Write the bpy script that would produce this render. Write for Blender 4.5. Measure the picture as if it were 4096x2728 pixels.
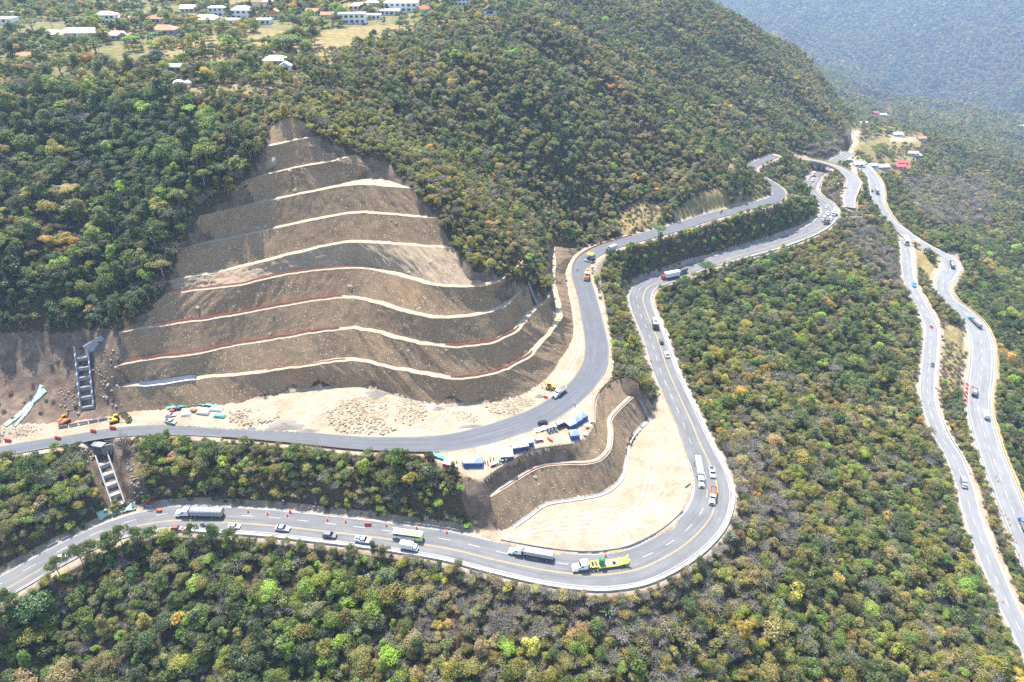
import bpy, bmesh, math, random
import numpy as np
from mathutils import Vector, Matrix

# ------------------------------------------------------------------ camera, sky, sun, exposure
scene = bpy.context.scene
for _o in list(bpy.data.objects):
    bpy.data.objects.remove(_o, do_unlink=True)
COL = scene.collection
R = math.radians
CAM_H, PITCH, LENS = 180.0, 33.0, 24.0
cam_data = bpy.data.cameras.new("camera")
cam = bpy.data.objects.new("camera", cam_data)
COL.objects.link(cam)
cam.location = (0, 0, CAM_H)
cam.rotation_euler = (R(90 - PITCH), 0, 0)
cam_data.lens = LENS
cam_data.sensor_width = 36.0
cam_data.clip_start = 1.0
cam_data.clip_end = 20000.0
scene.camera = cam

SUN_ELEV, SUN_AZ = 62.0, -24.0      # azimuth measured from +Y (into the picture) towards +X
world = bpy.data.worlds.new("World")
scene.world = world
world.use_nodes = True
wn = world.node_tree
sky = wn.nodes.new("ShaderNodeTexSky")
sky.sky_type = 'NISHITA'
sky.sun_disc = False
sky.sun_elevation = R(SUN_ELEV)
sky.sun_rotation = R(SUN_AZ)
sky.altitude = 1200
sky.dust_density = 2.0
bg = wn.nodes["Background"]
bg.inputs[1].default_value = 0.15
wn.links.new(sky.outputs[0], bg.inputs[0])

sun_data = bpy.data.lights.new("sun", 'SUN')
sun_data.energy = 4.4
sun_data.angle = R(0.53)
sun_data.color = (1.0, 0.95, 0.87)
sun = bpy.data.objects.new("sun", sun_data)
COL.objects.link(sun)
_sd = Vector((math.cos(R(SUN_ELEV)) * math.sin(R(SUN_AZ)), math.cos(R(SUN_ELEV)) * math.cos(R(SUN_AZ)), math.sin(R(SUN_ELEV))))
sun.rotation_euler = (-_sd).to_track_quat('-Z', 'Y').to_euler()
sun.location = (0, 200, 600)

vs = scene.view_settings
vs.view_transform = 'Standard'
vs.look = 'None'
vs.exposure = 1.6
vs.gamma = 1.0
vs.use_curve_mapping = False
scene.cycles.use_denoising = False
try:
    scene.cycles.denoiser = 'OPENIMAGEDENOISE'
except Exception:
    pass
scene.cycles.max_bounces = 6
scene.cycles.diffuse_bounces = 3
scene.cycles.glossy_bounces = 2
scene.cycles.transmission_bounces = 4
scene.cycles.transparent_max_bounces = 8
scene.cycles.volume_bounces = 0
scene.cycles.caustics_reflective = False
scene.cycles.caustics_refractive = False
scene.cycles.sample_clamp_indirect = 4.0

# ------------------------------------------------------------------ geometry of the view (photo pixels 4096 x 2728 -> rays)
FPX = LENS / 36.0 * 4096.0
CP, SP = math.cos(R(PITCH)), math.sin(R(PITCH))
def ray(px, py):
    u = (px - 2048.0) / FPX
    v = (1364.0 - py) / FPX
    return np.array((u, CP + v * SP, -SP + v * CP))
def at(px, py, z):
    """world point at height z seen at a photo pixel"""
    d = ray(px, py)
    t = (CAM_H - z) / -d[2]
    return np.array((d[0] * t, d[1] * t, z))
def project(P):
    P = np.atleast_2d(P)
    x, y, z = P[:, 0], P[:, 1], P[:, 2] - CAM_H
    dep = y * CP - z * SP
    up = y * SP + z * CP
    dep = np.maximum(dep, 1e-3)
    return 2048 + FPX * x / dep, 1364 - FPX * up / dep, dep

def resample(P, step=None, n=None):
    P = np.asarray(P, float)
    d = np.r_[0, np.cumsum(np.linalg.norm(np.diff(P, axis=0), axis=1))]
    if n is None:
        n = max(2, int(d[-1] / step) + 1)
    t = np.linspace(0, d[-1], n)
    return np.stack([np.interp(t, d, P[:, k]) for k in range(P.shape[1])], 1)
def smooth(P, step):
    """Catmull-Rom through the points, then even spacing"""
    P = np.asarray(P, float)
    Q = np.vstack([2 * P[0] - P[1], P, 2 * P[-1] - P[-2]])
    out = []
    for i in range(1, len(Q) - 2):
        p0, p1, p2, p3 = Q[i - 1], Q[i], Q[i + 1], Q[i + 2]
        for t in np.linspace(0, 1, 12, endpoint=False):
            out.append(.5 * ((2 * p1) + (-p0 + p2) * t + (2 * p0 - 5 * p1 + 4 * p2 - p3) * t * t + (-p0 + 3 * p1 - 3 * p2 + p3) * t ** 3))
    out.append(P[-1])
    return resample(np.array(out), step=step)
def pline(pts, z=None, step=2.0):
    """pixel polyline [(px,py[,z])] -> smooth world polyline"""
    return smooth([at(p[0], p[1], p[2] if z is None else z) for p in pts], step)
def normals2(P):
    T = np.gradient(P[:, :2], axis=0)
    T /= np.maximum(np.linalg.norm(T, axis=1, keepdims=True), 1e-6)
    return np.stack([-T[:, 1], T[:, 0]], 1)          # to the left of travel
def offset(P, d, dz=0.0):
    N = normals2(P)
    k = 4
    Ns = np.stack([np.convolve(np.pad(N[:, c], k, mode='edge'), np.ones(2 * k + 1) / (2 * k + 1), 'valid') for c in (0, 1)], 1)
    Ns /= np.maximum(np.linalg.norm(Ns, axis=1, keepdims=True), 1e-6)
    d = np.broadcast_to(d, (len(P),))
    Q = P.copy()
    Q[:, :2] += Ns * d[:, None]
    Q[:, 2] += dz
    return Q
def vnoise(x, y, seed=0):
    """value noise on arrays"""
    xi = np.floor(x).astype(np.int64); yi = np.floor(y).astype(np.int64)
    fx = x - xi; fy = y - yi
    fx = fx * fx * (3 - 2 * fx); fy = fy * fy * (3 - 2 * fy)
    def h(a, b):
        n = (a * 374761393 + b * 668265263 + seed * 974634777) & 0x7fffffff
        n = ((n ^ (n >> 13)) * 1274126177) & 0x7fffffff
        n = n ^ (n >> 16)
        return (n & 0xffff) / 65535.0
    return (h(xi, yi) * (1 - fx) + h(xi + 1, yi) * fx) * (1 - fy) + (h(xi, yi + 1) * (1 - fx) + h(xi + 1, yi + 1) * fx) * fy
def fbm(x, y, seed=0, oct=4):
    s, a, t = 0, 1.0, 0
    for k in range(oct):
        s = s + a * (vnoise(x * 2 ** k, y * 2 ** k, seed + k) - .5); t += a; a *= .5
    return s / t * 2
def inpoly(px, py, poly):
    poly = np.asarray(poly, float)
    r = np.zeros(np.shape(px), bool)
    j = len(poly) - 1
    for i in range(len(poly)):
        xi, yi = poly[i]; xj, yj = poly[j]
        if yi != yj:
            c = ((yi > py) != (yj > py)) & (px < (xj - xi) * (py - yi) / (yj - yi) + xi)
            r ^= c
        j = i
    return r
def near(X, Y, P, maxd=60.0):
    """distance to a polyline's samples and the index of the nearest one (inf outside maxd of its box)"""
    D = np.full(X.shape, 1e9); I = np.zeros(X.shape, int)
    lo = P[:, :2].min(0) - maxd; hi = P[:, :2].max(0) + maxd
    w = np.where((X > lo[0]) & (X < hi[0]) & (Y > lo[1]) & (Y < hi[1]))[0]
    for s in range(0, len(w), 4000):
        k = w[s:s + 4000]
        d2 = (X[k, None] - P[None, :, 0]) ** 2 + (Y[k, None] - P[None, :, 1]) ** 2
        i = d2.argmin(1)
        D[k] = np.sqrt(d2[np.arange(len(k)), i]); I[k] = i
    return D, I
def sstep(a, b, x):
    t = np.clip((x - a) / (b - a), 0, 1)
    return t * t * (3 - 2 * t)

# ------------------------------------------------------------------ materials
def new_mat(name):
    m = bpy.data.materials.new(name); m.use_nodes = True
    nt = m.node_tree
    return m, nt, nt.nodes["Principled BSDF"]
def nd(nt, t, **kw):
    n = nt.nodes.new(t)
    for k, v in kw.items():
        if k in n.inputs.keys() if isinstance(k, str) else False:
            n.inputs[k].default_value = v
        else:
            setattr(n, k, v)
    return n
def ramp(nt, fac, stops):
    n = nt.nodes.new("ShaderNodeValToRGB")
    e = n.color_ramp.elements
    while len(e) > 1: e.remove(e[-1])
    for i, (p, c) in enumerate(stops):
        el = e[0] if i == 0 else e.new(p)
        el.position = p; el.color = (*c, 1) if len(c) == 3 else c
    nt.links.new(fac, n.inputs[0])
    return n.outputs[0]
def mixc(nt, fac, a, b, mode='MIX'):
    n = nt.nodes.new("ShaderNodeMix"); n.data_type = 'RGBA'; n.blend_type = mode
    for s, v in ((0, fac), (6, a), (7, b)):
        if hasattr(v, 'links'): nt.links.new(v, n.inputs[s])
        else: n.inputs[s].default_value = (*v, 1) if isinstance(v, tuple) else v
    return n.outputs[2]
def mathn(nt, op, a, b=0.0):
    n = nt.nodes.new("ShaderNodeMath"); n.operation = op
    for s, v in ((0, a), (1, b)):
        if hasattr(v, 'links'): nt.links.new(v, n.inputs[s])
        else: n.inputs[s].default_value = v
    return n.outputs[0]
def noise(nt, scale, detail=4, rough=.6, vec=None, out=0):
    n = nt.nodes.new("ShaderNodeTexNoise")
    n.inputs["Scale"].default_value = scale; n.inputs["Detail"].default_value = detail; n.inputs["Roughness"].default_value = rough
    if vec is not None: nt.links.new(vec, n.inputs["Vector"])
    return n.outputs[out]
def wpos(nt):
    return nt.nodes.new("ShaderNodeNewGeometry").outputs["Position"]
def bump(nt, h, strength, dist, bsdf):
    b = nt.nodes.new("ShaderNodeBump"); b.inputs["Strength"].default_value = strength; b.inputs["Distance"].default_value = dist
    nt.links.new(h, b.inputs["Height"]); nt.links.new(b.outputs[0], bsdf.inputs["Normal"])
MATS = {}
def simple(name, col, rough=.6, metal=0.0, var=.12, scale=3.0, spec=.4):
    """plain surface with a little mottling"""
    if name in MATS: return MATS[name]
    m, nt, b = new_mat(name)
    tc = nt.nodes.new("ShaderNodeTexCoord").outputs["Object"]
    f = noise(nt, scale, 4, .65, tc)
    c = mixc(nt, f, tuple(max(0, x * (1 - 2 * var)) for x in col), tuple(min(1, x * (1 + var)) for x in col))
    nt.links.new(c, b.inputs["Base Color"])
    b.inputs["Roughness"].default_value = rough; b.inputs["Metallic"].default_value = metal
    b.inputs["Specular IOR Level"].default_value = spec
    MATS[name] = m
    return m

# ------------------------------------------------------------------ mesh + object helpers
def tag(o, label=None, cat=None, group=None, kind=None):
    if label: o["label"] = label
    if cat: o["category"] = cat
    if group: o["group"] = group
    if kind: o["kind"] = kind
    return o
def empty(name, loc=(0, 0, 0), rz=0.0):
    o = bpy.data.objects.new(name, None); COL.objects.link(o)
    o.location = loc; o.rotation_euler = (0, 0, rz); o.empty_display_size = .5
    return o
def mesh_obj(name, V, F, mat, parent=None, smooth_=False, mats=None, midx=None):
    me = bpy.data.meshes.new(name)
    me.from_pydata([tuple(map(float, v)) for v in V], [], [tuple(map(int, f)) for f in F])
    if mats:
        for m in mats: me.materials.append(m)
        if midx is not None: me.polygons.foreach_set("material_index", np.asarray(midx, np.int32))
    elif mat: me.materials.append(mat)
    if smooth_: me.polygons.foreach_set("use_smooth", [True] * len(me.polygons))
    me.update()
    o = bpy.data.objects.new(name, me); COL.objects.link(o)
    if parent: o.parent = parent
    return o
def link_mesh(name, me, parent=None):
    o = bpy.data.objects.new(name, me); COL.objects.link(o)
    if parent: o.parent = parent
    return o
def copy_tree(o, parent=None):
    c = o.copy(); COL.objects.link(c); c.parent = parent
    for ch in o.children: copy_tree(ch, c)
    return c
class MB:
    """collects shapes, builds one mesh object"""
    def __init__(self): self.v = []; self.f = []; self.sm = []
    def add(self, V, F, sm=False):
        n = len(self.v)
        self.v += [tuple(map(float, p)) for p in V]
        self.f += [tuple(i + n for i in f) for f in F]
        self.sm += [sm] * len(F)
        return self
    def box(self, c, s, rz=0, taper=1.0, ry=0):
        hx, hy, hz = s[0] / 2, s[1] / 2, s[2] / 2
        V = []
        for z, t in ((-hz, 1), (hz, taper)):
            for x, y in ((-hx, -hy), (hx, -hy), (hx, hy), (-hx, hy)): V.append(Vector((x * t, y * t, z)))
        M = Matrix.Rotation(rz, 3, 'Z') @ Matrix.Rotation(ry, 3, 'Y')
        V = [M @ p + Vector(c) for p in V]
        return self.add(V, [(3, 2, 1, 0), (4, 5, 6, 7), (0, 1, 5, 4), (1, 2, 6, 5), (2, 3, 7, 6), (3, 0, 4, 7)])
    def prism(self, prof, y0, y1, bev=0.0):
        """profile [(x,z)] extruded along y, optionally narrowed at both sides"""
        n = len(prof)
        if bev > 0:
            cx = sum(p[0] for p in prof) / n; cz = sum(p[1] for p in prof) / n
            ins = [(cx + (p[0] - cx) * (1 - bev), cz + (p[1] - cz) * (1 - bev)) for p in prof]
            b = abs(y1 - y0) * .05
            rings = [(ins, y0), (prof, y0 + b), (prof, y1 - b), (ins, y1)]
        else:
            rings = [(prof, y0), (prof, y1)]
        V = [(x, y, z) for pr, y in rings for x, z in pr]
        F = [tuple(range(n - 1, -1, -1)) if y0 > y1 else tuple(range(n)), tuple(range((len(rings) - 1) * n, len(rings) * n))[::-1]]
        for r in range(len(rings) - 1):
            for i in range(n):
                j = (i + 1) % n
                F.append((r * n + j, r * n + i, (r + 1) * n + i, (r + 1) * n + j))
        return self.add(V, F)
    def cyl(self, a, b, r0, r1=None, n=10, caps=True, sm=True):
        a = Vector(a); b = Vector(b); r1 = r0 if r1 is None else r1
        d = (b - a).normalized()
        p = d.orthogonal().normalized(); q = d.cross(p)
        V = [];
        for c, r in ((a, r0), (b, r1)):
            for i in range(n):
                t = 2 * math.pi * i / n
                V.append(c + (p * math.cos(t) + q * math.sin(t)) * r)
        F = [(i, (i + 1) % n, n + (i + 1) % n, n + i) for i in range(n)]
        self.add(V, F, sm)
        if caps:
            self.add(V, [tuple(range(n))[::-1], tuple(range(n, 2 * n))])
        return self
    def dome(self, c, r, n=10, m=5, half=True):
        V = []; F = []
        for j in range(m + 1):
            ph = (math.pi / 2 if half else math.pi) * j / m - (0 if half else math.pi / 2)
            for i in range(n):
                t = 2 * math.pi * i / n
                V.append((c[0] + r[0] * math.cos(ph) * math.cos(t), c[1] + r[1] * math.cos(ph) * math.sin(t), c[2] + r[2] * math.sin(ph)))
        for j in range(m):
            for i in range(n):
                F.append((j * n + i, j * n + (i + 1) % n, (j + 1) * n + (i + 1) % n, (j + 1) * n + i))
        return self.add(V, F, True)
    def build(self, name, mat, parent=None):
        me = bpy.data.meshes.new(name)
        me.from_pydata(self.v, [], self.f)
        me.materials.append(mat)
        me.polygons.foreach_set("use_smooth", self.sm)
        me.update()
        return link_mesh(name, me, parent)

# ------------------------------------------------------------------ traced features of the place
def road_pts(L):
    """[(px,py,z,halfwidth)] -> smooth world centre line with half widths in column 3"""
    return smooth([np.r_[at(p[0], p[1], p[2]), p[3]] for p in L], 2.0)
ROAD_L = road_pts([(-520, 2610, -5, 5.6), (-250, 2470, -4, 5.6), (0, 2352, -3, 5.6), (225, 2225, -2, 5.6), (400, 2140, -1.5, 5.6), (560, 2088, -1, 5.6), (720, 2066, -.6, 5.6),
    (900, 2074, -.3, 5.8), (1099, 2087, 0, 5.8), (1397, 2120, 0, 5.8), (1604, 2147, 0, 5.8), (1800, 2178, 0, 6.0), (1991, 2224, 0, 6.2), (2190, 2264, 0, 6.6),
    (2350, 2281, 0, 6.9), (2465, 2275, 0, 7.1), (2570, 2250, 0, 7.1), (2700, 2182, 0, 7.1), (2795, 2098, 0, 7.1), (2838, 2025, 0, 7.0), (2848, 1945, 0, 6.9),
    (2828, 1870, -.3, 6.7), (2779, 1765, -.7, 6.3), (2745, 1680, -1, 6.0), (2665, 1500, -2, 6.0), (2615, 1352, -2.7, 6.1), (2572, 1245, -3, 6.4), (2560, 1185, -3.2, 6.6),
    (2592, 1138, -3.4, 6.4), (2684, 1103, -3.8, 6.0), (2800, 1062, -4.2, 5.8), (2965, 1013, -5.2, 5.8), (3100, 975, -6.2, 5.8), (3230, 926, -7.6, 5.8), (3296, 884, -8.8, 5.8),
    (3318, 848, -9.8, 5.8), (3300, 812, -11, 5.6), (3262, 786, -11.8, 5.4), (3240, 755, -12.6, 5.4), (3258, 716, -13.4, 5.4), (3292, 680, -14, 5.4), (3335, 650, -14.6, 5.4), (3400, 610, -16, 5.2)])
ROAD_U = road_pts([(-520, 1925, 12.4, 3.2), (-250, 1862, 12.8, 3.2), (0, 1806, 13.3, 3.2), (150, 1779, 13.6, 3.0), (287, 1757, 13.8, 2.9), (478, 1727, 14.1, 2.9), (700, 1718, 14.4, 3.0), (922, 1726, 14.6, 3.2),
    (1180, 1748, 14.7, 3.3), (1430, 1771, 14.8, 3.5), (1600, 1776, 14.9, 3.9), (1740, 1774, 15, 4.4), (1868, 1757, 15, 4.9), (2021, 1715, 15, 5.2), (2184, 1650, 15, 5.3), (2312, 1557, 15, 5.3), (2374, 1470, 15, 5.2),
    (2386, 1412, 15, 5.2), (2383, 1351, 15, 5.1), (2361, 1244, 15.1, 4.9), (2343, 1168, 15.2, 4.7), (2321, 1092, 15.2, 4.7), (2334, 1043, 15.2, 4.7), (2384, 1005, 15, 4.7), (2480, 970, 14.4, 4.7),
    (2592, 940, 13.8, 4.6), (2716, 906, 13.2, 4.6), (2817, 872, 12.6, 4.4), (2912, 847, 12.3, 4.2), (2989, 826, 12, 4.2), (3070, 806, 12, 4.2), (3112, 786, 12, 4.2), (3112, 758, 12.3, 4.0), (3082, 734, 12.6, 3.8),
    (3040, 708, 13.2, 3.6), (3008, 684, 14, 3.6), (3012, 662, 14.4, 3.6), (3050, 643, 15, 3.6), (3100, 622, 15.5, 3.6)])
ROAD_R = road_pts([(3430, 640, -16.5, 4.8), (3462, 672, -18, 5.0), (3488, 704, -20, 5.2), (3503, 738, -22, 5.4), (3503, 770, -24, 5.6), (3511, 812, -26, 5.6), (3533, 853, -28, 5.6), (3565, 893, -30, 5.4), (3607, 924, -31.5, 5.2),
    (3650, 955, -33, 5.2), (3700, 985, -34.5, 5.2), (3751, 1012, -36, 5.6), (3790, 1036, -37, 6.0), (3803, 1064, -37.6, 6.2), (3790, 1098, -38.2, 6.0), (3771, 1133, -39, 5.6), (3775, 1168, -39.8, 5.4), (3802, 1205, -40.6, 5.6), (3853, 1246, -41.8, 6.0), (3897, 1291, -43, 6.4),
    (3921, 1347, -44, 6.6), (3928, 1408, -45, 6.6), (3925, 1485, -46, 6.6), (3916, 1561, -47, 6.4), (3916, 1638, -48, 6.2), (3934, 1714, -49, 6.2), (3958, 1796, -50, 6.2), (4004, 1918, -51.5, 6.2), (4050, 2037, -53, 6.2),
    (4098, 2155, -54.5, 6.2), (4200, 2390, -57, 6.2), (4330, 2680, -60, 6.2)])
ROAD_RL = road_pts([(3640, 952, -32.8, 3.4), (3618, 970, -33.2, 3.4), (3626, 1015, -34, 3.5), (3628, 1066, -35, 3.6), (3639, 1128, -36, 3.7), (3668, 1189, -37, 3.8), (3703, 1255, -38, 3.9), (3724, 1306, -39, 4.0),
    (3725, 1357, -39.8, 4.0), (3716, 1459, -41.2, 4.0), (3709, 1536, -42.2, 4.0), (3714, 1612, -43, 4.0), (3739, 1689, -43.8, 4.0), (3770, 1755, -44.6, 4.0), (3815, 1830, -45.4, 4.0), (3856, 1936, -46.4, 4.0), (3890, 2066, -47.4, 4.0),
    (3939, 2202, -48.4, 4.0), (3993, 2333, -49.3, 4.0), (4042, 2442, -50, 4.0), (4096, 2550, -50.6, 4.0), (4200, 2760, -52, 4.0)])
RAMP = road_pts([(3180, 634, -7, 3.6), (3240, 640, -7.2, 3.6), (3300, 652, -7.6, 3.8), (3355, 672, -8, 4.2), (3398, 700, -8.6, 4.8), (3415, 728, -9.4, 5.2), (3408, 760, -10.4, 4.6), (3398, 795, -11.4, 3.8), (3400, 830, -12.4, 3.4)])
DIRT = road_pts([(3402, 735, -10.5, 2.2), (3415, 690, -13, 2.4), (3412, 662, -18, 2.2), (3395, 630, -24, 2.2), (3402, 600, -30, 2.2), (3424, 566, -36, 2.2), (3410, 545, -40, 2.0), (3400, 535, -43, 2.0)])
ROADS = [ROAD_L, ROAD_U, ROAD_R, ROAD_RL, RAMP]

BENCH_PX = [
 [(500, 1646), (700, 1632), (915, 1616), (1068, 1586), (1259, 1549), (1355, 1547), (1430, 1545), (1489, 1549), (1565, 1572), (1660, 1600), (1753, 1616), (1850, 1620), (1944, 1614), (2059, 1587), (2136, 1551), (2197, 1499), (2240, 1440), (2276, 1380), (2294, 1330), (2288, 1250), (2276, 1187), (2264, 1120), (2263, 1072), (2290, 1025), (2330, 985)],
 [(455, 1549), (600, 1543), (791, 1518), (944, 1502), (1128, 1481), (1384, 1444), (1442, 1446), (1500, 1459), (1600, 1482), (1734, 1508), (1813, 1520), (1900, 1512), (1986, 1493), (2075, 1455), (2139, 1415), (2200, 1335), (2246, 1279), (2249, 1231), (2228, 1154), (2222, 1070), (2219, 985)],
 [(467, 1464), (600, 1439), (768, 1420), (944, 1386), (1136, 1353), (1384, 1317), (1442, 1321), (1500, 1331), (1641, 1369), (1787, 1390), (1928, 1382), (2062, 1334), (2139, 1246), (2194, 1193), (2202, 1154), (2187, 1085), (2192, 963)],
 [(478, 1330), (600, 1313), (677, 1301), (868, 1275), (1059, 1240), (1212, 1212), (1365, 1192), (1442, 1196), (1546, 1227), (1680, 1261), (1756, 1275), (1844, 1271), (1921, 1261), (2032, 1219), (2080, 1170), (2112, 1137)],
 [(654, 1181), (791, 1164), (944, 1145), (1136, 1102), (1327, 1078), (1423, 1073), (1500, 1083), (1603, 1108), (1718, 1139), (1817, 1149), (1928, 1145), (1997, 1126), (2026, 1100), (2078, 1066), (2097, 1043)],
 [(673, 1125), (898, 1085), (1097, 1037), (1308, 985), (1400, 971), (1515, 973), (1668, 986), (1817, 993)],
 [(715, 998), (906, 958), (1059, 925), (1251, 883), (1417, 853), (1500, 856), (1591, 862), (1756, 874)],
 [(795, 862), (944, 833), (1078, 803), (1251, 768), (1405, 741), (1500, 743), (1645, 755)],
 [(979, 722), (1040, 705), (1174, 673), (1327, 646), (1423, 619)],
 [(1067, 588), (1212, 556), (1304, 541)],
 [(1069, 520, 96.4), (1120, 482, 100), (1155, 470, 101), (1190, 477, 100.5), (1228, 497, 99), (1304, 539, 95.6)]]
BENCH_Z = [14.6, 24, 33, 42, 51, 60, 69, 78, 87, 96, 103.5]
BENCH_DROP = [0, 1.7, 3.5, 3, 3, 8.3, 8.2, 7.2, 7, 6, 0]     # the benches fall away to the left
def _bz(k, q):
    if len(q) == 3: return q
    w = 700 if k < 5 else 520
    return (q[0], q[1], BENCH_Z[k] - BENCH_DROP[k] * min(1, max(0, (1400 - q[0]) / w)))
BENCH = [pline([_bz(k, q) for q in p], None, 1.5) for k, p in enumerate(BENCH_PX)]
def ragged(P, a, seed):
    k = np.arange(len(P)) * 1.5
    return offset(P, a * (fbm(k / 6, k * 0 + seed, seed, 3) + .5 * fbm(k / 2, k * 0 + seed, seed + 9, 2)))
BENCH = [BENCH[0]] + [ragged(b, .7, 200 + i) for i, b in enumerate(BENCH[1:])]
C2_TOP = pline([(1935, 1917), (1990, 1877), (2080, 1822), (2135, 1796), (2232, 1782), (2310, 1768), (2364, 1728), (2386, 1673), (2386, 1611), (2408, 1565), (2450, 1528), (2500, 1512), (2555, 1530)], 15.0, 1.5)
C2_MID = pline([(1964, 1988), (2038, 1943), (2121, 1891), (2177, 1868), (2260, 1860), (2343, 1859), (2405, 1843), (2446, 1797), (2454, 1728), (2450, 1680), (2490, 1631), (2543, 1583), (2570, 1562)], 9.3, 1.5)
C2_BOT = pline([(2000, 2120), (2041, 2107), (2106, 2063), (2183, 2011), (2297, 1992), (2397, 1973), (2451, 1942), (2484, 1900), (2502, 1825), (2512, 1763), (2548, 1715), (2592, 1670), (2615, 1630)], 0.5, 1.5)

CTRL = [  # loose height points of the land (px, py, z)
 (-300, 2728, -24), (0, 2728, -24), (300, 2728, -22), (900, 2728, -21), (1500, 2728, -19), (2000, 2728, -15), (2358, 2728, -13), (2700, 2728, -16), (3000, 2728, -22), (3600, 2728, -38), (4096, 2728, -51.5),
 (300, 2450, -12), (900, 2400, -11), (1500, 2450, -11), (2358, 2480, -6), (2800, 2400, -8), (3100, 2200, -14), (3400, 2500, -32), (3700, 2400, -41),
 (-300, 2950, -30), (1500, 2950, -27), (3000, 2950, -32), (4300, 2950, -58),
 (3050, 1900, -9), (3200, 1700, -16), (3450, 1800, -31), (3000, 1500, -8), (3400, 1400, -27), (3550, 1600, -37), (3000, 1230, -9), (3300, 1100, -15), (3450, 1000, -21), (2800, 1300, -4), (3500, 1200, -29), (3600, 2000, -38), (3300, 2000, -23),
 (3400, 860, -14.5), (3440, 780, -16), (3350, 770, -12), (3450, 900, -20), (3550, 1000, -28), (3340, 700, -13), (3360, 810, -12.5),
 (100, 1280, 42), (-200, 1300, 41), (-200, 1600, 19), (0, 1640, 18), (150, 1640, 17), (330, 1620, 15.5), (350, 1400, 31), (420, 1340, 37), (200, 1420, 30), (0, 1480, 26), (550, 1640, 14.3), (450, 1600, 18),
 (100, 900, 66), (100, 700, 78), (100, 500, 92), (-300, 700, 80), (-300, 1000, 64), (400, 700, 76), (350, 900, 62), (450, 1100, 50), (550, 950, 61), (650, 780, 78), (800, 600, 91), (900, 500, 96), (600, 450, 98), (300, 400, 99),
 (0, 320, 103), (400, 320, 104), (800, 340, 105.5), (1155, 400, 103.5), (1100, 330, 107), (0, 200, 106), (400, 180, 107), (830, 150, 108), (1200, 180, 108), (1500, 60, 109), (1950, 40, 107.5), (0, 60, 108), (500, 40, 109), (1000, 30, 110), (-400, 200, 106), (-500, 500, 94),
 (1600, 120, 108), (1850, 90, 106), (2010, 90, 103), (1850, 200, 97), (1500, 250, 104), (1300, 290, 105.5), (1250, 400, 100.5), (1350, 520, 93), (1700, 500, 81), (1500, 600, 88), (1650, 700, 80), (2000, 700, 57), (1850, 600, 70), (1800, 800, 74), (1900, 900, 64), (2050, 930, 53.5), (2130, 950, 43), (2150, 1090, 42), (2160, 1040, 41),
 (2240, 930, 27), (2200, 850, 34), (2300, 900, 20), (2400, 900, 17.5), (2100, 780, 46), (2200, 600, 58), (2050, 450, 76), (2150, 330, 84),
 (2400, 500, 54), (2300, 200, 88), (2600, 100, 84), (2500, 750, 28), (2600, 650, 32), (2480, 860, 17), (2650, 800, 19), (2780, 800, 20), (2900, 700, 27), (2750, 720, 29), (2940, 660, 33), (2990, 770, 15),
 (2700, 400, 44), (2800, 600, 32), (3000, 500, 22), (3200, 550, 4), (3350, 580, -12), (2880, 560, 28), (3100, 590, 17), (3200, 700, -4), (3160, 790, 4), (3230, 810, -4), (2820, 960, 2), (3050, 890, 4), (3180, 860, -1), (3150, 660, 8),
 (3450, 620, -28), (3500, 600, -40), (3600, 655, -42), (3650, 560, -58), (3500, 480, -62), (3420, 520, -48), (3560, 700, -38), (3640, 800, -42), (3750, 900, -55), (3850, 1000, -56), (3620, 880, -36),
 (3900, 1150, -60), (4000, 1350, -64), (4096, 1500, -76), (4096, 1900, -72), (4200, 2200, -74), (4000, 900, -78), (4096, 1100, -84), (3900, 700, -88), (4100, 700, -100), (3700, 560, -90), (3780, 1200, -41), (3690, 1080, -38.5), (3830, 1400, -43.5), (3820, 1650, -46), (3880, 1900, -49.5), (3960, 2150, -51.5)]
CTRL_W = [  # further land, world metres
 (-700, 600, 112), (-700, 300, 90), (-600, 1200, 118), (-100, 1200, 112), (-100, 800, 112), (60, 900, 104), (60, 1300, 100), (-900, 2500, 150), (0, 2500, 120), (-1500, 1500, 140), (-400, 150, 40), (-400, 80, 0), (-300, 20, -30), (0, 40, -45), (250, 40, -75), (450, 150, -95),
 (700, 400, -110), (620, 700, -115), (196, 812, 88), (253, 786, 55), (260, 960, 50), (340, 900, 20), (373, 851, -5), (430, 884, -55), (420, 1000, -60), (520, 960, -110), (400, 1250, -60), (250, 1250, 40),
 (1577, 2436, -471), (1299, 2520, -438), (1097, 2842, -391), (988, 3080, -323), (805, 3458, -233), (588, 4116, -172), (1576, 3206, -330), (1738, 3639, -233), (2100, 3115, -170), (1881, 2688, -288), (1768, 2738, -387), (1959, 2254, -447), (2352, 2352, -290),
 (700, 1250, -170), (600, 1100, -130), (1820, 1260, -240), (2940, 2548, -128), (2744, 3919, 54), (1764, 4508, -2), (979, 5096, 54), (2352, 5460, 278), (3919, 3919, 250), (3360, 1400, 90), (1500, 500, -180), (2600, 500, 0), (0, 6440, 348), (2940, 7000, 460), (5600, 5600, 460), (-3500, 6300, 348)]

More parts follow.
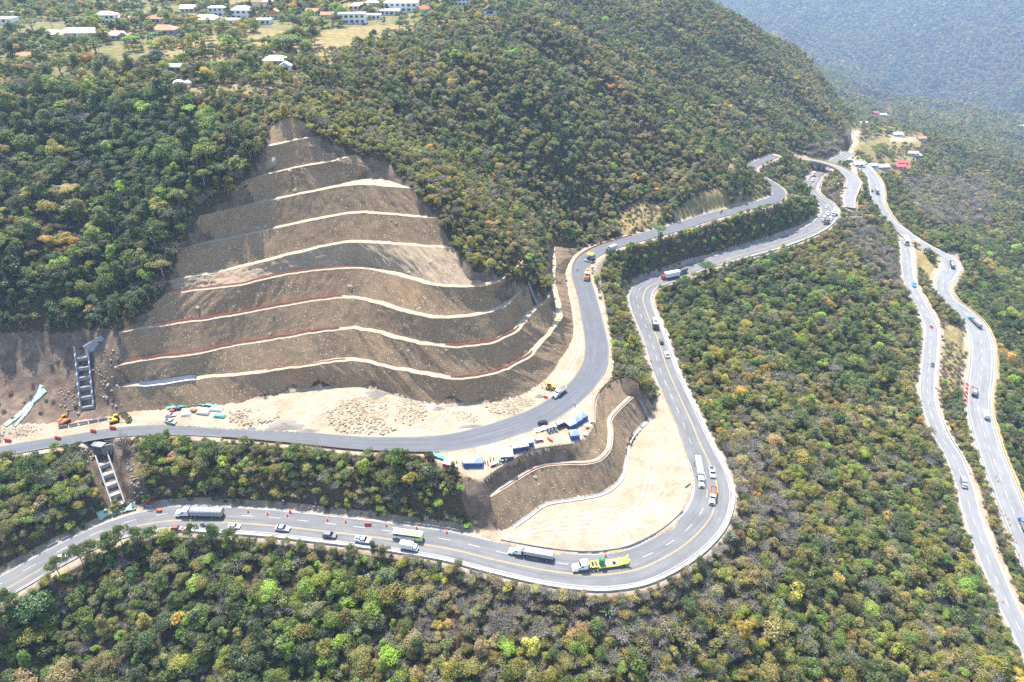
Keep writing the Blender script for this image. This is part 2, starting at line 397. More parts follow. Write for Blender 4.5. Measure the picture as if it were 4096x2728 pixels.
# ------------------------------------------------------------------ height field
def _deep(c):
    c = np.array(c, float)
    return c
ctl = [np.array(at(*c)) for c in CTRL] + [np.array(c, float) for c in CTRL_W]
for r in ROADS:
    ctl += list(r[::9, :3])
for i, b in enumerate(BENCH):
    s = resample(b, step=11.0)
    if i == 1:
        s = s[s[:, 0] > -130]
    ctl += list(s)
for c in (C2_TOP, C2_MID, C2_BOT):
    ctl += list(resample(c, step=9.0))
ctl += [at(x, y, 14.9) for x, y in ((1100, 1650), (1300, 1620), (1500, 1650), (1700, 1690), (1400, 1720), (2000, 1640), (2240, 1520), (1950, 1830), (2150, 1760), (2300, 1690), (2330, 1330))]
ctl += [at(x, y, .4) for x, y in ((2300, 2100), (2500, 2000), (2600, 1850), (2150, 2130))]
ctl = np.array(ctl)
_keep = []
for i in range(len(ctl)):
    if not _keep or np.min(np.hypot(ctl[_keep, 0] - ctl[i, 0], ctl[_keep, 1] - ctl[i, 1])) > 2.5:
        _keep.append(i)
ctl = ctl[_keep]
C_RBF = 3.0
def _phi(d2): return np.sqrt(d2 + C_RBF ** 2)
_n = len(ctl)
_A = np.zeros((_n + 3, _n + 3))
_A[:_n, :_n] = -_phi((ctl[:, None, 0] - ctl[None, :, 0]) ** 2 + (ctl[:, None, 1] - ctl[None, :, 1]) ** 2) + np.eye(_n) * -.3 * 0
_A[:_n, _n] = 1; _A[:_n, _n + 1] = ctl[:, 0]; _A[:_n, _n + 2] = ctl[:, 1]
_A[_n:, :_n] = _A[:_n, _n:].T
_w = np.linalg.solve(_A, np.r_[ctl[:, 2], 0, 0, 0])
def rbf(X, Y):
    Z = np.empty(len(X))
    for s in range(0, len(X), 6000):
        e = slice(s, s + 6000)
        Z[e] = -_phi((X[e, None] - ctl[None, :, 0]) ** 2 + (Y[e, None] - ctl[None, :, 1]) ** 2) @ _w[:_n] + _w[_n] + X[e] * _w[_n + 1] + Y[e] * _w[_n + 2]
    return Z
CUT_POLY = [tuple(p[:2]) for p in BENCH[0][:-3]] + [tuple(p[:2]) for p in BENCH[1][::-1][:6]] + \
    [tuple(at(x, y, z)[:2]) for x, y, z in [(2192, 963, 33), (2187, 1085, 33), (2203, 1154, 33), (2180, 1200, 33), (2112, 1137, 42), (2030, 1150, 46), (1997, 1115, 51), (1890, 1093, 54)]] + \
    [tuple(BENCH[5][-1][:2]), tuple(BENCH[6][-1][:2]), tuple(BENCH[7][-1][:2]), tuple(at(1557, 694, 79)[:2]), tuple(BENCH[8][-1][:2])] + [tuple(p[:2]) for p in BENCH[10][::-1]] + [tuple(BENCH[k][0][:2]) for k in (9, 8, 7, 6, 5, 4, 3, 2, 1)]
C2_POLY = [tuple(p[:2]) for p in C2_TOP] + [tuple(p[:2]) for p in C2_BOT[::-1]]
def poly_edge_dist(X, Y, poly):
    P = resample(np.array(list(poly) + [poly[0]]), step=1.5)
    return near(X, Y, P, 30)[0]
_TH0, _TH1, _NT = R(-66), R(66), 720
_R0, _R1, _NR = 55.0, 8500.0, 920
th = np.linspace(_TH0, _TH1, _NT)
lr = np.linspace(math.log(_R0), math.log(_R1), _NR)
TT, LL = np.meshgrid(th, lr, indexing='ij')
GX = (np.exp(LL) * np.sin(TT)).ravel(); GY = (np.exp(LL) * np.cos(TT)).ravel()
# coarse solve, then bilinear up-sampling
_th_c = np.linspace(_TH0, _TH1, 250); _lr_c = np.linspace(lr[0], lr[-1], 330)
_a, _b = np.meshgrid(_th_c, _lr_c, indexing='ij')
_Zc = rbf((np.exp(_b) * np.sin(_a)).ravel(), (np.exp(_b) * np.cos(_a)).ravel()).reshape(250, 330)
def bil(Z, t0, t1, l0, l1, T, L):
    a = np.clip((T - t0) / (t1 - t0) * (Z.shape[0] - 1), 0, Z.shape[0] - 1.001); b = np.clip((L - l0) / (l1 - l0) * (Z.shape[1] - 1), 0, Z.shape[1] - 1.001)
    i = a.astype(int); j = b.astype(int); fa = a - i; fb = b - j
    return (Z[i, j] * (1 - fa) + Z[i + 1, j] * fa) * (1 - fb) + (Z[i, j + 1] * (1 - fa) + Z[i + 1, j + 1] * fa) * fb
GZ = bil(_Zc, _TH0, _TH1, lr[0], lr[-1], TT.ravel(), LL.ravel())
# gullies and lumps, stronger far off
_rr = np.hypot(GX, GY)
_road_d = np.full(GX.shape, 1e9)
ROAD_NEAR = []
for r in ROADS:
    D, I = near(GX, GY, r, 60)
    ROAD_NEAR.append((D, I)); _road_d = np.minimum(_road_d, D - r[I, 3])
_ins_c1 = inpoly(GX, GY, CUT_POLY); _ins_c2 = inpoly(GX, GY, C2_POLY)
_ed1 = poly_edge_dist(GX, GY, CUT_POLY); _ed2 = poly_edge_dist(GX, GY, C2_POLY)
_free = sstep(4, 40, _road_d) * np.where(_ins_c1 | _ins_c2, 0, sstep(0, 25, np.minimum(_ed1, _ed2)))
_plateau = ((GZ > 100) & (_rr < 1300)).astype(float)
GZ = GZ + _free * (1 - .9 * _plateau) * (3.2 * fbm(GX / 45, GY / 45, 3, 3) + .8 * fbm(GX / 9, GY / 9, 9, 2))
_far = sstep(520, 1100, _rr) * (GX > 50)
_rk = 1 + 1.2 * sstep(900, 2200, _rr)
_rid = 1 - np.abs(fbm((GX * .8 - GY * .6) / (170 * _rk), (GX * .6 + GY * .8) / (420 * _rk), 21, 4)) * 2
GZ = GZ + _far * (1 - .9 * _plateau) * (sstep(1200, 2400, _rr) * 75 * (_rid - .55) + 12 * (_rid - .55) + 7 * fbm(GX / 60, GY / 60, 5, 3))
_hill = sstep(320, 400, GY) * (1 - sstep(700, 1000, GY)) * sstep(-90, 0, GX) * (1 - sstep(330, 420, GX)) * _free * (1 - _plateau) * sstep(6, 60, _road_d)
GZ = GZ + _hill * 16 * (.55 - np.abs(fbm((GX * .9 - GY * .3) / 260, (GY * .95 + GX * .45) / 75, 133, 3)) * 1.9)
_mid = 0 * sstep(380, 480, _rr) * (1 - sstep(520, 1100, _rr)) * _free * (1 - _plateau) * (GX > 0)
GZ = GZ + _mid * 7 * (1 - np.abs(fbm((GX + GY * .35) / 70, (GY - GX * .5) / 190, 33, 3)) * 2 - .5)
# roads pressed into the land
for r, (D, I) in zip(ROADS, ROAD_NEAR):
    hw = r[I, 3]
    flat = r[I, 2] - .35
    k = 1 - sstep(hw + 1.2, hw + 7.0, D)
    if r is RAMP:      # the overpass hangs free over the lower road
        k = k * (GX > 272)
    GZ = np.where(D < 40, GZ * (1 - k) + flat * k, GZ)
D, I = near(GX, GY, DIRT, 20)
k = 1 - sstep(3, 8, D); GZ = GZ * (1 - k) + (DIRT[I, 2] - .2) * k
# level yards
_qx, _qy, _ = project(np.stack([GX, GY, GZ], 1))
for _poly, _z, _r in (([(520, 1690), (505, 1636), (915, 1606), (1259, 1539), (1430, 1535), (1565, 1562), (1753, 1606), (1944, 1604), (2136, 1541), (2240, 1430), (2285, 1330), (2256, 1072), (2284, 1018), (2360, 975), (2330, 1100), (2380, 1400), (2300, 1560), (2180, 1640), (2000, 1700), (1740, 1760), (900, 1720)], 14.7, 4.0),
   ([(1722, 1815), (1868, 1790), (2021, 1750), (2193, 1685), (2340, 1580), (2400, 1500), (2430, 1525), (2392, 1580), (2384, 1670), (2330, 1764), (2230, 1780), (2080, 1822), (1990, 1878), (1935, 1918), (1850, 1900), (1750, 1868)], 14.95, 3.0),
   ([(1900, 2140), (2041, 2110), (2183, 2014), (2297, 1994), (2451, 1944), (2502, 1828), (2592, 1674), (2640, 1560), (2705, 1700), (2780, 1930), (2700, 2115), (2470, 2215), (2221, 2220), (1991, 2175)], .3, 5.0)):
    _m = inpoly(_qx, _qy, _poly) & (np.abs(GZ - _z) < _r)
    GZ = np.where(_m, _z + .12 * fbm(GX / 6, GY / 6, 17, 3), GZ)
# keep the land under the built cut faces
GZ = np.where(_ins_c1, GZ - np.minimum(8.0, _ed1 * 1.3), GZ)
GZ = np.where(_ins_c2, GZ - np.minimum(5.0, _ed2 * 1.2), GZ)
# gullies under the two drain chutes
for _a, _b, _w in ((at(408, 1822, 9.5), at(478, 2025, -1.2), 2.2), (at(402, 1775, 11.5), at(408, 1822, 9.5), 2.4), (at(328, 1398, 31.5), at(350, 1632, 15.2), 2.4)):
    _P = resample(np.array([_a, _b]), step=.5); D, I = near(GX, GY, _P, 12)
    k = 1 - sstep(_w, _w + 3.0, D); GZ = np.where(D < 12, GZ * (1 - k) + np.minimum(GZ, _P[I, 2] - .9) * k, GZ)
ZG = GZ.reshape(_NT, _NR)
def ground_z(x, y):
    x = np.atleast_1d(np.asarray(x, float)); y = np.atleast_1d(np.asarray(y, float))
    return bil(ZG, _TH0, _TH1, lr[0], lr[-1], np.arctan2(x, y), np.log(np.maximum(np.hypot(x, y), 1)))
def on_road(x, y):
    """road surface height or None"""
    for r in ROADS[:4]:
        d = np.hypot(r[:, 0] - x, r[:, 1] - y); i = d.argmin()
        if d[i] < r[i, 3] + .3: return r[i, 2]
    return None
def hit(px, py, extra=None):
    """first land point seen at a photo pixel"""
    d = ray(px, py)
    t = np.linspace(90, 2600, 9000)
    z = CAM_H + d[2] * t
    g = ground_z(d[0] * t, d[1] * t)
    k = np.argmax(z <= g)
    p = np.array((d[0] * t[k], d[1] * t[k], g[k]))
    for _ in range(3):
        rz = on_road(p[0], p[1])
        if rz is not None: p = at(px, py, rz)
    return p

# ------------------------------------------------------------------ land cover
GPX, GPY, GDEP = project(np.stack([GX, GY, GZ], 1))
P_SAND = [
 [(540, 1700), (505, 1640), (915, 1612), (1259, 1545), (1430, 1541), (1565, 1568), (1753, 1612), (1944, 1610), (2136, 1547), (2240, 1436), (2290, 1330), (2260, 1072), (2288, 1022), (2360, 975), (2330, 1100), (2380, 1400), (2300, 1560), (2180, 1640), (2000, 1700), (1740, 1760), (900, 1720)],
 [(1720, 1810), (1868, 1790), (2021, 1750), (2193, 1685), (2340, 1580), (2420, 1469), (2430, 1350), (2395, 1150), (2365, 1050), (2400, 1000), (2425, 1030), (2400, 1100), (2430, 1250), (2450, 1400), (2455, 1500), (2400, 1560), (2390, 1670), (2340, 1772), (2230, 1788), (2080, 1830), (1990, 1885), (1935, 1925), (1850, 1905), (1750, 1870)],
 [(1830, 2140), (2041, 2104), (2183, 2008), (2297, 1988), (2451, 1938), (2502, 1822), (2592, 1668), (2640, 1540), (2705, 1700), (2780, 1930), (2700, 2115), (2470, 2215), (2221, 2220), (1991, 2175)],
 [(3760, 1016), (3830, 1000), (3850, 1060), (3830, 1110), (3800, 1130)], [(0, 1700), (250, 1690), (480, 1660), (520, 1700), (300, 1745), (0, 1790)],
 [(3380, 520), (3440, 520), (3450, 545), (3390, 545)], [(3560, 545), (3690, 548), (3680, 565), (3560, 570)]]
P_DIRT = [[(-300, 1330), (260, 1330), (420, 1310), (500, 1330), (520, 1640), (400, 1690), (0, 1790), (-300, 1850)], [(1840, 1890), (1960, 1900), (2010, 1960), (2060, 2110), (1960, 2140), (1880, 2090), (1850, 2000)], [(340, 1770), (480, 1745), (560, 1790), (590, 1990), (430, 2030), (360, 1900)],
 [(3890, 470), (3950, 440), (3960, 500), (3900, 510)]]
P_DRY = [[(3645, 985), (3690, 1005), (3745, 1080), (3735, 1125), (3690, 1110), (3650, 1040)], [(3780, 1290), (3840, 1300), (3870, 1450), (3850, 1560), (3780, 1580), (3765, 1480)],
 [(640, 335), (1180, 335), (1160, 470), (1120, 420), (900, 385), (640, 375)], [(1290, 120), (1800, 75), (1850, 105), (1620, 140), (1400, 195), (1290, 280), (1200, 250)], [(2430, 890), (2520, 820), (2640, 815), (2660, 900), (2500, 950)],
 [(2680, 850), (2800, 770), (2880, 750), (2900, 660), (2960, 640), (3100, 770), (3080, 800), (2920, 840), (2700, 890)], [(3380, 460), (3700, 520), (3640, 700), (3440, 690), (3400, 600)], [(600, 190), (1000, 110), (1200, 130), (1250, 200), (700, 290)], [(750, 0), (1500, 0), (1500, 40), (750, 60)], [(3840, 2150), (4000, 2500), (4090, 2700), (4120, 2700), (3960, 2300)], [(3850, 1830), (3900, 1850), (3990, 2080), (3960, 2120)]]
def mask_of(polys, px, py, Y, ymax=1100):
    m = np.zeros(px.shape, bool)
    for p in polys: m |= inpoly(px, py, p)
    return m & (Y < ymax) & (Y > 100)
m_sand = mask_of(P_SAND, GPX, GPY, GY).astype(float)
m_dirt = mask_of(P_DIRT, GPX, GPY, GY).astype(float)
m_dry = mask_of(P_DRY, GPX, GPY, GY).astype(float)
DL, IL = ROAD_NEAR[0]
for r, (D, I) in zip(ROADS, ROAD_NEAR):
    e = D - r[I, 3]
    w = 3.0 if r is not ROAD_U else 2.2
    if r is ROAD_L: w = 2.6
    m_sand = np.maximum(m_sand, 1 - sstep(w * .6, w * 1.5, e))
D, I = near(GX, GY, DIRT, 20)
m_sand = np.maximum(m_sand, 1 - sstep(2.2, 3.6, D))
m_dirt = np.maximum(m_dirt, (_ins_c1 | _ins_c2) * 1.0)
m_green = ((GZ > 99) & (GY > 300) & (GX < 0) & (GY < 1300)).astype(float) * .8
me = bpy.data.meshes.new("terrain")
_ii = np.arange(_NT * _NR).reshape(_NT, _NR)
_q = np.stack([_ii[:-1, :-1], _ii[1:, :-1], _ii[1:, 1:], _ii[:-1, 1:]], -1).reshape(-1, 4)
me.vertices.add(_NT * _NR)
me.vertices.foreach_set("co", np.stack([GX, GY, GZ], 1).astype(np.float32).ravel())
me.loops.add(_q.size); me.polygons.add(len(_q))
me.loops.foreach_set("vertex_index", _q[:, ::-1].ravel().astype(np.int32))
me.polygons.foreach_set("loop_start", np.arange(0, _q.size, 4, dtype=np.int32))
me.polygons.foreach_set("use_smooth", np.ones(len(_q), bool))
me.update(calc_edges=True)
_at = me.attributes.new("cover", 'FLOAT_COLOR', 'POINT')
_at.data.foreach_set("color", np.stack([m_sand, m_dry, m_dirt, m_green], 1).astype(np.float32).ravel())
def terrain_mat():
    m, nt, b = new_mat("land")
    P = wpos(nt)
    a = nt.nodes.new("ShaderNodeAttribute"); a.attribute_name = "cover"
    sep = nt.nodes.new("ShaderNodeSeparateColor"); nt.links.new(a.outputs["Color"], sep.inputs[0])
    n1 = noise(nt, .25, 6, .7, P); n2 = noise(nt, 1.6, 5, .7, P); n3 = noise(nt, .06, 3, .6, P)
    litter = ramp(nt, n2, [(.3, (.035, .028, .018)), (.55, (.085, .062, .038)), (.75, (.13, .1, .055))])
    grass = ramp(nt, n1, [(.3, (.085, .095, .03)), (.5, (.15, .135, .052)), (.7, (.25, .195, .1))])
    dry = ramp(nt, n1, [(.28, (.12, .10, .035)), (.5, (.23, .175, .075)), (.72, (.31, .24, .13))])
    dirt = ramp(nt, n1, [(.3, (.085, .062, .048)), (.5, (.15, .105, .075)), (.72, (.27, .2, .135))])
    sand = ramp(nt, noise(nt, .11, 7, .72, P), [(.3, (.24, .18, .12)), (.47, (.345, .27, .185)), (.68, (.42, .35, .26))])
    sand = mixc(nt, ramp(nt, noise(nt, .9, 6, .75, P), [(.45, (0, 0, 0)), (.7, (.6, .6, .6))]), sand, (.2, .15, .1))
    def soft(x, k):   # ragged mask edge
        t = mathn(nt, 'ADD', x, mathn(nt, 'MULTIPLY', mathn(nt, 'SUBTRACT', n2, .5), .55))
        return ramp(nt, t, [(.42, (0, 0, 0)), (.6, (1, 1, 1))])
    c = mixc(nt, soft(a.outputs["Alpha"], 0), litter, grass)
    c = mixc(nt, soft(sep.outputs[1], 0), c, dry)
    c = mixc(nt, soft(sep.outputs[2], 0), c, dirt)
    c = mixc(nt, soft(sep.outputs[0], 0), c, sand)
    nt.links.new(c, b.inputs["Base Color"])
    b.inputs["Roughness"].default_value = .95; b.inputs["Specular IOR Level"].default_value = .1
    bump(nt, mathn(nt, 'ADD', n2, n1), .6, .5, b)
    return m
me.materials.append(terrain_mat())
terrain = link_mesh("terrain", me); tag(terrain, kind="structure")

# ------------------------------------------------------------------ terraced cut
def face_mat(name, base, dark, pale, streak=True):
    m, nt, b = new_mat(name)
    P = wpos(nt)
    n1 = noise(nt, .12, 5, .65, P); n2 = noise(nt, 2.2, 6, .75, P)
    c = ramp(nt, n1, [(.3, dark), (.5, base), (.72, tuple(x * 1.25 for x in base))])
    c = mixc(nt, mathn(nt, 'MULTIPLY', n2, .6), c, tuple(x * .62 for x in base))
    if streak:
        mp = nt.nodes.new("ShaderNodeMapping"); mp.inputs["Scale"].default_value = (1.1, 1.1, .06); nt.links.new(P, mp.inputs[0])
        s = noise(nt, 1.0, 4, .7, mp.outputs[0])
        c = mixc(nt, ramp(nt, s, [(.5, (0, 0, 0)), (.75, (.45, .45, .45))]), c, tuple(x * .55 for x in base))
    vo = nt.nodes.new("ShaderNodeTexVoronoi"); vo.inputs["Scale"].default_value = .75; nt.links.new(P, vo.inputs["Vector"])
    peb = ramp(nt, mathn(nt, 'ADD', vo.outputs["Distance"], mathn(nt, 'MULTIPLY', n1, .35)), [(.33, (1, 1, 1)), (.38, (0, 0, 0))])
    c = mixc(nt, peb, c, pale)
    vo2 = nt.nodes.new("ShaderNodeTexVoronoi"); vo2.inputs["Scale"].default_value = 1.5; nt.links.new(P, vo2.inputs["Vector"])
    peb2 = ramp(nt, vo2.outputs["Distance"], [(.2, (.85, .85, .85)), (.26, (0, 0, 0))])
    c = mixc(nt, peb2, c, tuple(x * .85 for x in pale))
    nt.links.new(c, b.inputs["Base Color"])
    b.inputs["Roughness"].default_value = .95; b.inputs["Specular IOR Level"].default_value = .08
    bump(nt, mathn(nt, 'ADD', n2, peb), .7, .35, b)
    return m
M_FACE = face_mat("cut_earth", (.29, .19, .108), (.22, .145, .085), (.52, .41, .27))
M_FACE2 = face_mat("cut_earth_dark", (.30, .2, .118), (.2, .14, .088), (.5, .4, .27))
M_RUBBLE = face_mat("loose_rubble", (.34, .25, .16), (.25, .185, .12), (.52, .43, .3), False)
def bench_mat():
    m, nt, b = new_mat("bench_sand")
    P = wpos(nt); n1 = noise(nt, .5, 5, .7, P); n2 = noise(nt, 3, 4, .7, P)
    c = ramp(nt, n1, [(.3, (.30, .235, .15)), (.5, (.40, .325, .225)), (.72, (.47, .4, .3))])
    c = mixc(nt, mathn(nt, 'MULTIPLY', n2, .4), c, (.24, .185, .12))
    nt.links.new(c, b.inputs["Base Color"]); b.inputs["Roughness"].default_value = .95; b.inputs["Specular IOR Level"].default_value = .1
    bump(nt, n2, .5, .2, b)
    return m
M_BENCH = bench_mat()
_sd3 = np.random.RandomState(5)
def strip(name, A, B, nv, mat, parent, amp=.3, seed=1, step=1.1, bulge=0.0, ext=0.0, rill=0.0):
    """surface lofted from polyline A to polyline B with rough relief"""
    if ext:      # both ends run on into the hillside
        def e_(P, a, b): t = P[a] - P[b]; t[2] = 0; t /= max(np.linalg.norm(t), 1e-6); return P[a] + t * ext + np.array((0, 0, -ext))
        A = A[:, :3]; B = B[:, :3]
        A = np.vstack([e_(A, 0, 3), A, e_(A, -1, -4)]); B = np.vstack([e_(B, 0, 3), B, e_(B, -1, -4)])
    n = max(4, int(max(np.linalg.norm(np.diff(A, axis=0), axis=1).sum(), np.linalg.norm(np.diff(B, axis=0), axis=1).sum()) / step))
    A = resample(A[:, :3], n=n); B = resample(B[:, :3], n=n)
    ts = np.linspace(0, 1, nv + 1)
    V = A[:, None] * (1 - ts[None, :, None]) + B[:, None] * ts[None, :, None]
    T = np.gradient(A, axis=0); U = (B - A)
    N = np.cross(T, U); N /= np.maximum(np.linalg.norm(N, axis=1, keepdims=True), 1e-6)
    s = np.arange(n) * step
    dn = amp * (.55 * fbm(s[:, None] / 5 + 0 * ts[None], ts[None] * 2 + seed * 7.3 + 0 * s[:, None], seed, 4) + .9 * fbm(s[:, None] / 1.3 + 0 * ts[None], ts[None] * 7 + seed + 0 * s[:, None], seed + 40, 2))
    if rill: dn = dn - rill * np.abs(fbm(s[:, None] / 1.7 + 0 * ts[None], ts[None] * .7 + seed + 0 * s[:, None], seed + 70, 3)) * 1.6
    e = np.sin(np.pi * ts)[None] ** .5
    dn = dn * (.35 + .65 * e) + bulge * e
    V = V + N[:, None] * dn[..., None]
    idx = np.arange(n * (nv + 1)).reshape(n, nv + 1)
    F = np.stack([idx[:-1, :-1], idx[1:, :-1], idx[1:, 1:], idx[:-1, 1:]], -1).reshape(-1, 4)
    return mesh_obj(name, V.reshape(-1, 3), F, mat, parent, True)
cut = tag(empty("terraced_cut", tuple(at(1400, 1500, 20))), kind="structure")
cut_inv = Matrix.Translation(-cut.location)
def under(o, root):
    o.parent = root; o.matrix_parent_inverse = root.matrix_basis.inverted()
    return o
INNER = [None] * 11
for i in range(11):
    w = 2.5
    if i == 0: INNER[0] = BENCH[0]; continue
    b = BENCH[i]
    wd = np.full(len(b), w)
    if i == 7:                       # the seventh bench widens into a platform at its right end
        wd = w + 13 * sstep(.5, 1.0, np.linspace(0, 1, len(b)))
    if i in (1, 2):
        wd = w + 1.6 * sstep(.7, .9, np.linspace(0, 1, len(b)))
    wd = wd * (1 + .3 * fbm(np.arange(len(b)) / 7.0, np.zeros(len(b)) + i, 70 + i, 3))
    INNER[i] = offset(b, wd)
for i in range(10):
    A, B = INNER[i], BENCH[i + 1]
    if i == 2:
        pxs, pys, _ = project(A); k = np.argmax((pxs > 2140) & (pys < 1260)); A = A[:max(k, 10)]
    if i == 3:
        B = B[:int(len(B) * .9)]
    if i == 4:
        pxs, pys, _ = project(A); k = np.argmax((pxs > 1960)); A = A[:k]
    # toe sits a little into the bench behind it
    A = A.copy() if i else offset(A, -1.2)
    A[:, 2] -= .15 if i else 1.8
    under(strip("cut_face", A, B, 14, M_RUBBLE if i == 4 else M_FACE, cut, amp=.24 if i != 4 else .7, seed=i + 1, ext=2.5, step=.7, rill=.18), cut)
for i in range(1, 10):
    under(strip("bench", BENCH[i] , INNER[i], 3, M_BENCH, cut, amp=.08, seed=60 + i), cut)
    lip = BENCH[i].copy()
cut2 = tag(empty("roadside_cut", tuple(at(2300, 1950, 3))), kind="structure")
C2_IN = offset(C2_MID, 2.2)
_b = offset(C2_BOT, -1.1); _b[:, 2] -= 1.5
under(strip("cut_face", _b, C2_MID, 10, M_FACE2, cut2, amp=.3, seed=31, ext=2.5, step=.5, rill=.6), cut2)
_t = C2_IN.copy(); _t[:, 2] -= .1
under(strip("cut_face", _t, C2_TOP, 8, M_FACE2, cut2, amp=.3, seed=32, ext=2.5, step=.5, rill=.6), cut2)
under(strip("bench", C2_MID, C2_IN, 3, M_BENCH, cut2, amp=.06, seed=33), cut2)

# boulders stuck in the faces
def rock_mesh(seed, sub=2, flat=.75):
    bm = bmesh.new(); bmesh.ops.create_icosphere(bm, subdivisions=sub, radius=.5)
    rs = np.random.RandomState(seed); k = rs.normal(size=(9, 3)); k /= np.linalg.norm(k, axis=1, keepdims=True); dd = rs.uniform(.30, .48, 9)
    for v in bm.verts:
        p = np.array(v.co)
        for n_, d_ in zip(k, dd):
            h = p @ n_ - d_
            if h > 0: p = p - n_ * h * .9
        v.co = Vector(p * (1, rs.uniform(.98, 1.02), flat))
    me = bpy.data.meshes.new("rock"); bm.to_mesh(me); bm.free()
    return me
def stone_mat(name, col):
    m, nt, b = new_mat(name)
    P = wpos(nt); n1 = noise(nt, .6, 3, .6, P); n2 = noise(nt, 5, 5, .7, P)
    c = ramp(nt, n1, [(.3, tuple(x * .7 for x in col)), (.5, col), (.7, tuple(min(.62, x * 1.3) for x in col))])
    c = mixc(nt, mathn(nt, 'MULTIPLY', n2, .5), c, tuple(x * .6 for x in col))
    nt.links.new(c, b.inputs["Base Color"]); b.inputs["Roughness"].default_value = .9; b.inputs["Specular IOR Level"].default_value = .15
    bump(nt, n2, .5, .1, b)
    return m
M_STONE = stone_mat("pale_stone", (.36, .295, .205))
M_STONE_D = stone_mat("brown_stone", (.24, .195, .145))
M_STONE_G = stone_mat("grey_stone", (.17, .155, .14))
ROCKS = [rock_mesh(s) for s in range(6)]
ROCKS_D = []
for r_ in ROCKS:
    r_.materials.append(M_STONE); d_ = r_.copy(); d_.materials.clear(); d_.materials.append(M_STONE_D); ROCKS_D.append(d_)
rng = random.Random(11)
FACE_STONES = [(1085, 640, 55), (1162, 683, 26), (1250, 580, 22), (1335, 615, 24), (1375, 690, 18), (1180, 760, 22), (1410, 700, 18), (1030, 910, 24), (1400, 1145, 34), (955, 1170, 24), (1220, 1420, 20), (1250, 1490, 18), (1450, 1480, 16),
  (1635, 1402, 26), (1706, 1396, 14), (1785, 1400, 16), (1636, 1092, 20), (2218, 1394, 28), (1741, 1537, 20), (1690, 1205, 14), (1725, 1358, 18), (1852, 1415, 20), (1845, 1445, 14), (1660, 1225, 14), (790, 1230, 20), (800, 1125, 24), (760, 1060, 20), (1040, 1000, 18), (750, 1020, 20), (1060, 905, 14), (1110, 795, 16),
  (2140, 1905, 34), (2158, 1936, 22), (2255, 1955, 14), (1565, 880, 14), (1585, 893, 12), (1720, 1045, 22), (2075, 1428, 16), (1080, 1335, 16), (1500, 1165, 14), (1665, 1220, 16), (1920, 1475, 16)]
from mathutils.bvhtree import BVHTree
def bvh_of(objs):
    V = []; F = []
    for o in objs:
        n = len(V); M = o.matrix_world
        V += [tuple(v.co) for v in o.data.vertices]; F += [tuple(i + n for i in p.vertices) for p in o.data.polygons]
    return BVHTree.FromPolygons(V, F)
CUT_BVH = bvh_of([o for o in bpy.data.objects if o.parent in (cut, cut2)])
def cut_hit(px, py):
    d = Vector(ray(px, py))
    loc, nor, _, dist = CUT_BVH.ray_cast(Vector((0, 0, CAM_H)), d.normalized())
    return (loc, nor) if loc else (None, None)
def add_rock(name, loc, size, parent=None, meshes=ROCKS):
    o = link_mesh(name, rng.choice(meshes)); o.location = loc
    o.rotation_euler = (rng.uniform(-.6, .6), rng.uniform(-.6, .6), rng.uniform(0, 6.28))
    o.scale = (size * rng.uniform(.85, 1.2), size * rng.uniform(.8, 1.1), size * rng.uniform(.7, 1.0))
    if parent: under(o, parent)
    return o
for px, py, s in FACE_STONES:
    loc, nor = cut_hit(px, py)
    if loc:
        d = (Vector(loc) - cam.location).length
        add_rock("boulder", loc - nor * s * d / FPX * .32, s * d / FPX * 1.15, cut if loc.z > 14.4 and py < 1660 else cut2)
for k in range(230):
    px = rng.uniform(500, 2230); py = rng.uniform(560, 1600)
    loc, nor = cut_hit(px, py)
    if loc and nor and abs(nor.z) < .8:
        _s = rng.choice((.5, .6, .7, .9, 1.2)); add_rock("boulder", loc - nor * _s * .3, _s, cut, ROCKS_D if rng.random() < .55 else ROCKS)

# ------------------------------------------------------------------ roads
def asphalt(name, col, worn, dust):
    m, nt, b = new_mat(name)
    P = wpos(nt)
    uv = nt.nodes.new("ShaderNodeUVMap").outputs[0]
    sp = nt.nodes.new("ShaderNodeSeparateXYZ"); nt.links.new(uv, sp.inputs[0])
    n1 = noise(nt, .15, 4, .6, P); n2 = noise(nt, 4, 3, .7, P)
    mp = nt.nodes.new("ShaderNodeMapping"); mp.inputs["Scale"].default_value = (1.3, .03, 1); nt.links.new(uv, mp.inputs[0])
    tr = noise(nt, 1.0, 3, .6, mp.outputs[0])
    c = mixc(nt, ramp(nt, n1, [(.35, (0, 0, 0)), (.65, (1, 1, 1))]), col, worn)
    c = mixc(nt, ramp(nt, tr, [(.42, (0, 0, 0)), (.66, (.75, .75, .75))]), c, tuple(x * .72 for x in col))
    c = mixc(nt, mathn(nt, 'MULTIPLY', n2, .35), c, tuple(x * .8 for x in worn))
    # dusty towards the edges (distance to the edge in metres stored in UV y fraction)
    a = nt.nodes.new("ShaderNodeAttribute"); a.attribute_name = "edge"
    e = mathn(nt, 'ADD', a.outputs["Fac"], mathn(nt, 'MULTIPLY', mathn(nt, 'SUBTRACT', n1, .5), 1.6))
    c = mixc(nt, ramp(nt, e, [(.0, (1, 1, 1)), (.7, (0, 0, 0))]), c, dust)
    nt.links.new(c, b.inputs["Base Color"]); b.inputs["Roughness"].default_value = .85; b.inputs["Specular IOR Level"].default_value = .25
    bump(nt, n2, .2, .03, b)
    return m
M_ASPH_L = asphalt("old_asphalt", (.13, .13, .135), (.175, .172, .168), (.34, .31, .27))
M_ASPH_U = asphalt("fresh_asphalt", (.105, .11, .12), (.13, .135, .145), (.17, .165, .155))
M_ASPH_R = asphalt("pale_asphalt", (.19, .19, .192), (.24, .238, .235), (.40, .37, .33))
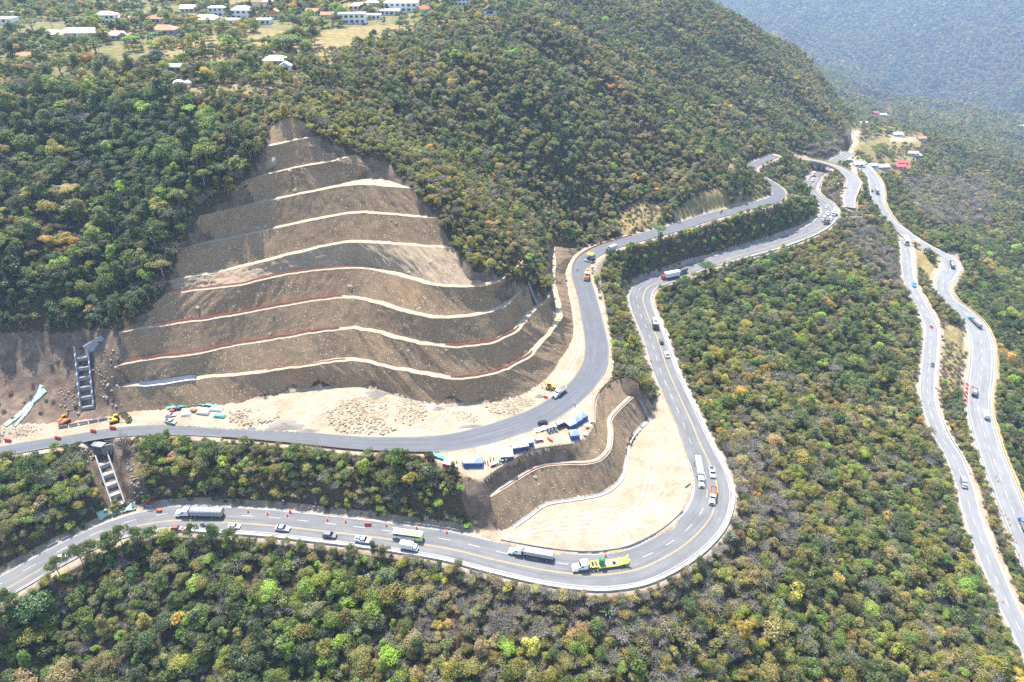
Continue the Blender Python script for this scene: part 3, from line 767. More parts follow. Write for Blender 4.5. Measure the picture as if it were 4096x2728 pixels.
def ribbon(name, P, offs, mat, parent=None, dz=0.0, kind=None, i0=0, i1=None):
    """sheet following a centre line P (x,y,z,hw); offs: lateral positions (left positive)"""
    Q = P[i0:i1]
    n = len(Q)
    L = np.stack([offset(Q[:, :3], np.asarray(o) if np.ndim(o) else o) for o in offs], 1)
    L[..., 2] += dz
    m = L.shape[1]
    idx = np.arange(n * m).reshape(n, m)
    F = np.stack([idx[:-1, :-1], idx[:-1, 1:], idx[1:, 1:], idx[1:, :-1]], -1).reshape(-1, 4)[:, ::-1]
    o = mesh_obj(name, L.reshape(-1, 3), F, mat, parent, True)
    s = np.r_[0, np.cumsum(np.linalg.norm(np.diff(Q[:, :3], axis=0), axis=1))]
    uvl = o.data.uv_layers.new(name="UVMap")
    U = np.stack([np.broadcast_to(np.arange(m)[None] * 2.2, (n, m)), np.broadcast_to(s[:, None], (n, m))], -1).reshape(-1, 2)
    li = np.empty(len(o.data.loops), np.int32); o.data.loops.foreach_get("vertex_index", li)
    uvl.data.foreach_set("uv", U[li].astype(np.float32).ravel())
    ea = o.data.attributes.new("edge", 'FLOAT', 'POINT')
    ed = np.broadcast_to(np.minimum(np.arange(m), m - 1 - np.arange(m))[None] * 1.0, (n, m)).ravel()
    ea.data.foreach_set("value", ed.astype(np.float32))
    if kind: tag(o, kind=kind)
    return o
def make_road(name, P, mat):
    hw = P[:, 3]
    return ribbon(name, P, [hw, hw - 1, hw * .45, 0 * hw, -hw * .45, -(hw - 1), -hw], mat, kind="structure")
M_YELLOW = simple("yellow_paint", (.46, .33, .11), .7, var=.3, scale=1.2)
M_WHITE = simple("white_paint", (.5, .5, .49), .7, var=.3, scale=1.2)
road_l = make_road("highway", ROAD_L, M_ASPH_L)
road_u = make_road("new_highway", ROAD_U, M_ASPH_U)
road_r = make_road("valley_road", ROAD_R, M_ASPH_R)
road_rl = make_road("valley_side_road", ROAD_RL, M_ASPH_R)
ramp_o = make_road("overpass_road", RAMP, M_ASPH_R)
dirt_o = ribbon("dirt_track", DIRT, [2.1, 0, -2.1], M_BENCH, kind="structure", dz=.05)
def line(road, P, off, w, mat, name, i0=0, i1=None, dz=.012):
    o = np.asarray(off) + np.zeros(len(P[i0:i1]))
    return ribbon(name, P, [o + w / 2, o - w / 2], mat, road, dz, i0=i0, i1=i1)
def dashes(road, P, off, w, on, period, mat, i0=0, i1=None):
    i1 = len(P) if i1 is None else i1
    k = i0
    while k + on < i1:
        o = off[k:k + on + 1] if np.ndim(off) else off
        line(road, P, o, w, mat, "lane_dash", k, k + on + 1)
        k += period
hwL = ROAD_L[:, 3]
line(road_l, ROAD_L, -1.85, .16, M_YELLOW, "centre_line")
line(road_l, ROAD_L, -1.55, .16, M_YELLOW, "centre_line")
line(road_l, ROAD_L, hwL - .75, .15, M_WHITE, "edge_line")
line(road_l, ROAD_L, -(hwL - .85), .15, M_WHITE, "edge_line")
dashes(road_l, ROAD_L, np.full(len(ROAD_L), 1.75), .16, 2, 5, M_WHITE)
hwR = ROAD_R[:, 3]
dashes(road_r, ROAD_R, np.zeros(len(ROAD_R)), .2, 2, 5, M_WHITE)
line(road_r, ROAD_R, -(hwR - 1.6), .2, M_WHITE, "edge_line"); line(road_r, ROAD_R, hwR - 1.6, .2, M_WHITE, "edge_line")
dashes(road_rl, ROAD_RL, np.zeros(len(ROAD_RL)), .2, 2, 5, M_WHITE)
line(road_rl, ROAD_RL, -3.3, .18, M_WHITE, "edge_line", i0=10)
line(road_rl, ROAD_RL, 3.3, .18, M_WHITE, "edge_line", i0=10)

M_TRACK = simple("packed_track", (.45, .385, .3), .95, var=.12, scale=2)
for pts_, z_ in (([(2100, 2130), (2250, 2090), (2380, 2085), (2480, 2130), (2520, 2190)], .3), ([(2010, 2150), (2200, 2125), (2400, 2110), (2560, 2060), (2660, 1960)], .3), ([(2440, 2150), (2500, 2070), (2570, 2000), (2600, 1900), (2620, 1800)], .3), ([(2330, 2060), (2450, 2050), (2530, 2090), (2600, 2110)], .3), ([(1200, 1690), (1290, 1640), (1400, 1585), (1500, 1570)], 14.7), ([(1600, 1740), (1720, 1720), (1780, 1660), (1800, 1630)], 14.7), ([(2180, 1600), (2260, 1500), (2310, 1400), (2320, 1300)], 14.7)):
    c_ = pline(pts_, z_, 1.0)
    for o_ in (-.95, .95):
        t_ = offset(c_, o_); L_ = [offset(t_, d_) for d_ in (.2, -.2)]
        V_ = np.stack(L_, 1).reshape(-1, 3); V_[:, 2] = ground_z(V_[:, 0], V_[:, 1]) + .03
        i_ = np.arange(len(V_)).reshape(-1, 2)
        tag(mesh_obj("tyre_track", V_, np.stack([i_[:-1, 1], i_[:-1, 0], i_[1:, 0], i_[1:, 1]], -1), M_TRACK), kind="structure")

# ------------------------------------------------------------------ vegetation
def leaf_mat(name, trans=.46):
    m, nt, b = new_mat(name)
    nt.nodes.remove(b)
    out = nt.nodes["Material Output"]
    t = nt.nodes.new("ShaderNodeAttribute"); t.attribute_type = 'INSTANCER'; t.attribute_name = "tint"
    lv = nt.nodes.new("ShaderNodeAttribute"); lv.attribute_name = "lv"
    c = mixc(nt, lv.outputs["Fac"], (.62, .66, .55), (1.32, 1.26, 1.1))
    c = mixc(nt, 1.0, t.outputs["Color"], c, 'MULTIPLY')
    d = nt.nodes.new("ShaderNodeBsdfDiffuse"); nt.links.new(c, d.inputs[0])
    tr = nt.nodes.new("ShaderNodeBsdfTranslucent")
    c2 = mixc(nt, 1.0, c, (1.15, 1.2, .6), 'MULTIPLY'); nt.links.new(c2, tr.inputs[0])
    mx = nt.nodes.new("ShaderNodeMixShader"); mx.inputs[0].default_value = trans
    nt.links.new(d.outputs[0], mx.inputs[1]); nt.links.new(tr.outputs[0], mx.inputs[2])
    gl = nt.nodes.new("ShaderNodeBsdfGlossy"); gl.inputs["Roughness"].default_value = .55; gl.inputs[0].default_value = (.9, .95, 1, 1)
    mg = nt.nodes.new("ShaderNodeMixShader"); mg.inputs[0].default_value = .035
    nt.links.new(mx.outputs[0], mg.inputs[1]); nt.links.new(gl.outputs[0], mg.inputs[2])
    nt.links.new(mg.outputs[0], out.inputs[0])
    return m
M_LEAF = leaf_mat("leaves")
def bark_mat():
    m, nt, b = new_mat("bark")
    P = wpos(nt); n = noise(nt, 3, 4, .7, P)
    nt.links.new(ramp(nt, n, [(.3, (.16, .135, .115)), (.7, (.36, .32, .28))]), b.inputs["Base Color"]); b.inputs["Roughness"].default_value = .95
    return m
M_BARK = bark_mat()
def leaf_faces(rs, C, N, size, aspect=.7):
    """one bent quad per leaf clump"""
    n = len(C)
    a = rs.normal(size=(n, 3)); T = np.cross(N, a); T /= np.linalg.norm(T, axis=1, keepdims=True); B = np.cross(N, T)
    s = size * rs.uniform(.6, 1.4, (n, 1))
    V = np.stack([C - T * s, C - B * s * aspect + N * s * .15, C + T * s, C + B * s * aspect + N * s * .15], 1)
    return V.reshape(-1, 3)
def crown(seed, shape='round', n=900, leaf=.085, lobes=16, flat=1.0, fill=.25):
    rs = np.random.RandomState(seed)
    L = []
    for i in range(lobes):
        d = rs.normal(size=3); d /= np.linalg.norm(d); d[2] = abs(d[2]) * 1.1 - .25
        rad = rs.uniform(.15, .42)
        if shape == 'umbrella':
            c = np.array((d[0] * .8, d[1] * .8, .15 * d[2])) * rs.uniform(.3, 1.0); rr = np.array((rad, rad, rad * .42))
        elif shape == 'tall':
            z = rs.uniform(-.7, .9); k = (1 - .35 * abs(z)) * .5
            c = np.array((d[0] * k, d[1] * k, z)); rr = np.array((rad * .8, rad * .8, rad * .9))
        elif shape == 'shrub':
            c = np.array((d[0] * .75, d[1] * .75, max(d[2], -.2) * .5 - .15)) * rs.uniform(.4, 1); rr = np.array((rad, rad, rad * .8))
        else:
            c = d * np.array((.7, .7, .62)) * rs.uniform(.35, 1.12); rr = np.array((rad * rs.uniform(.8, 1.25), rad * rs.uniform(.8, 1.25), rad * rs.uniform(.6, .95)))
        L.append((c, rr * rs.uniform(.85, 1.15)))
    w = np.array([r[0] ** 2 for _, r in L]); w /= w.sum()
    k = rs.choice(lobes, n, p=w)
    d = rs.normal(size=(n, 3)); d /= np.linalg.norm(d, axis=1, keepdims=True)
    d[:, 2] = np.where(d[:, 2] < -.3, -d[:, 2], d[:, 2])
    C = np.array([L[i][0] for i in k]) + d * np.array([L[i][1] for i in k]) * rs.uniform(.7, 1.08, (n, 1))
    N = d + rs.normal(size=(n, 3)) * .45 + np.array((0, 0, .35)); N /= np.linalg.norm(N, axis=1, keepdims=True)
    C[:, 2] *= flat
    lv = np.clip(.5 + .24 * rs.normal(size=n) + .55 * (rs.uniform(size=lobes)[k] - .5), 0, 1)
    return leaf_faces(rs, C, N, leaf), lv
def twigs(seed, n=40, h=1.9, spread=1.0, r=.02, z0=0.0):
    """bare forked branches as thin three-sided tapers"""
    rs = np.random.RandomState(seed)
    mb = MB()
    for i in range(n):
        a = rs.uniform(0, 6.28); tip = np.array((math.cos(a) * spread * rs.uniform(.3, 1), math.sin(a) * spread * rs.uniform(.3, 1), z0 + h * rs.uniform(.55, 1)))
        s = np.array((rs.normal() * .08, rs.normal() * .08, z0)); mid = s * .45 + tip * .55 + rs.normal(size=3) * .12
        mb.cyl(s, mid, r * 1.4, r, 3, False); mb.cyl(mid, tip, r, r * .35, 3, False)
        for q in range(3):
            t2 = tip + rs.normal(size=3) * .28; mb.cyl(mid * .4 + tip * .6, t2, r * .55, r * .2, 3, False)
    return mb
def trunk_mb(seed, h, r, spread, base=-1.2, limbs=4):
    rs = np.random.RandomState(seed); mb = MB()
    top = np.array((rs.normal() * .08, rs.normal() * .08, h * .62))
    mb.cyl((0, 0, base), top, r, r * .6, 7, False)
    for i in range(limbs):
        a = 6.28 * i / limbs + rs.uniform(-.4, .4)
        e = np.array((math.cos(a) * spread * rs.uniform(.4, .8), math.sin(a) * spread * rs.uniform(.4, .8), h * rs.uniform(.85, 1.15)))
        mb.cyl(top * .9, e, r * .5, r * .16, 5, False)
    return mb
def to_mesh(name, leaves=None, lv=None, wood=None, split=False):
    me = bpy.data.meshes.new(name)
    V = []; F = []; mi = []; lvs = []
    if leaves is not None:
        V = [tuple(v) for v in leaves]; F = [tuple(range(4 * i, 4 * i + 4)) for i in range(len(leaves) // 4)]; mi = [0] * len(F); lvs = list(lv)
    if wood is not None:
        n = len(V); V += wood.v; F += [tuple(i + n for i in f) for f in wood.f]; mi += [1] * len(wood.f); lvs += [.5] * len(wood.f)
    me.from_pydata(V, [], F); me.materials.append(M_LEAF); me.materials.append(M_BARK)
    me.polygons.foreach_set("material_index", np.array(mi, np.int32))
    at_ = me.attributes.new("lv", 'FLOAT', 'FACE'); at_.data.foreach_set("value", np.array(lvs, np.float32))
    me.update()
    return me
# kinds: name, (leaf array, lv), crown centre height, trunk
KINDS = []
def kind(key, shape, seed, n, leaf, lobes, flat=1.0, cz=1.35, tr=.07, extra=0):
    V, lv = crown(seed, shape, n, leaf, lobes, flat)
    V = V + np.array((0, 0, cz))
    wood = trunk_mb(seed + 100, cz * 1.05, tr, .6)
    if extra:
        tw = twigs(seed + 50, extra, 1.1, 1.05, .026, cz - .5); wood.add(tw.v, tw.f)
    KINDS.append(dict(key=key, crown=to_mesh(key + "_crown", V, lv), trunk=to_mesh(key + "_trunk", None, None, wood), full=to_mesh(key + "_full", V, lv, wood)))
kind('round', 'round', 1, 2300, .052, 26, cz=1.05)
kind('round', 'round', 2, 2000, .056, 20, cz=1.0)
kind('round', 'round', 21, 2100, .054, 32, cz=1.1)
kind('loose', 'round', 3, 1200, .064, 20, cz=1.1)
kind('loose', 'round', 4, 1100, .066, 30, cz=1.05)
kind('tall', 'tall', 5, 1900, .056, 26, cz=1.3)
kind('tall', 'tall', 6, 1500, .062, 20, cz=1.25)
kind('umbrella', 'umbrella', 7, 1800, .058, 30, cz=1.3)
kind('shrub', 'shrub', 8, 1400, .058, 20, cz=.5, tr=.04)
kind('shrub', 'shrub', 9, 1100, .068, 18, cz=.45, tr=.04)
kind('bigleaf', 'round', 10, 620, .105, 18, cz=1.05)
kind('thin', 'shrub', 11, 420, .06, 18, cz=.75, tr=.035, extra=30)
kind('bare', 'shrub', 12, 150, .06, 12, cz=.7, tr=.04, extra=54)
KI = {}
for i, k in enumerate(KINDS): KI.setdefault(k['key'], []).append(i)
proto_col = bpy.data.collections.new("tree_kinds")
for i, k in enumerate(KINDS):
    o = bpy.data.objects.new("tree_kind_%02d" % i, k['full']); proto_col.objects.link(o)

T_DEEP, T_MID, T_OLIVE, T_YEL, T_LIME, T_TAN, T_GREY, T_ORANGE, T_SAGE = (.08, .118, .03), (.15, .19, .036), (.275, .25, .062), (.36, .325, .058), (.29, .38, .05), (.36, .29, .14), (.31, .27, .215), (.54, .35, .08), (.22, .225, .105)
TONES = [T_DEEP, T_MID, T_OLIVE, T_YEL, T_LIME, T_TAN, T_GREY, T_ORANGE, T_SAGE]
TONE_NAME = ["dark green", "green", "olive green", "yellow green", "bright lime green", "dry tan", "grey leafless", "orange leaved", "grey green"]
# weights per zone for the tones above, crown radius range, spacing, weights for kinds
KEYS = ['round', 'loose', 'tall', 'umbrella', 'shrub', 'bigleaf', 'thin', 'bare']
ZONES = {
 'left':   ([.42, .30, .12, .03, .06, .02, .05, .004, .08], (2.0, 4.6), 3.4, [.38, .22, .16, .08, .04, .10, .01, .03]),
 'spur':   ([.03, .14, .44, .2, .03, .12, .06, .01, .12], (1.3, 2.6), 2.5, [.26, .18, .04, .0, .38, .04, .07, .03]),
 'hill':   ([.16, .24, .24, .03, .012, .10, .12, .004, .22], (1.5, 3.3), 3.1, [.34, .26, .12, .03, .12, .06, .04, .03]),
 'mid':    ([.10, .34, .20, .10, .12, .12, .06, .004, .08], (1.5, 3.4), 2.7, [.30, .30, .06, .04, .10, .08, .10, .02]),
 'bottom': ([.18, .32, .16, .10, .13, .05, .03, .01, .08], (1.6, 3.9), 2.8, [.34, .24, .10, .04, .06, .14, .05, .03]),
 'dry':    ([.02, .08, .18, .10, .05, .28, .30, .02, .06], (1.6, 3.2), 2.6, [.12, .22, .02, .01, .12, .06, .27, .18]),
 'ridge':  ([.06, .24, .30, .14, .05, .13, .07, .01, .08], (1.6, 3.7), 2.8, [.34, .24, .05, .04, .12, .08, .09, .04]),
 'lush':   ([.18, .38, .2, .07, .07, .04, .02, .004, .08], (1.7, 4.0), 3.0, [.40, .22, .10, .08, .06, .12, .01, .01]),
 'greydry': ([.01, .05, .10, .03, .01, .20, .55, .01, .10], (2.0, 3.6), 3.2, [.05, .20, .0, .02, .10, .03, .30, .30]),
 'far':    ([.15, .22, .18, .02, .006, .12, .18, .002, .26], (1.8, 3.2), 3.4, [.4, .3, .1, .02, .1, .06, .01, .01]),
 'settle': ([.2, .34, .2, .05, .04, .08, .05, .0, .08], (1.8, 3.6), 6.2, [.5, .2, .05, .15, .08, .02, .0, .0]),
 'garden': ([.2, .34, .2, .09, .06, .05, .03, .004, .08], (1.6, 4.2), 4.2, [.45, .2, .1, .12, .08, .04, .01, .0]),
}
ZN = list(ZONES)
ZPOLY = [  # photo regions, later ones win
 ('hill', [(1100, -50), (4300, -50), (4300, 1000), (3300, 900), (3100, 780), (2450, 970), (2150, 1000), (1950, 800), (1500, 500), (1150, 400)]),
 ('spur', [(1150, 330), (1400, 380), (1800, 600), (2050, 800), (2280, 960), (2250, 1150), (2050, 1130), (1800, 1000), (1150, 480)]),
 ('left', [(-600, 330), (700, 400), (1140, 480), (1000, 700), (660, 1180), (480, 1340), (-600, 1340)]),
 ('spur', [(700, 350), (1150, 350), (1130, 480), (1040, 580), (960, 520), (760, 430)]),
 ('garden', [(-600, -80), (1960, -80), (1960, 70), (1300, 200), (1150, 330), (640, 340), (-600, 330)]),
 ('mid', [(-600, 1760), (500, 1740), (1740, 1800), (1950, 1930), (2040, 2120), (1500, 2100), (700, 2030), (-600, 2500)]),
 ('lush', [(2380, 980), (2700, 900), (3200, 800), (3330, 830), (3000, 1000), (2650, 1110), (2560, 1180), (2450, 1150)]),
 ('ridge', [(2400, 1100), (2560, 1180), (2720, 1520), (2560, 1560), (2460, 1400)]),
 ('ridge', [(2620, 1120), (3300, 900), (3560, 1000), (3720, 1300), (3700, 1700), (4100, 2600), (4100, 2800), (2900, 2800), (2700, 2400), (2950, 2000), (2720, 1500), (2610, 1220)]),
 ('lush', [(2620, 1150), (3100, 1010), (3500, 1200), (3600, 1500), (3450, 1650), (3000, 1400), (2800, 1500), (2680, 1350)]),
 ('dry', [(2860, 1700), (3080, 1800), (3180, 2100), (3100, 2420), (2850, 2500), (2600, 2400), (2920, 2100), (2950, 1950)]),
 ('bottom', [(-600, 2400), (0, 2430), (700, 2130), (1500, 2200), (1750, 2300), (1650, 2800), (-600, 2800)]),
 ('dry', [(1550, 2180), (2050, 2300), (2500, 2340), (2850, 2480), (2750, 2800), (1800, 2800), (1650, 2500)]),
 ('ridge', [(1700, 2560), (2600, 2560), (2600, 2800), (1700, 2800)]),
 ('greydry', [(3260, 740), (3420, 830), (3560, 1010), (3640, 1150), (3560, 1180), (3330, 920), (3300, 880)]),
 ('greydry', [(3600, 720), (3950, 700), (3960, 900), (3700, 900), (3620, 820)]),
 ('greydry', [(3190, 600), (3360, 560), (3400, 640), (3330, 650), (3230, 640)]),
 ('lush', [(3560, 1000), (4200, 900), (4200, 2700), (4096, 2150), (3950, 1700), (3960, 1300), (3850, 1050)]),
 ('settle', [(3385, 440), (3700, 520), (3680, 690), (3430, 690), (3400, 600)]),
]
P_NOTREE = P_SAND + [P_DIRT[0], P_DIRT[1], P_DIRT[2], P_DIRT[3]] + [P_DRY[0], P_DRY[1], [(2440, 890), (2520, 815), (2640, 805), (2650, 880), (2500, 940)], [(2690, 850), (2800, 770), (2880, 750), (2920, 830), (2700, 880)]] + [
  [(640, 345), (1100, 340), (1130, 370), (640, 385)], [(1290, 120), (1700, 85), (1600, 135), (1400, 190), (1290, 260), (1230, 240)], [(3395, 500), (3440, 500), (3440, 580), (3380, 640), (3350, 610)], [(3890, 460), (3950, 430), (3960, 500), (3900, 510)],
  [(2085, 980), (2110, 1030), (2100, 1060), (2020, 1110), (2000, 1090)], [(3575, 645), (3640, 645), (3640, 690), (3575, 690)], [(3420, 560), (3560, 545), (3690, 550), (3680, 590), (3560, 580), (3440, 600)], [(3430, 600), (3480, 595), (3480, 625), (3430, 630)]]
# clear garden ground around the houses is added with the houses (HOUSE_PX)
HOUSE_PX = [(824, 92, 60), (878, 60, 46), (972, 68, 56), (933, 95, 54), (1047, 95, 44), (1099, 72, 40), (650, 132, 48), (631, 92, 40), (1047, 35, 60), (1102, 262, 48), (1141, 285, 30), (707, 288, 34), (740, 334, 40), (333, 140, 84), (213, 150, 44), (452, 92, 76), (470, 152, 42), (99, 240, 34), (20, 105, 40), (1409, 90, 58), (1606, 50, 84), (1434, 38, 40), (1701, 48, 36), (1849, 20, 46), (1957, 56, 44), (1311, 75, 36), (1490, 25, 34), (560, 40, 30), (3604, 656, 40), (3600, 672, 34), (3645, 618, 40), (3492, 668, 34), (3530, 674, 36), (3434, 664, 36), (3685, 558, 30), (3590, 542, 30), (3500, 452, 24), (3532, 460, 24), (760, 50, 40), (1250, 62, 30), (1490, 78, 40), (1560, 60, 50)]
_colmax = np.maximum.accumulate((ZG - CAM_H) / np.exp(lr)[None], axis=1)
def visible(x, y, z, slack):
    """not hidden behind nearer land (slack in metres)"""
    r = np.hypot(x, y); t = np.arctan2(x, y)
    a = np.clip((t - _TH0) / (_TH1 - _TH0) * (_NT - 1), 0, _NT - 1).astype(int)
    b = np.clip((np.log(r) - lr[0]) / (lr[-1] - lr[0]) * (_NR - 1), 0, _NR - 1).astype(int)
    return (z + slack - CAM_H) / r >= _colmax[a, np.maximum(b - 3, 0)]
rs = np.random.RandomState(77)
def scatter():
    """stratified points over the seen land: x, y, z, zone"""
    out = []
    edges = [70]
    while edges[-1] < 4700: edges.append(edges[-1] * 1.06)
    for r0, r1 in zip(edges[:-1], edges[1:]):
        rm = (r0 + r1) / 2
        s = max(2.4, .0048 * rm)
        nr = max(1, int(round((r1 - r0) / s))); nt_ = int(R(128) * rm / s)
        a, b = np.meshgrid(np.arange(nr), np.arange(nt_), indexing='ij')
        r_ = r0 + (a + rs.uniform(0, 1, a.shape)) * (r1 - r0) / nr
        t_ = R(-64) + (b + rs.uniform(0, 1, a.shape)) * R(128) / nt_
        out.append(np.stack([(r_ * np.sin(t_)).ravel(), (r_ * np.cos(t_)).ravel(), np.full(a.size, s)], 1))
    return np.vstack(out)
pts = scatter()
X, Y, S = pts.T
Z = ground_z(X, Y)
px, py, dep = project(np.stack([X, Y, Z], 1))
ok = (px > -420) & (px < 4520) & (py > -150) & (py < 3050) & visible(X, Y, Z, 9.0)
X, Y, S, Z, px, py, dep = [q[ok] for q in (X, Y, S, Z, px, py, dep)]
zone = np.full(len(X), ZN.index('ridge'))
zone[Y > 560] = ZN.index('far')
for zn, poly in ZPOLY:
    if zn in ('hill',):
        m = inpoly(px, py, poly) & (Y < 900)
    elif zn == 'garden':
        m = inpoly(px, py, poly) & (Z > 98)
    else:
        m = inpoly(px, py, poly) & (Y < (1000 if zn in ('greydry', 'settle') else 640))
    zone[m] = ZN.index(zn)
zone[(Y > 950) & (zone != ZN.index('garden'))] = ZN.index('far')
keep = np.ones(len(X), bool)
rd = np.full(len(X), 1e9)
for r in ROADS:
    D, I = near(X, Y, r, 30); rd = np.minimum(rd, D - r[I, 3])
D, I = near(X, Y, DIRT, 20); rd = np.minimum(rd, D - 2)
for p in P_NOTREE: keep &= ~(inpoly(px, py, p) & (Y < 1100))
keep &= ~inpoly(X, Y, CUT_POLY) & ~inpoly(X, Y, C2_POLY)
keep &= ~((poly_edge_dist(X, Y, CUT_POLY) < 3) & (Z < 30)) & ~(poly_edge_dist(X, Y, C2_POLY) < 1.5)
for hx, hy, hw_ in HOUSE_PX:
    keep &= ~((np.abs(px - hx) < hw_ * .62) & (py > hy - 6) & (py < hy + 32) & (Y > 300))
# thin each zone to its own spacing
sp = np.array([ZONES[z][2] for z in ZN])[zone]
_g = np.hypot(ground_z(X + 2, Y) - ground_z(X - 2, Y), ground_z(X, Y + 2) - ground_z(X, Y - 2)) / 4
prob = np.minimum(1, (S / np.maximum(sp, S)) ** 2 * np.clip(np.sqrt(1 + _g ** 2), 1, 2.2))
keep &= rs.uniform(size=len(X)) < prob
dens = .5 + .5 * fbm(X / 30, Y / 30, 61, 3)
keep &= ~((zone == ZN.index('garden')) & (dens < .41))
X, Y, S, Z, px, py, dep, zone, rd = [q[keep] for q in (X, Y, S, Z, px, py, dep, zone, rd)]
n = len(X)
tone = np.zeros(n, int); ki = np.zeros(n, int); rad = np.zeros(n)
patch = fbm(X / 26, Y / 26, 91, 3)
for zi, zn in enumerate(ZN):
    w = np.where(zone == zi)[0]
    if not len(w): continue
    tw, (ra, rb), _, kw = ZONES[zn]
    tw = np.array(tw) / sum(tw); kw = np.array(kw) / sum(kw)
    order = np.array([0, 1, 4, 8, 2, 3, 5, 6, 7]); cs = np.cumsum(tw[order])
    u = np.clip(rs.uniform(size=len(w)) * .5 + .25 + .7 * patch[w], 0.001, .999)
    mix = rs.uniform(size=len(w)) < .4
    u = np.where(mix, rs.uniform(size=len(w)), u)
    tone[w] = order[np.minimum(np.searchsorted(cs, u), 8)]
    kk = rs.choice(len(KEYS), len(w), p=kw)
    ki[w] = [KI[KEYS[q]][rs.randint(len(KI[KEYS[q]]))] for q in kk]
    rad[w] = ra * .8 + (rb * 1.25 - ra * .8) * rs.beta(1.1, 2.6, len(w))
# leafless tones use bare or thin crowns near by
g = np.where((tone == 6) & (Y < 330))[0]
ki[g] = np.where(rs.uniform(size=len(g)) < .55, KI['bare'][0], KI['thin'][0])
rad = np.maximum(rad, S * .58)
ok = (rd > 1.4 + rad * .45)
ok &= ~((zone == ZN.index('left')) & (rd < 3))
X, Y, S, Z, px, py, dep, zone, rd, tone, ki, rad = [q[ok] for q in (X, Y, S, Z, px, py, dep, zone, rd, tone, ki, rad)]
rad = np.where(rd < 7, np.minimum(rad, 2.3), rad)
n = len(X)
tint = np.array(TONES)[tone] * (1 + .22 * rs.normal(size=(n, 1))).clip(.6, 1.5) * (1 + .07 * rs.normal(size=(n, 3)))
rot = rs.uniform(0, 6.283, n)
scl = np.stack([rad * rs.uniform(.9, 1.12, n), rad * rs.uniform(.9, 1.12, n), rad * rs.uniform(.85, 1.2, n)], 1)
print("TREES", n, dict(zip(ZN, np.bincount(zone, minlength=len(ZN)))))
# the trees that show largest are single objects
infr = (px > 0) & (px < 4096) & (py > 0) & (py < 2728 + 60) & (tone != 6) & ~np.isin(ki, KI['bare'] + KI['thin']) & visible(X, Y, Z, 0.5)
app = np.where(infr, rad / dep, 0)
big = np.argsort(-app)[:300]
ZLAB = {'left': ('tree', 'on the wooded slope left of the terraces', 'trees on the slope left of the terraces'), 'spur': ('shrub tree', 'on the spur beside the terraces', 'shrubs on the spur beside the terraces'),
 'hill': ('tree', 'on the wooded hillside behind the terraces', 'trees on the hillside'), 'mid': ('tree', 'on the bank between the upper and lower road', 'trees between the two roads'), 'bottom': ('tree', 'in the wood below the lower road', 'trees below the lower road'),
 'dry': ('tree', 'among dry scrub beside the hairpin bend', 'trees in the dry scrub'), 'ridge': ('tree', 'on the ridge right of the hairpin bend', 'trees on the ridge'), 'lush': ('tree', 'in the thick wood right of the bend', 'trees in the thick wood'),
 'greydry': ('tree', 'among the grey leafless wood', 'trees in the grey wood'), 'far': ('tree', 'far up the valley', 'far trees'), 'settle': ('tree', 'in the valley settlement', 'trees in the settlement'), 'garden': ('garden tree', 'among the houses on the plateau', 'trees among the houses')}
SHAPE = {'round': 'rounded', 'loose': 'loose crowned', 'tall': 'tall narrow', 'umbrella': 'flat crowned', 'shrub': 'low bushy', 'bigleaf': 'large leaved', 'thin': 'thin', 'bare': 'bare'}
LMK = [(800, 2060, "the tarped truck"), (1635, 2150, "the green coach"), (2130, 2220, "the covered tipper truck"), (2400, 2270, "the lowboy trailer"), (2900, 2000, "the hairpin bend"), (2620, 1300, "the climbing minibus"), (2680, 1110, "the container truck"), (165, 2330, "the huge round tree"), (330, 1500, "the grey chute"), (440, 1920, "the pale chute"), (1155, 470, "the terraces' top"), (673, 1125, "the fifth bench's left end"), (795, 862, "the seventh bench's left end"), (979, 722, "the eighth bench's left end"), (3730, 1460, "the inner road's dark car"), (3850, 1940, "the inner road's pale truck"), (3900, 1580, "the red cabbed tipper"), (2432, 2452, "the large agave"), (1180, 1780, "the brown wall's middle"), (1650, 1790, "the brown wall's right end"), (1102, 262, "the bright white roof"), (738, 336, "the white tarp shelter"), (1131, 2117, "the silver sedan"), (1453, 2164, "the blue loaded pickup"), (3656, 1142, "the inner road's blue car"), (2441, 1325, "the yellow bend sign"), (3000, 2728, "the bottom edge's right half"), (900, 2728, "the bottom edge's left half"), (0, 900, "the left edge's middle"), (3943, 1663, "the yellow kerb's box truck"), (2830, 1900, "the long grey box trailer"), (430, 300, "the domed olive tree")]
def where(x, y, tip):
    d = [math.hypot(x - a, (tip + y) / 2 - b) for a, b, _ in LMK]; i = int(np.argmin(d)); a, b, nm = LMK[i]; dx, dy = x - a, (tip + y) / 2 - b
    w_ = ("right of" if dx > 0 else "left of") if abs(dx) > abs(dy) else ("below" if dy > 0 else "above")
    if min(abs(dx), abs(dy)) > .45 * max(abs(dx), abs(dy)): w_ = ("below" if dy > 0 else "above") + " and " + ("right of" if dx > 0 else "left of")
    q = "close " if d[i] < 110 else ("well " if d[i] > 330 else "")
    return q + w_ + " " + nm
def tree_obj(k, loc, scale, rz, tnt, label, group, name="tree"):
    t = empty(name, loc, rz); t.scale = scale
    tag(t, label, "tree", group)
    c = link_mesh("crown", KINDS[k]['crown'], t); c["tint"] = [float(x) for x in tnt]
    w = link_mesh("trunk", KINDS[k]['trunk'], t)
    return t
for i in big:
    zn = ZN[zone[i]]; kk = KINDS[ki[i]]['key']
    tip = project(np.array([[X[i], Y[i], Z[i] + 2 * scl[i][2]]]))[1][0]
    sz = "small " if rad[i] < 3.0 else ("large " if rad[i] > 4.0 else "")
    tree_obj(ki[i], (X[i], Y[i], Z[i]), scl[i], rot[i], tint[i], "%s%s %s tree %s" % (sz, SHAPE[kk], TONE_NAME[tone[i]], where(px[i], py[i], tip)), ZLAB[zn][2])
rest = np.ones(n, bool); rest[big] = False
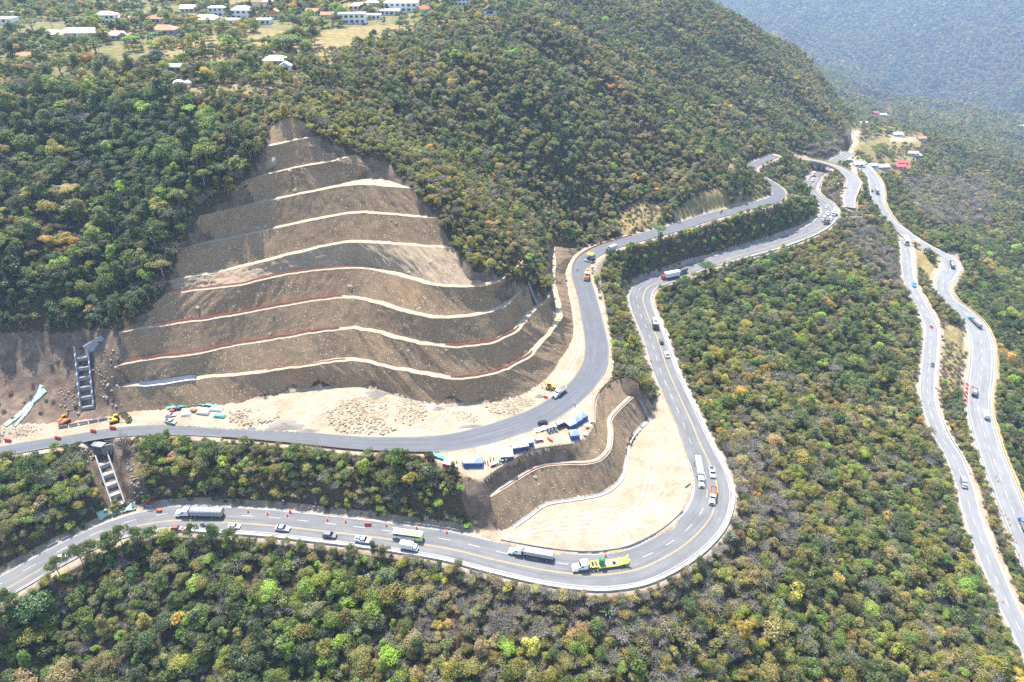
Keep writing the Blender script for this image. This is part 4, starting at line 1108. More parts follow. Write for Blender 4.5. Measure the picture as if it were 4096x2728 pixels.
def instancer(name, sel):
    me = bpy.data.meshes.new(name)
    w = np.where(sel)[0]
    me.from_pydata(np.stack([X[w], Y[w], Z[w]], 1).tolist(), [], [])
    def put(nm, ty, arr, key):
        a = me.attributes.new(nm, ty, 'POINT'); a.data.foreach_set(key, np.ascontiguousarray(arr).ravel())
    put("tint", 'FLOAT_COLOR', np.c_[tint[w], np.ones(len(w))].astype(np.float32), "color")
    put("siz", 'FLOAT_VECTOR', scl[w].astype(np.float32), "vector")
    put("rot", 'FLOAT_VECTOR', np.c_[np.zeros((len(w), 2)), rot[w]].astype(np.float32), "vector")
    put("pick", 'INT', ki[w].astype(np.int32), "value")
    me.update()
    o = link_mesh(name, me)
    ng = bpy.data.node_groups.new(name, 'GeometryNodeTree')
    ng.interface.new_socket("Geometry", in_out='INPUT', socket_type='NodeSocketGeometry')
    ng.interface.new_socket("Geometry", in_out='OUTPUT', socket_type='NodeSocketGeometry')
    gi = ng.nodes.new("NodeGroupInput"); go = ng.nodes.new("NodeGroupOutput")
    ip = ng.nodes.new("GeometryNodeInstanceOnPoints")
    ci = ng.nodes.new("GeometryNodeCollectionInfo"); ci.inputs["Collection"].default_value = proto_col
    ci.inputs["Separate Children"].default_value = True; ci.inputs["Reset Children"].default_value = True
    def na(nm, ty):
        x = ng.nodes.new("GeometryNodeInputNamedAttribute"); x.data_type = ty; x.inputs[0].default_value = nm
        return [s for s in x.outputs if s.enabled][0]
    ng.links.new(gi.outputs[0], ip.inputs["Points"]); ng.links.new(ci.outputs[0], ip.inputs["Instance"])
    ip.inputs["Pick Instance"].default_value = True
    ng.links.new(na("pick", 'INT'), ip.inputs["Instance Index"])
    ng.links.new(na("siz", 'FLOAT_VECTOR'), ip.inputs["Scale"])
    e2r = ng.nodes.new("FunctionNodeEulerToRotation"); ng.links.new(na("rot", 'FLOAT_VECTOR'), e2r.inputs[0])
    ng.links.new(e2r.outputs[0], ip.inputs["Rotation"])
    ng.links.new(ip.outputs[0], go.inputs[0])
    md = o.modifiers.new("scatter", 'NODES'); md.node_group = ng
    return o
def add_undergrowth():
    """low scrub and dry grass tufts between the trees"""
    global X, Y, Z, tint, scl, rot, ki
    m_ = 42000
    r_ = np.sqrt(rs.uniform(90 ** 2, 430 ** 2, m_)); t_ = rs.uniform(R(-62), R(62), m_)
    x, y = r_ * np.sin(t_), r_ * np.cos(t_); z = ground_z(x, y); qx, qy, _ = project(np.stack([x, y, z], 1))
    ok = (qx > -200) & (qx < 4300) & (qy > 150) & (qy < 2900) & visible(x, y, z, 4) & ~inpoly(x, y, CUT_POLY) & ~inpoly(x, y, C2_POLY)
    for p in P_SAND: ok &= ~inpoly(qx, qy, p)
    dd = np.full(m_, 1e9)
    for r in ROADS:
        D, I = near(x, y, r, 12); dd = np.minimum(dd, D - r[I, 3])
    ok &= dd > 1.6
    bare = inpoly(qx, qy, P_DIRT[0]) | inpoly(qx, qy, P_DIRT[1]) | inpoly(qx, qy, P_DIRT[2])
    ok &= ~bare | (rs.uniform(size=m_) < .12)
    x, y, z, qx, qy = [q[ok] for q in (x, y, z, qx, qy)]; k = len(x)
    dryness = np.clip(.55 + .5 * fbm(x / 18, y / 18, 15, 3) + .25 * inpoly(qx, qy, ZPOLY[5][1]), 0, 1)
    c = np.where((rs.uniform(size=k) < dryness)[:, None], np.array((.27, .2, .1)), np.array((.13, .16, .045))) * rs.uniform(.65, 1.35, (k, 1))
    s = rs.uniform(.5, 1.35, k)
    X = np.r_[X, x]; Y = np.r_[Y, y]; Z = np.r_[Z, z]; tint = np.vstack([tint, c]); scl = np.vstack([scl, np.stack([s, s, s * rs.uniform(.7, 1.2, k)], 1)]); rot = np.r_[rot, rs.uniform(0, 6.28, k)]
    ki = np.r_[ki, np.where(rs.uniform(size=k) < .45, KI['thin'][0], rs.choice(KI['shrub'], k))]
    return k
n0_ = n; k_ = add_undergrowth()
rest = np.r_[rest, np.zeros(k_, bool)]; und = np.zeros(n0_ + k_, bool); und[n0_:] = True
und_f = instancer("undergrowth", und); tag(und_f, "low dry scrub and grass between the trees", "scrub", kind="stuff")
near_f = instancer("forest", rest & (Y < 620)); tag(near_f, "dense dry tropical forest covering the slopes around the roads", "forest", kind="stuff")
far_f = instancer("far_forest", rest & (Y >= 620)); tag(far_f, "hazy blue green forest on the far valley side", "forest", kind="stuff")

# ------------------------------------------------------------------ walls, channels, fences, bridge
M_CONC = simple("concrete", (.40, .385, .36), .85, var=.2, scale=.8)
M_CONC_D = simple("grey_concrete", (.26, .255, .25), .9, var=.25, scale=.8)
M_CORTEN = simple("brown_panel_wall", (.11, .075, .05), .8, var=.3, scale=.6)
M_MESH = simple("orange_mesh", (.50, .17, .11), .8, var=.25, scale=2)
M_REDP = simple("red_plastic", (.58, .05, .03), .45, var=.12, scale=2)
M_ORANGE = simple("orange_plastic", (.75, .17, .03), .5, var=.1)
M_GREENT = simple("green_tarp", (.34, .52, .42), .7, var=.2, scale=.9)
M_TEAL = simple("teal_tarp", (.10, .50, .44), .6, var=.2)
M_NAVY = simple("navy_tarp", (.02, .035, .08), .6, var=.3)
M_WHITET = simple("white_tarp", (.72, .72, .70), .6, var=.12)
M_YELRAIL = simple("yellow_rail", (.55, .38, .09), .6, var=.25)
M_BLACK = simple("black_plastic", (.02, .02, .022), .5, var=.2)
M_WOOD = simple("timber", (.33, .24, .14), .85, var=.25)
def sweep(name, P, prof, mat, parent=None, cap=True):
    """closed profile [(lateral, up)] carried along a polyline"""
    P = np.asarray(P)[:, :3]
    L = np.stack([offset(P, o, z) for o, z in prof], 1)
    n, m = L.shape[:2]
    idx = np.arange(n * m).reshape(n, m)
    F = []
    for j in range(m):
        k = (j + 1) % m
        F += [tuple(x) for x in np.stack([idx[:-1, j], idx[1:, j], idx[1:, k], idx[:-1, k]], -1)]
    if cap: F += [tuple(idx[0]), tuple(idx[-1][::-1])]
    return mesh_obj(name, L.reshape(-1, 3), F, mat, parent)
def seg(P, f):
    """part of a polyline whose projected pixel satisfies f(px, py)"""
    px_, py_, _ = project(P[:, :3]); k = np.where(f(px_, py_))[0]
    return P[k[0]:k[-1] + 1]
def rectp(o, w, h, z0=0.0): return [(o - w / 2, z0), (o + w / 2, z0), (o + w / 2, z0 + h), (o - w / 2, z0 + h)]
iL = np.arange(len(ROAD_L)); pxL, pyL, _ = project(ROAD_L[:, :3])
_i0 = np.argmax(pxL > 600); _iA = np.argmax((pxL > 2300)); _iB = np.argmax((iL > _iA) & (pyL < 1240))
PAR = offset(ROAD_L[:, :3], -(ROAD_L[:, 3] + .5))
tag(sweep("concrete_parapet", PAR[_i0:_iB], rectp(0, .9, .32, -.5) if False else [(-.45, -.9), (.45, -.9), (.45, .16), (.2, .2), (-.2, .42), (-.45, .42)], M_CONC), "low pale concrete parapet along the outer edge of the hairpin road", "parapet")
w = seg(PAR, lambda x, y: (x > 2080) & (x < 2340) & (y > 2240))
rw = empty("retaining_wall", tuple(w[len(w) // 2])); tag(rw, "stained concrete retaining wall under the hairpin road edge", "wall")
under(sweep("wall_face", w, [(-.7, -5.5), (.1, -5.5), (.1, -.92), (-.5, -.92)], M_CONC_D), rw)
for q in w[2::3]:
    mb = MB(); mb.box((q[0], q[1] - .75, q[2] - 3.2), (.5, .7, 4.4)); under(mb.build("buttress", M_CONC_D), rw)
w = seg(offset(ROAD_U[:, :3], -(ROAD_U[:, 3] + .25)), lambda x, y: (x > 880) & (x < 1722) & (y > 1650))
bw = empty("panel_wall", tuple(w[len(w) // 2])); tag(bw, "long rust brown panelled wall holding up the new upper road", "wall")
step_ = 3
for k in range(0, len(w) - 1, step_):
    s_ = w[k:k + step_ + 1]
    if len(s_) > 1:
        a, b = s_[0], s_[-1]; d = b - a; ln = np.hypot(d[0], d[1])
        mb = MB(); mb.box(((a[0] + b[0]) / 2, (a[1] + b[1]) / 2, (a[2] + b[2]) / 2 - 1.3), (ln - .06, .25, 3.5), math.atan2(d[1], d[0])); under(mb.build("panel", M_CORTEN), bw)
a = w[-1]; mb = MB(); mb.box((a[0] + .3, a[1] - 1.6, a[2] - 1.3), (.25, 3.4, 3.6)); under(mb.build("panel", M_CORTEN), bw)
# channels
def channel(name, P, width, label, mat=M_CONC, depth=.3):
    h = width / 2
    return tag(sweep(name, P, [(-h, -.6), (h, -.6), (h, .12), (h - .16, .12), (h - .28, -depth * .5), (-h + .28, -depth * .5), (-h + .16, .12), (-h, .12)], mat), label, "drain")
B0 = offset(BENCH[0], -.6)
channel("drainage_channel", seg(B0, lambda x, y: (x > 1390) & (x < 2245) & (y > 1430)), 1.0, "grey concrete drain along the foot of the terraced slope", M_CONC_D)
channel("drainage_channel", seg(B0, lambda x, y: (x > 2255) & (y < 1335) & (y > 1020)), .7, "thin pale drain beside the new road's upper bend")
channel("drainage_channel", offset(C2_BOT[3:-4], -.7), 1.5, "white concrete drain around the sandy lay-by")
channel("drainage_channel", offset(C2_MID[2:-4], 1.2), .7, "narrow concrete drain along the lower cut's bench")
# stepped chutes
def chute(px_top, py_top, z_top, px_bot, py_bot, z_bot, width, steps, zig, mat, label, wall_h=1.3):
    a = at(px_top, py_top, z_top); b = at(px_bot, py_bot, z_bot)
    d = b - a; ln = np.hypot(d[0], d[1]); ang = math.atan2(d[1], d[0])
    root = empty("stepped_chute", tuple(a), ang); tag(root, label, "chute")
    dz = d[2] / steps; dx = ln / steps
    for k in range(steps):
        mb = MB(); x0 = k * dx; zf = (k + 1) * dz
        mb.box((x0 + dx / 2, 0, zf - .6 + .3), (dx + .1, width, 1.2)); mb.box((x0 + dx * .95, 0, zf + .38), (.25, width - .1, .35))
        mb.build("step", M_CONC_D if zig else mat, root)
    for s in (-1, 1):
        mb = MB(); y = s * (width / 2 + .2)
        prof = [(0, -2.0)]
        top = []
        for k in range(steps + (0 if zig else 0)):
            x0 = k * dx
            if zig: top += [(x0, k * dz + wall_h + .5), (x0 + dx * .5, (k + .5) * dz + wall_h - .5)]
            else: top += [(x0, k * dz + wall_h)]
        top += [(ln, steps * dz + wall_h)]
        prof = [(0, -1.5)] + [(ln, steps * dz - 1.5)] + top[::-1]
        # strip built as quads between base line and top line
        V = []; F = []
        for (x, z) in top:
            base = z - wall_h - 2.4
            V += [(x, y - .22, base), (x, y + .22, base), (x, y + .22, z), (x, y - .22, z)]
        for q in range(len(top) - 1):
            i = q * 4
            for j in range(4): F.append((i + j, i + (j + 1) % 4, i + 4 + (j + 1) % 4, i + 4 + j))
        F += [(3, 2, 1, 0), (len(V) - 4, len(V) - 3, len(V) - 2, len(V) - 1)]
        mb.add(V, F); mb.build("side_wall", mat, root)
    return root
c1 = chute(328, 1398, 31.5, 350, 1632, 15.2, 4.2, 6, True, simple("blue_grey_concrete", (.30, .32, .36), .85, var=.2), "grey concrete stepped chute with wavy side walls beside the terraced slope", 1.5)
mb = MB(); p0 = at(345, 1395, 32); p1 = at(418, 1352, 36)
mb.box(((p0[0] + p1[0]) / 2, (p0[1] + p1[1]) / 2, (p0[2] + p1[2]) / 2 - .4), (np.hypot(*(p1 - p0)[:2]) + 1, .6, 3.6), math.atan2((p1 - p0)[1], (p1 - p0)[0]), ry=-math.atan2(4, np.hypot(*(p1 - p0)[:2]))); under(mb.build("wing_wall", MATS["blue_grey_concrete"]), c1)
c2 = chute(408, 1822, 9.5, 478, 2025, -1.2, 3.4, 5, False, M_CONC, "pale concrete stepped chute running down from the culvert to the lower road", 1.2)
hw_ = at(405, 1800, 10.4)
cul = empty("culvert", tuple(hw_), math.atan2(-.2, 1)); tag(cul, "concrete culvert mouth with splayed walls under the upper road", "culvert")
mb = MB(); mb.box((-2.0, 0, .9), (.6, 2.6, 4.2)); mb.box((2.0, 0, .9), (.6, 2.6, 4.2)); mb.box((0, 0, 2.5), (4.6, 2.6, .7)); mb.build("headwall", M_CONC_D, cul)
mb = MB(); mb.box((0, .9, .6), (3.4, .3, 3.2)); mb.build("opening", M_BLACK, cul)
for s in (-1, 1):
    mb = MB(); mb.box((s * 3.1, .6, 1.1), (3.0, .4, 3.0), s * .6); mb.build("wing_wall", M_CONC_D, cul)
# gutters down the cut faces
def gutter(pts, w_, label, mat=M_CONC_D, h=.5):
    P = resample(np.array([at(*p) for p in pts]), step=.8)
    return tag(sweep("gutter", P, [(-w_ / 2, -.5), (w_ / 2, -.5), (w_ / 2, h), (w_ / 2 - .15, h), (w_ / 2 - .2, .05), (-w_ / 2 + .2, .05), (-w_ / 2 + .15, h), (-w_ / 2, h)], mat), label, "gutter")
gutter([(2541, 1568, 10.2), (2566, 1610, 7), (2592, 1668, 1.0)], 1.2, "concrete gutter down the right end of the lower cut")
gutter([(2113, 1128, 43), (2128, 1170, 38.5), (2150, 1216, 33.6)], 1.0, "metal lined gutter joining two benches near the spur")
gutter([(2866, 752, 27), (2874, 790, 21), (2888, 828, 14)], 1.0, "concrete gutter down the grassy bank by the far new road")
gutter([(2683, 828, 22), (2698, 858, 17.5), (2722, 886, 14)], 1.0, "concrete gutter beside the black sheet on the far bank")
gutter([(3775, 1395, -41.8), (3820, 1440, -43.6), (3850, 1480, -45.4)], 1.2, "dark gutter crossing the yellow bank between the valley roads")
# orange safety mesh along the benches
def mesh_fence(P, label, h=.9, mat=M_MESH):
    P = P.copy(); P[:, 2] += .05
    k = fbm(np.arange(len(P)) / 4.0, np.zeros(len(P)) + P[0, 0], 8, 2) * .22
    n = len(P)
    Q = np.stack([P + np.array((0, 0, 0)), np.c_[P[:, :2], P[:, 2] + h * (1 + k)]], 1)
    A = offset(Q[:, 0], .03); B = offset(Q[:, 1], .03); C = offset(Q[:, 1], -.03); D = offset(Q[:, 0], -.03)
    V = np.stack([A, B, C, D], 1).reshape(-1, 3); idx = np.arange(n * 4).reshape(n, 4); F = []
    for j in range(4): F += [tuple(x) for x in np.stack([idx[:-1, j], idx[1:, j], idx[1:, (j + 1) % 4], idx[:-1, (j + 1) % 4]], -1)]
    r_ = empty("safety_fence", tuple(P[n // 2])); tag(r_, label, "safety fence")
    under(mesh_obj("netting", V, F, mat), r_)
    mb = MB()
    for q in P[::4]: mb.cyl((q[0], q[1], q[2] - .2), (q[0], q[1], q[2] + h * 1.15), .05, n=5)
    under(mb.build("posts", M_WOOD), r_)
def bench_seg(k, x0, x1, o=1.6, ymin=0): return seg(offset(BENCH[k], o), lambda x, y: (x > x0) & (x < x1) & (y > ymin))
mesh_fence(bench_seg(3, 610, 1370), "orange safety mesh along the left half of the third bench")
mesh_fence(bench_seg(2, 500, 1360), "orange safety mesh along the left half of the second bench")
mesh_fence(bench_seg(4, 660, 1480), "orange safety mesh along the left half of the fourth bench", .6)
mesh_fence(bench_seg(1, 1060, 1390), "thin orange mesh on the lowest bench above the rubble yard", .45)
mesh_fence(bench_seg(1, 1800, 2140, 1.6, 1400), "orange mesh curving along the right end of the lowest bench", .8)
mesh_fence(bench_seg(2, 1770, 2085, 1.6, 1300), "orange mesh curving along the right end of the second bench", .8)
mesh_fence(seg(offset(C2_MID, .6), lambda x, y: (x > 2000) & (x < 2540)), "faded mesh along the bench of the lower cut", .35)
mesh_fence(seg(offset(ROAD_U[:, :3], ROAD_U[:, 3] - .4), lambda x, y: (x > 2270) & (x < 2540) & (y < 1180) & (y > 940)), "red mesh strip along the inside of the new road's far bend", .5, simple("red_mesh", (.55, .10, .08), .8))
mesh_fence(seg(offset(ROAD_U[:, :3], -(ROAD_U[:, 3] + 2.2)), lambda x, y: (x > 2395) & (x < 2450) & (y < 1560) & (y > 1100)) if False else offset(C2_TOP[34:78], .8), "sagging orange mesh along the rim above the lower cut", .5, M_MESH)
# sheets lying on the ground
def sheet(pts, w_, mat, label, name="tarp", amp=.25, lift=.25, cat="tarp"):
    P = resample(np.array([hit(*p) for p in pts]), step=.9)
    L = [offset(P, o) for o in np.linspace(-w_ / 2, w_ / 2, 5)]
    V = np.stack(L, 1); n = len(P)
    V[..., 2] = ground_z(V[..., 0].ravel(), V[..., 1].ravel()).reshape(n, 5) + lift + amp * rs.uniform(-.5, .5, (n, 5)) + .0
    idx = np.arange(n * 5).reshape(n, 5)
    F = np.stack([idx[:-1, :-1], idx[:-1, 1:], idx[1:, 1:], idx[1:, :-1]], -1).reshape(-1, 4)
    o = mesh_obj(name, V.reshape(-1, 3), F, mat, None, True)
    md = o.modifiers.new("thick", 'SOLIDIFY'); md.thickness = .05
    return tag(o, label, cat)
sheet([(20, 1706), (80, 1660), (130, 1610), (182, 1562)], 1.9, M_GREENT, "long pale green sheet lying down the bare slope at far left")
sheet([(58, 1708), (110, 1650), (168, 1545)], 1.1, M_GREENT, "narrow second green sheet crossing the long one at far left")
sheet([(395, 2075), (450, 2055), (545, 2030)], 2.2, M_GREENT, "torn green netting heaped at the foot of the pale chute", amp=.8, lift=.6)
sheet([(668, 1636), (720, 1632), (790, 1622), (870, 1628)], 1.4, M_TEAL, "teal windbreak sheet behind the materials yard", amp=.5, lift=.7)
sheet([(1730, 1826), (1760, 1832), (1800, 1850)], 1.6, M_TEAL, "teal windbreak sheet beside the white sun shade", amp=.5, lift=.8)
sheet([(2140, 1726), (2160, 1722), (2185, 1714)], 2.2, M_WHITET, "white sheet heaped beside the portable toilets", amp=.8, lift=.5)
sheet([(2655, 838), (2668, 862), (2685, 890)], 2.2, M_BLACK, "black plastic sheet draped down the far road bank", amp=.3, lift=.35)
bt = seg(offset(BENCH[1], 1.4), lambda x, y: (x > 545) & (x < 800))
tag(sweep("tarp", bt, [(-.9, .02), (1.1, .02), (1.0, .9), (.2, .55), (-.6, .25)], M_NAVY), "dark blue tarp laid along the left end of the lowest bench", "tarp")
tag(sweep("sandbag_row", offset(bt, -1.3), [(-.3, .02), (.3, .02), (.25, .3), (-.25, .3)], M_WHITET), "white sandbags weighing the blue tarp on the lowest bench", "sandbags")
# bridge
br = empty("overpass", tuple(at(3290, 650, -7.6))); tag(br, "concrete overpass carrying the side road over the highway", "bridge")
RB = seg(RAMP[:, :3], lambda x, y: (x > 3190) & (x < 3380) & (y < 700))
under(sweep("deck", RB, [(-4.4, -.9), (4.4, -.9), (4.4, -.02), (-4.4, -.02)], M_CONC_D), br)
for sgn in (-1, 1):
    under(sweep("railing", offset(RB, sgn * 4.2), rectp(0, .25, .9), M_YELRAIL), br)
for q in (RB[8], RB[-12]):
    mb = MB(); d = RB[12] - RB[8]; mb.box((q[0], q[1], q[2] - 4.2), (1.2, 8.0, 6.8), math.atan2(d[1], d[0])); under(mb.build("abutment", M_CONC_D), br)
# yellow edge rails
def rail(P, label, w_=.4, h=.6, mat=M_YELRAIL): return tag(sweep("guard_rail", P, rectp(0, w_, h, -.1), mat), label, "guard rail")
rail(seg(offset(ROAD_R[:, :3], ROAD_R[:, 3] + .5), lambda x, y: (y > 1140) & (y < 2200) & (x > 3700)), "yellow kerb rail along the outer edge of the valley road")
rail(seg(offset(ROAD_R[:, :3], ROAD_R[:, 3] + .4), lambda x, y: (y > 690) & (y < 900)), "yellow kerb rail on the valley road's upper stretch")
rail(seg(offset(RAMP[:, :3], -(RAMP[:, 3] + .4)) if False else offset(RAMP[:, :3], RAMP[:, 3] + .3), lambda x, y: (x > 3340)), "yellow rail round the outside of the overpass loop")
rail(seg(offset(ROAD_RL[:, :3], ROAD_RL[:, 3] + .5), lambda x, y: (y > 1000) & (y < 1900)), "pale concrete kerb along the inner valley road", .4, .5, M_CONC)
rail(seg(offset(ROAD_L[:, :3], -(ROAD_L[:, 3] + .6)), lambda x, y: (x > 2860) & (y < 1050) & (x < 3330)), "low concrete edge on the highway's far stretch", .5, .5, M_CONC)
# jersey barriers
def jersey_mesh(L_=3.0):
    mb = MB(); mb.prism([(-.32, 0), (.32, 0), (.32, .12), (.14, .32), (.09, .85), (-.09, .85), (-.14, .32), (-.32, .12)], -L_ / 2 + .03, L_ / 2 - .03)
    return mb
_jb = jersey_mesh(); _jo = _jb.build("concrete_barrier", M_CONC_D); JM = _jo.data; bpy.data.objects.remove(_jo)
ORD = ['first', 'second', 'third', 'fourth', 'fifth', 'sixth', 'seventh', 'eighth', 'ninth', 'tenth', 'eleventh', 'twelfth', 'thirteenth', 'fourteenth', 'fifteenth', 'sixteenth', 'seventeenth', 'eighteenth', 'nineteenth', 'twentieth']
def barrier_chain(P, label, group, gap=3.0):
    P = resample(P[:, :3], step=gap)
    for k in range(len(P) - 1):
        a, b = P[k], P[k + 1]; d = b - a
        o = link_mesh("concrete_barrier", JM); o.location = tuple((a + b) / 2 + np.array((0, 0, -.05))); o.rotation_euler = (0, 0, math.atan2(d[1], d[0]) - math.pi / 2)
        tag(o, (ORD[k] + " " + label.replace("in the chain", "from the left in the chain").replace("in the row", "from the left in the row")) if k < 20 else label + ", towards its far end", "barrier", group)
LIN = offset(ROAD_L[:, :3], ROAD_L[:, 3] + .15)
barrier_chain(seg(LIN, lambda x, y: (x > 1985) & (x < 2745) & (y > 2040)), "grey concrete barrier in the chain round the sandy lay-by", "barriers round the lay-by")
barrier_chain(seg(LIN, lambda x, y: (x > 1600) & (x < 1855) & (y > 2050)), "grey concrete barrier in the row behind the green bus", "barriers behind the bus")
barrier_chain(seg(LIN, lambda x, y: (x > 165) & (x < 305) & (y > 2050)), "grey concrete barrier under the trees at far left of the highway", "barriers at far left")
barrier_chain(np.array([at(233, 1712, 13.9), at(310, 1696, 14), at(432, 1675, 14.1)]), "grey concrete barrier beside the orange excavator", "barriers by the excavator")
barrier_chain(np.array([at(2733, 1957, .3), at(2768, 1930, .3)]), "concrete barrier lying askew beside the lay-by entrance", "askew barriers", 2.6)
barrier_chain(seg(offset(ROAD_L[:, :3], ROAD_L[:, 3] + .3), lambda x, y: (x > 2880) & (x < 3110) & (y < 1050)), "concrete barrier along the wooded side of the highway", "barriers along the wood")
# water filled plastic barriers, drums, cones
mb = MB(); mb.prism([(-.3, 0), (.3, 0), (.28, .25), (.16, .45), (.14, .95), (-.14, .95), (-.16, .45), (-.28, .25)], -.85, .85, .08); _o = mb.build("plastic_barrier", M_REDP); PBM = _o.data; bpy.data.objects.remove(_o)
M_DRUMW = simple("white_band", (.7, .68, .65), .5)
def plastic_barrier(px_, py_, ang, label, z=None, scale=1.0):
    p = hit(px_, py_) if z is None else at(px_, py_, z)
    o = link_mesh("plastic_barrier", PBM); o.location = tuple(p); o.rotation_euler = (0, 0, ang); o.scale = (scale,) * 3
    return tag(o, label, "barrier", "red plastic barriers")
plastic_barrier(34, 1766, 1.45, "red plastic barrier nearest the left edge of the upper road", scale=1.35)
plastic_barrier(233, 1756, 1.3, "red plastic barrier beside the tree at the upper road's left", scale=1.35)
plastic_barrier(375, 1728, 1.3, "purple red plastic barrier above the culvert", scale=1.35)
plastic_barrier(453, 1716, 1.4, "red plastic barrier right of the purple one above the culvert", scale=1.35)
plastic_barrier(1472, 2101, 1.55, "red plastic barrier standing alone on the highway before the bus", scale=1.3)
plastic_barrier(2182, 1592, 1.2, "orange red barrier lying by the stone heap near the dump truck", scale=1.0)
plastic_barrier(2195, 1760, .6, "red barrier stacked in front of the tents", scale=.9)
plastic_barrier(2203, 1766, .9, "red barrier beside the stacked one in front of the tents", scale=.9)
plastic_barrier(3725, 1310, .4, "red barrier at the kerb of the inner valley road", scale=1.2)
plastic_barrier(3745, 1560, .2, "red barrier lower down the inner valley road", scale=1.2)
for k, (a_, b_) in enumerate([((3690, 958), (3712, 970)), ((3715, 972), (3745, 986))]):
    for t in (0, .5, 1): plastic_barrier(a_[0] + (b_[0] - a_[0]) * t, a_[1] + (b_[1] - a_[1]) * t, 1.0, "red barrier in the row on the valley road's bend", scale=1.1)
for t in np.linspace(0, 1, 7): plastic_barrier(3340 + 46 * t, 722 + 34 * t, .9, "red barrier in the row dividing the overpass loop", scale=1.1)
for t in np.linspace(0, 1, 3): plastic_barrier(3275 + 18 * t, 706 - 12 * t, -.7, "red barrier in the row under the overpass", scale=1.1)
for t in np.linspace(0, 1, 6): plastic_barrier(3868 - 8 * t, 1540 + 80 * t, .05, "red barrier in the row beside the red truck", scale=1.1)
def drum_obj():
    r_ = empty("traffic_drum")
    mb = MB(); mb.cyl((0, 0, 0), (0, 0, .12), .42, .42, 12); mb.cyl((0, 0, .12), (0, 0, 1.0), .31, .25, 12); mb.build("body", M_ORANGE, r_)
    for z in (.35, .65): mb = MB(); mb.cyl((0, 0, z), (0, 0, z + .16), .325 - z * .06, .318 - z * .06, 12); mb.build("band", M_DRUMW, r_)
    mb = MB(); mb.box((0, 0, 1.06), (.18, .06, .12)); mb.build("handle", M_BLACK, r_)
    return r_
drum0 = drum_obj(); _first = True
DRUMS = [(993, 2046, "first striped drum behind the tarped truck"), (1070, 2056, "second striped drum behind the tarped truck"), (1149, 2062, "striped drum below the round road sign"), (1309, 2079, "striped drum above the grey car"), (1382, 2087, "striped drum left of the red barrier on the highway"), (1545, 2102, "striped drum between the red barrier and the bus"), (1666, 2112, "striped drum behind the bus roof"), (1786, 2129, "striped drum right of the bus by the concrete barriers"), (2421, 2224, "striped drum beside the lowboy trailer"),
  (2603, 1445, "orange drum at the left kerb of the highway climb"), (2660, 1334, "orange marker at the right kerb by the grey van")]
for x, y, lb in DRUMS:
    t = drum0 if _first else copy_tree(drum0); _first = False
    t.location = tuple(hit(x, y)); t.scale = (1.15,) * 3; tag(t, "orange and white " + lb, "traffic drum", "traffic drums")
def cone_obj():
    r_ = empty("traffic_cone")
    mb = MB(); mb.box((0, 0, .03), (.5, .5, .06)); mb.cyl((0, 0, .06), (0, 0, .9), .2, .04, 10); mb.build("body", M_ORANGE, r_)
    mb = MB(); mb.cyl((0, 0, .45), (0, 0, .62), .135, .105, 10); mb.build("band", M_DRUMW, r_)
    return r_
cone0 = cone_obj(); _first = True
CONES = [(3830, 1590), (3885, 1612), (3982, 1908), (3992, 1925), (4006, 2045), (4018, 2062), (4030, 2078), (4038, 2100), (4045, 2140), (4062, 2170), (4075, 2218), (4093, 2290), (4010, 2408), (1710, 1842), (1724, 1846)]
for x, y in CONES:
    t = cone0 if _first else copy_tree(cone0); _first = False
    t.location = tuple(hit(x, y)); t.scale = (1.3,) * 3
    tag(t, "orange cone on the shoulder of the valley road" if x > 3000 else "orange cone left of the white sun shade", "traffic cone", "cones along the valley road" if x > 3000 else "cones by the sun shade")
# road signs
M_SIGNY = simple("sign_yellow", (.75, .42, .02), .5, var=.05); M_STEEL = simple("steel", (.35, .35, .36), .45, .6)
M_SIGNB = simple("sign_black", (.02, .02, .02), .5)
s_ = empty("road_sign", tuple(hit(2441, 1325))); tag(s_, "yellow diamond bend sign beside the new road", "road sign")
mb = MB(); mb.cyl((0, 0, -.3), (0, 0, 2.6), .05, n=6); mb.build("post", M_STEEL, s_)
mb = MB(); mb.prism([(-.85, 2.9), (0, 2.05), (.85, 2.9), (0, 3.75)], -.04, 0); mb.build("plate", M_SIGNY, s_)
mb = MB(); mb.box((-.08, -.06, 2.75), (.14, .02, .6)); mb.box((.1, -.06, 3.02), (.45, .02, .14)); mb.box((.28, -.06, 2.98), (.14, .02, .3)); mb.build("arrow", M_SIGNB, s_)
s_ = empty("road_sign", tuple(hit(1137, 2022))); tag(s_, "round white speed sign on a thin post above the highway", "road sign")
mb = MB(); mb.cyl((0, 0, -.3), (0, 0, 2.2), .04, n=6); mb.build("post", M_STEEL, s_)
mb = MB(); mb.cyl((0, -.03, 2.5), (0, .03, 2.5), .48, n=20); mb.build("plate", M_REDP, s_)
mb = MB(); mb.cyl((0, -.045, 2.5), (0, -.031, 2.5), .36, n=20); mb.build("disc", M_DRUMW, s_)
for x, y, lb in ((825, 1985, "small yellow marker post above the tarped truck"), (2542, 1136, "small yellow sign by the bend where the container truck passes")):
    s_ = empty("marker_post", tuple(hit(x, y))); tag(s_, lb, "marker post")
    mb = MB(); mb.cyl((0, 0, -.2), (0, 0, 1.5), .06, n=6); mb.build("post", M_DRUMW, s_); mb = MB(); mb.box((0, 0, 1.7), (.5, .06, .45)); mb.build("plate", M_SIGNY, s_)
s_ = empty("flag_stand", tuple(hit(1161, 2050))); tag(s_, "red slanted stand of folded signs beside the round sign", "sign stand")
mb = MB(); mb.box((0, 0, .55), (.5, .4, 1.1)); mb.build("base", M_REDP, s_); mb = MB(); mb.cyl((0, 0, 1), (.7, .4, 2.6), .09, n=6); mb.build("pole", M_REDP, s_)

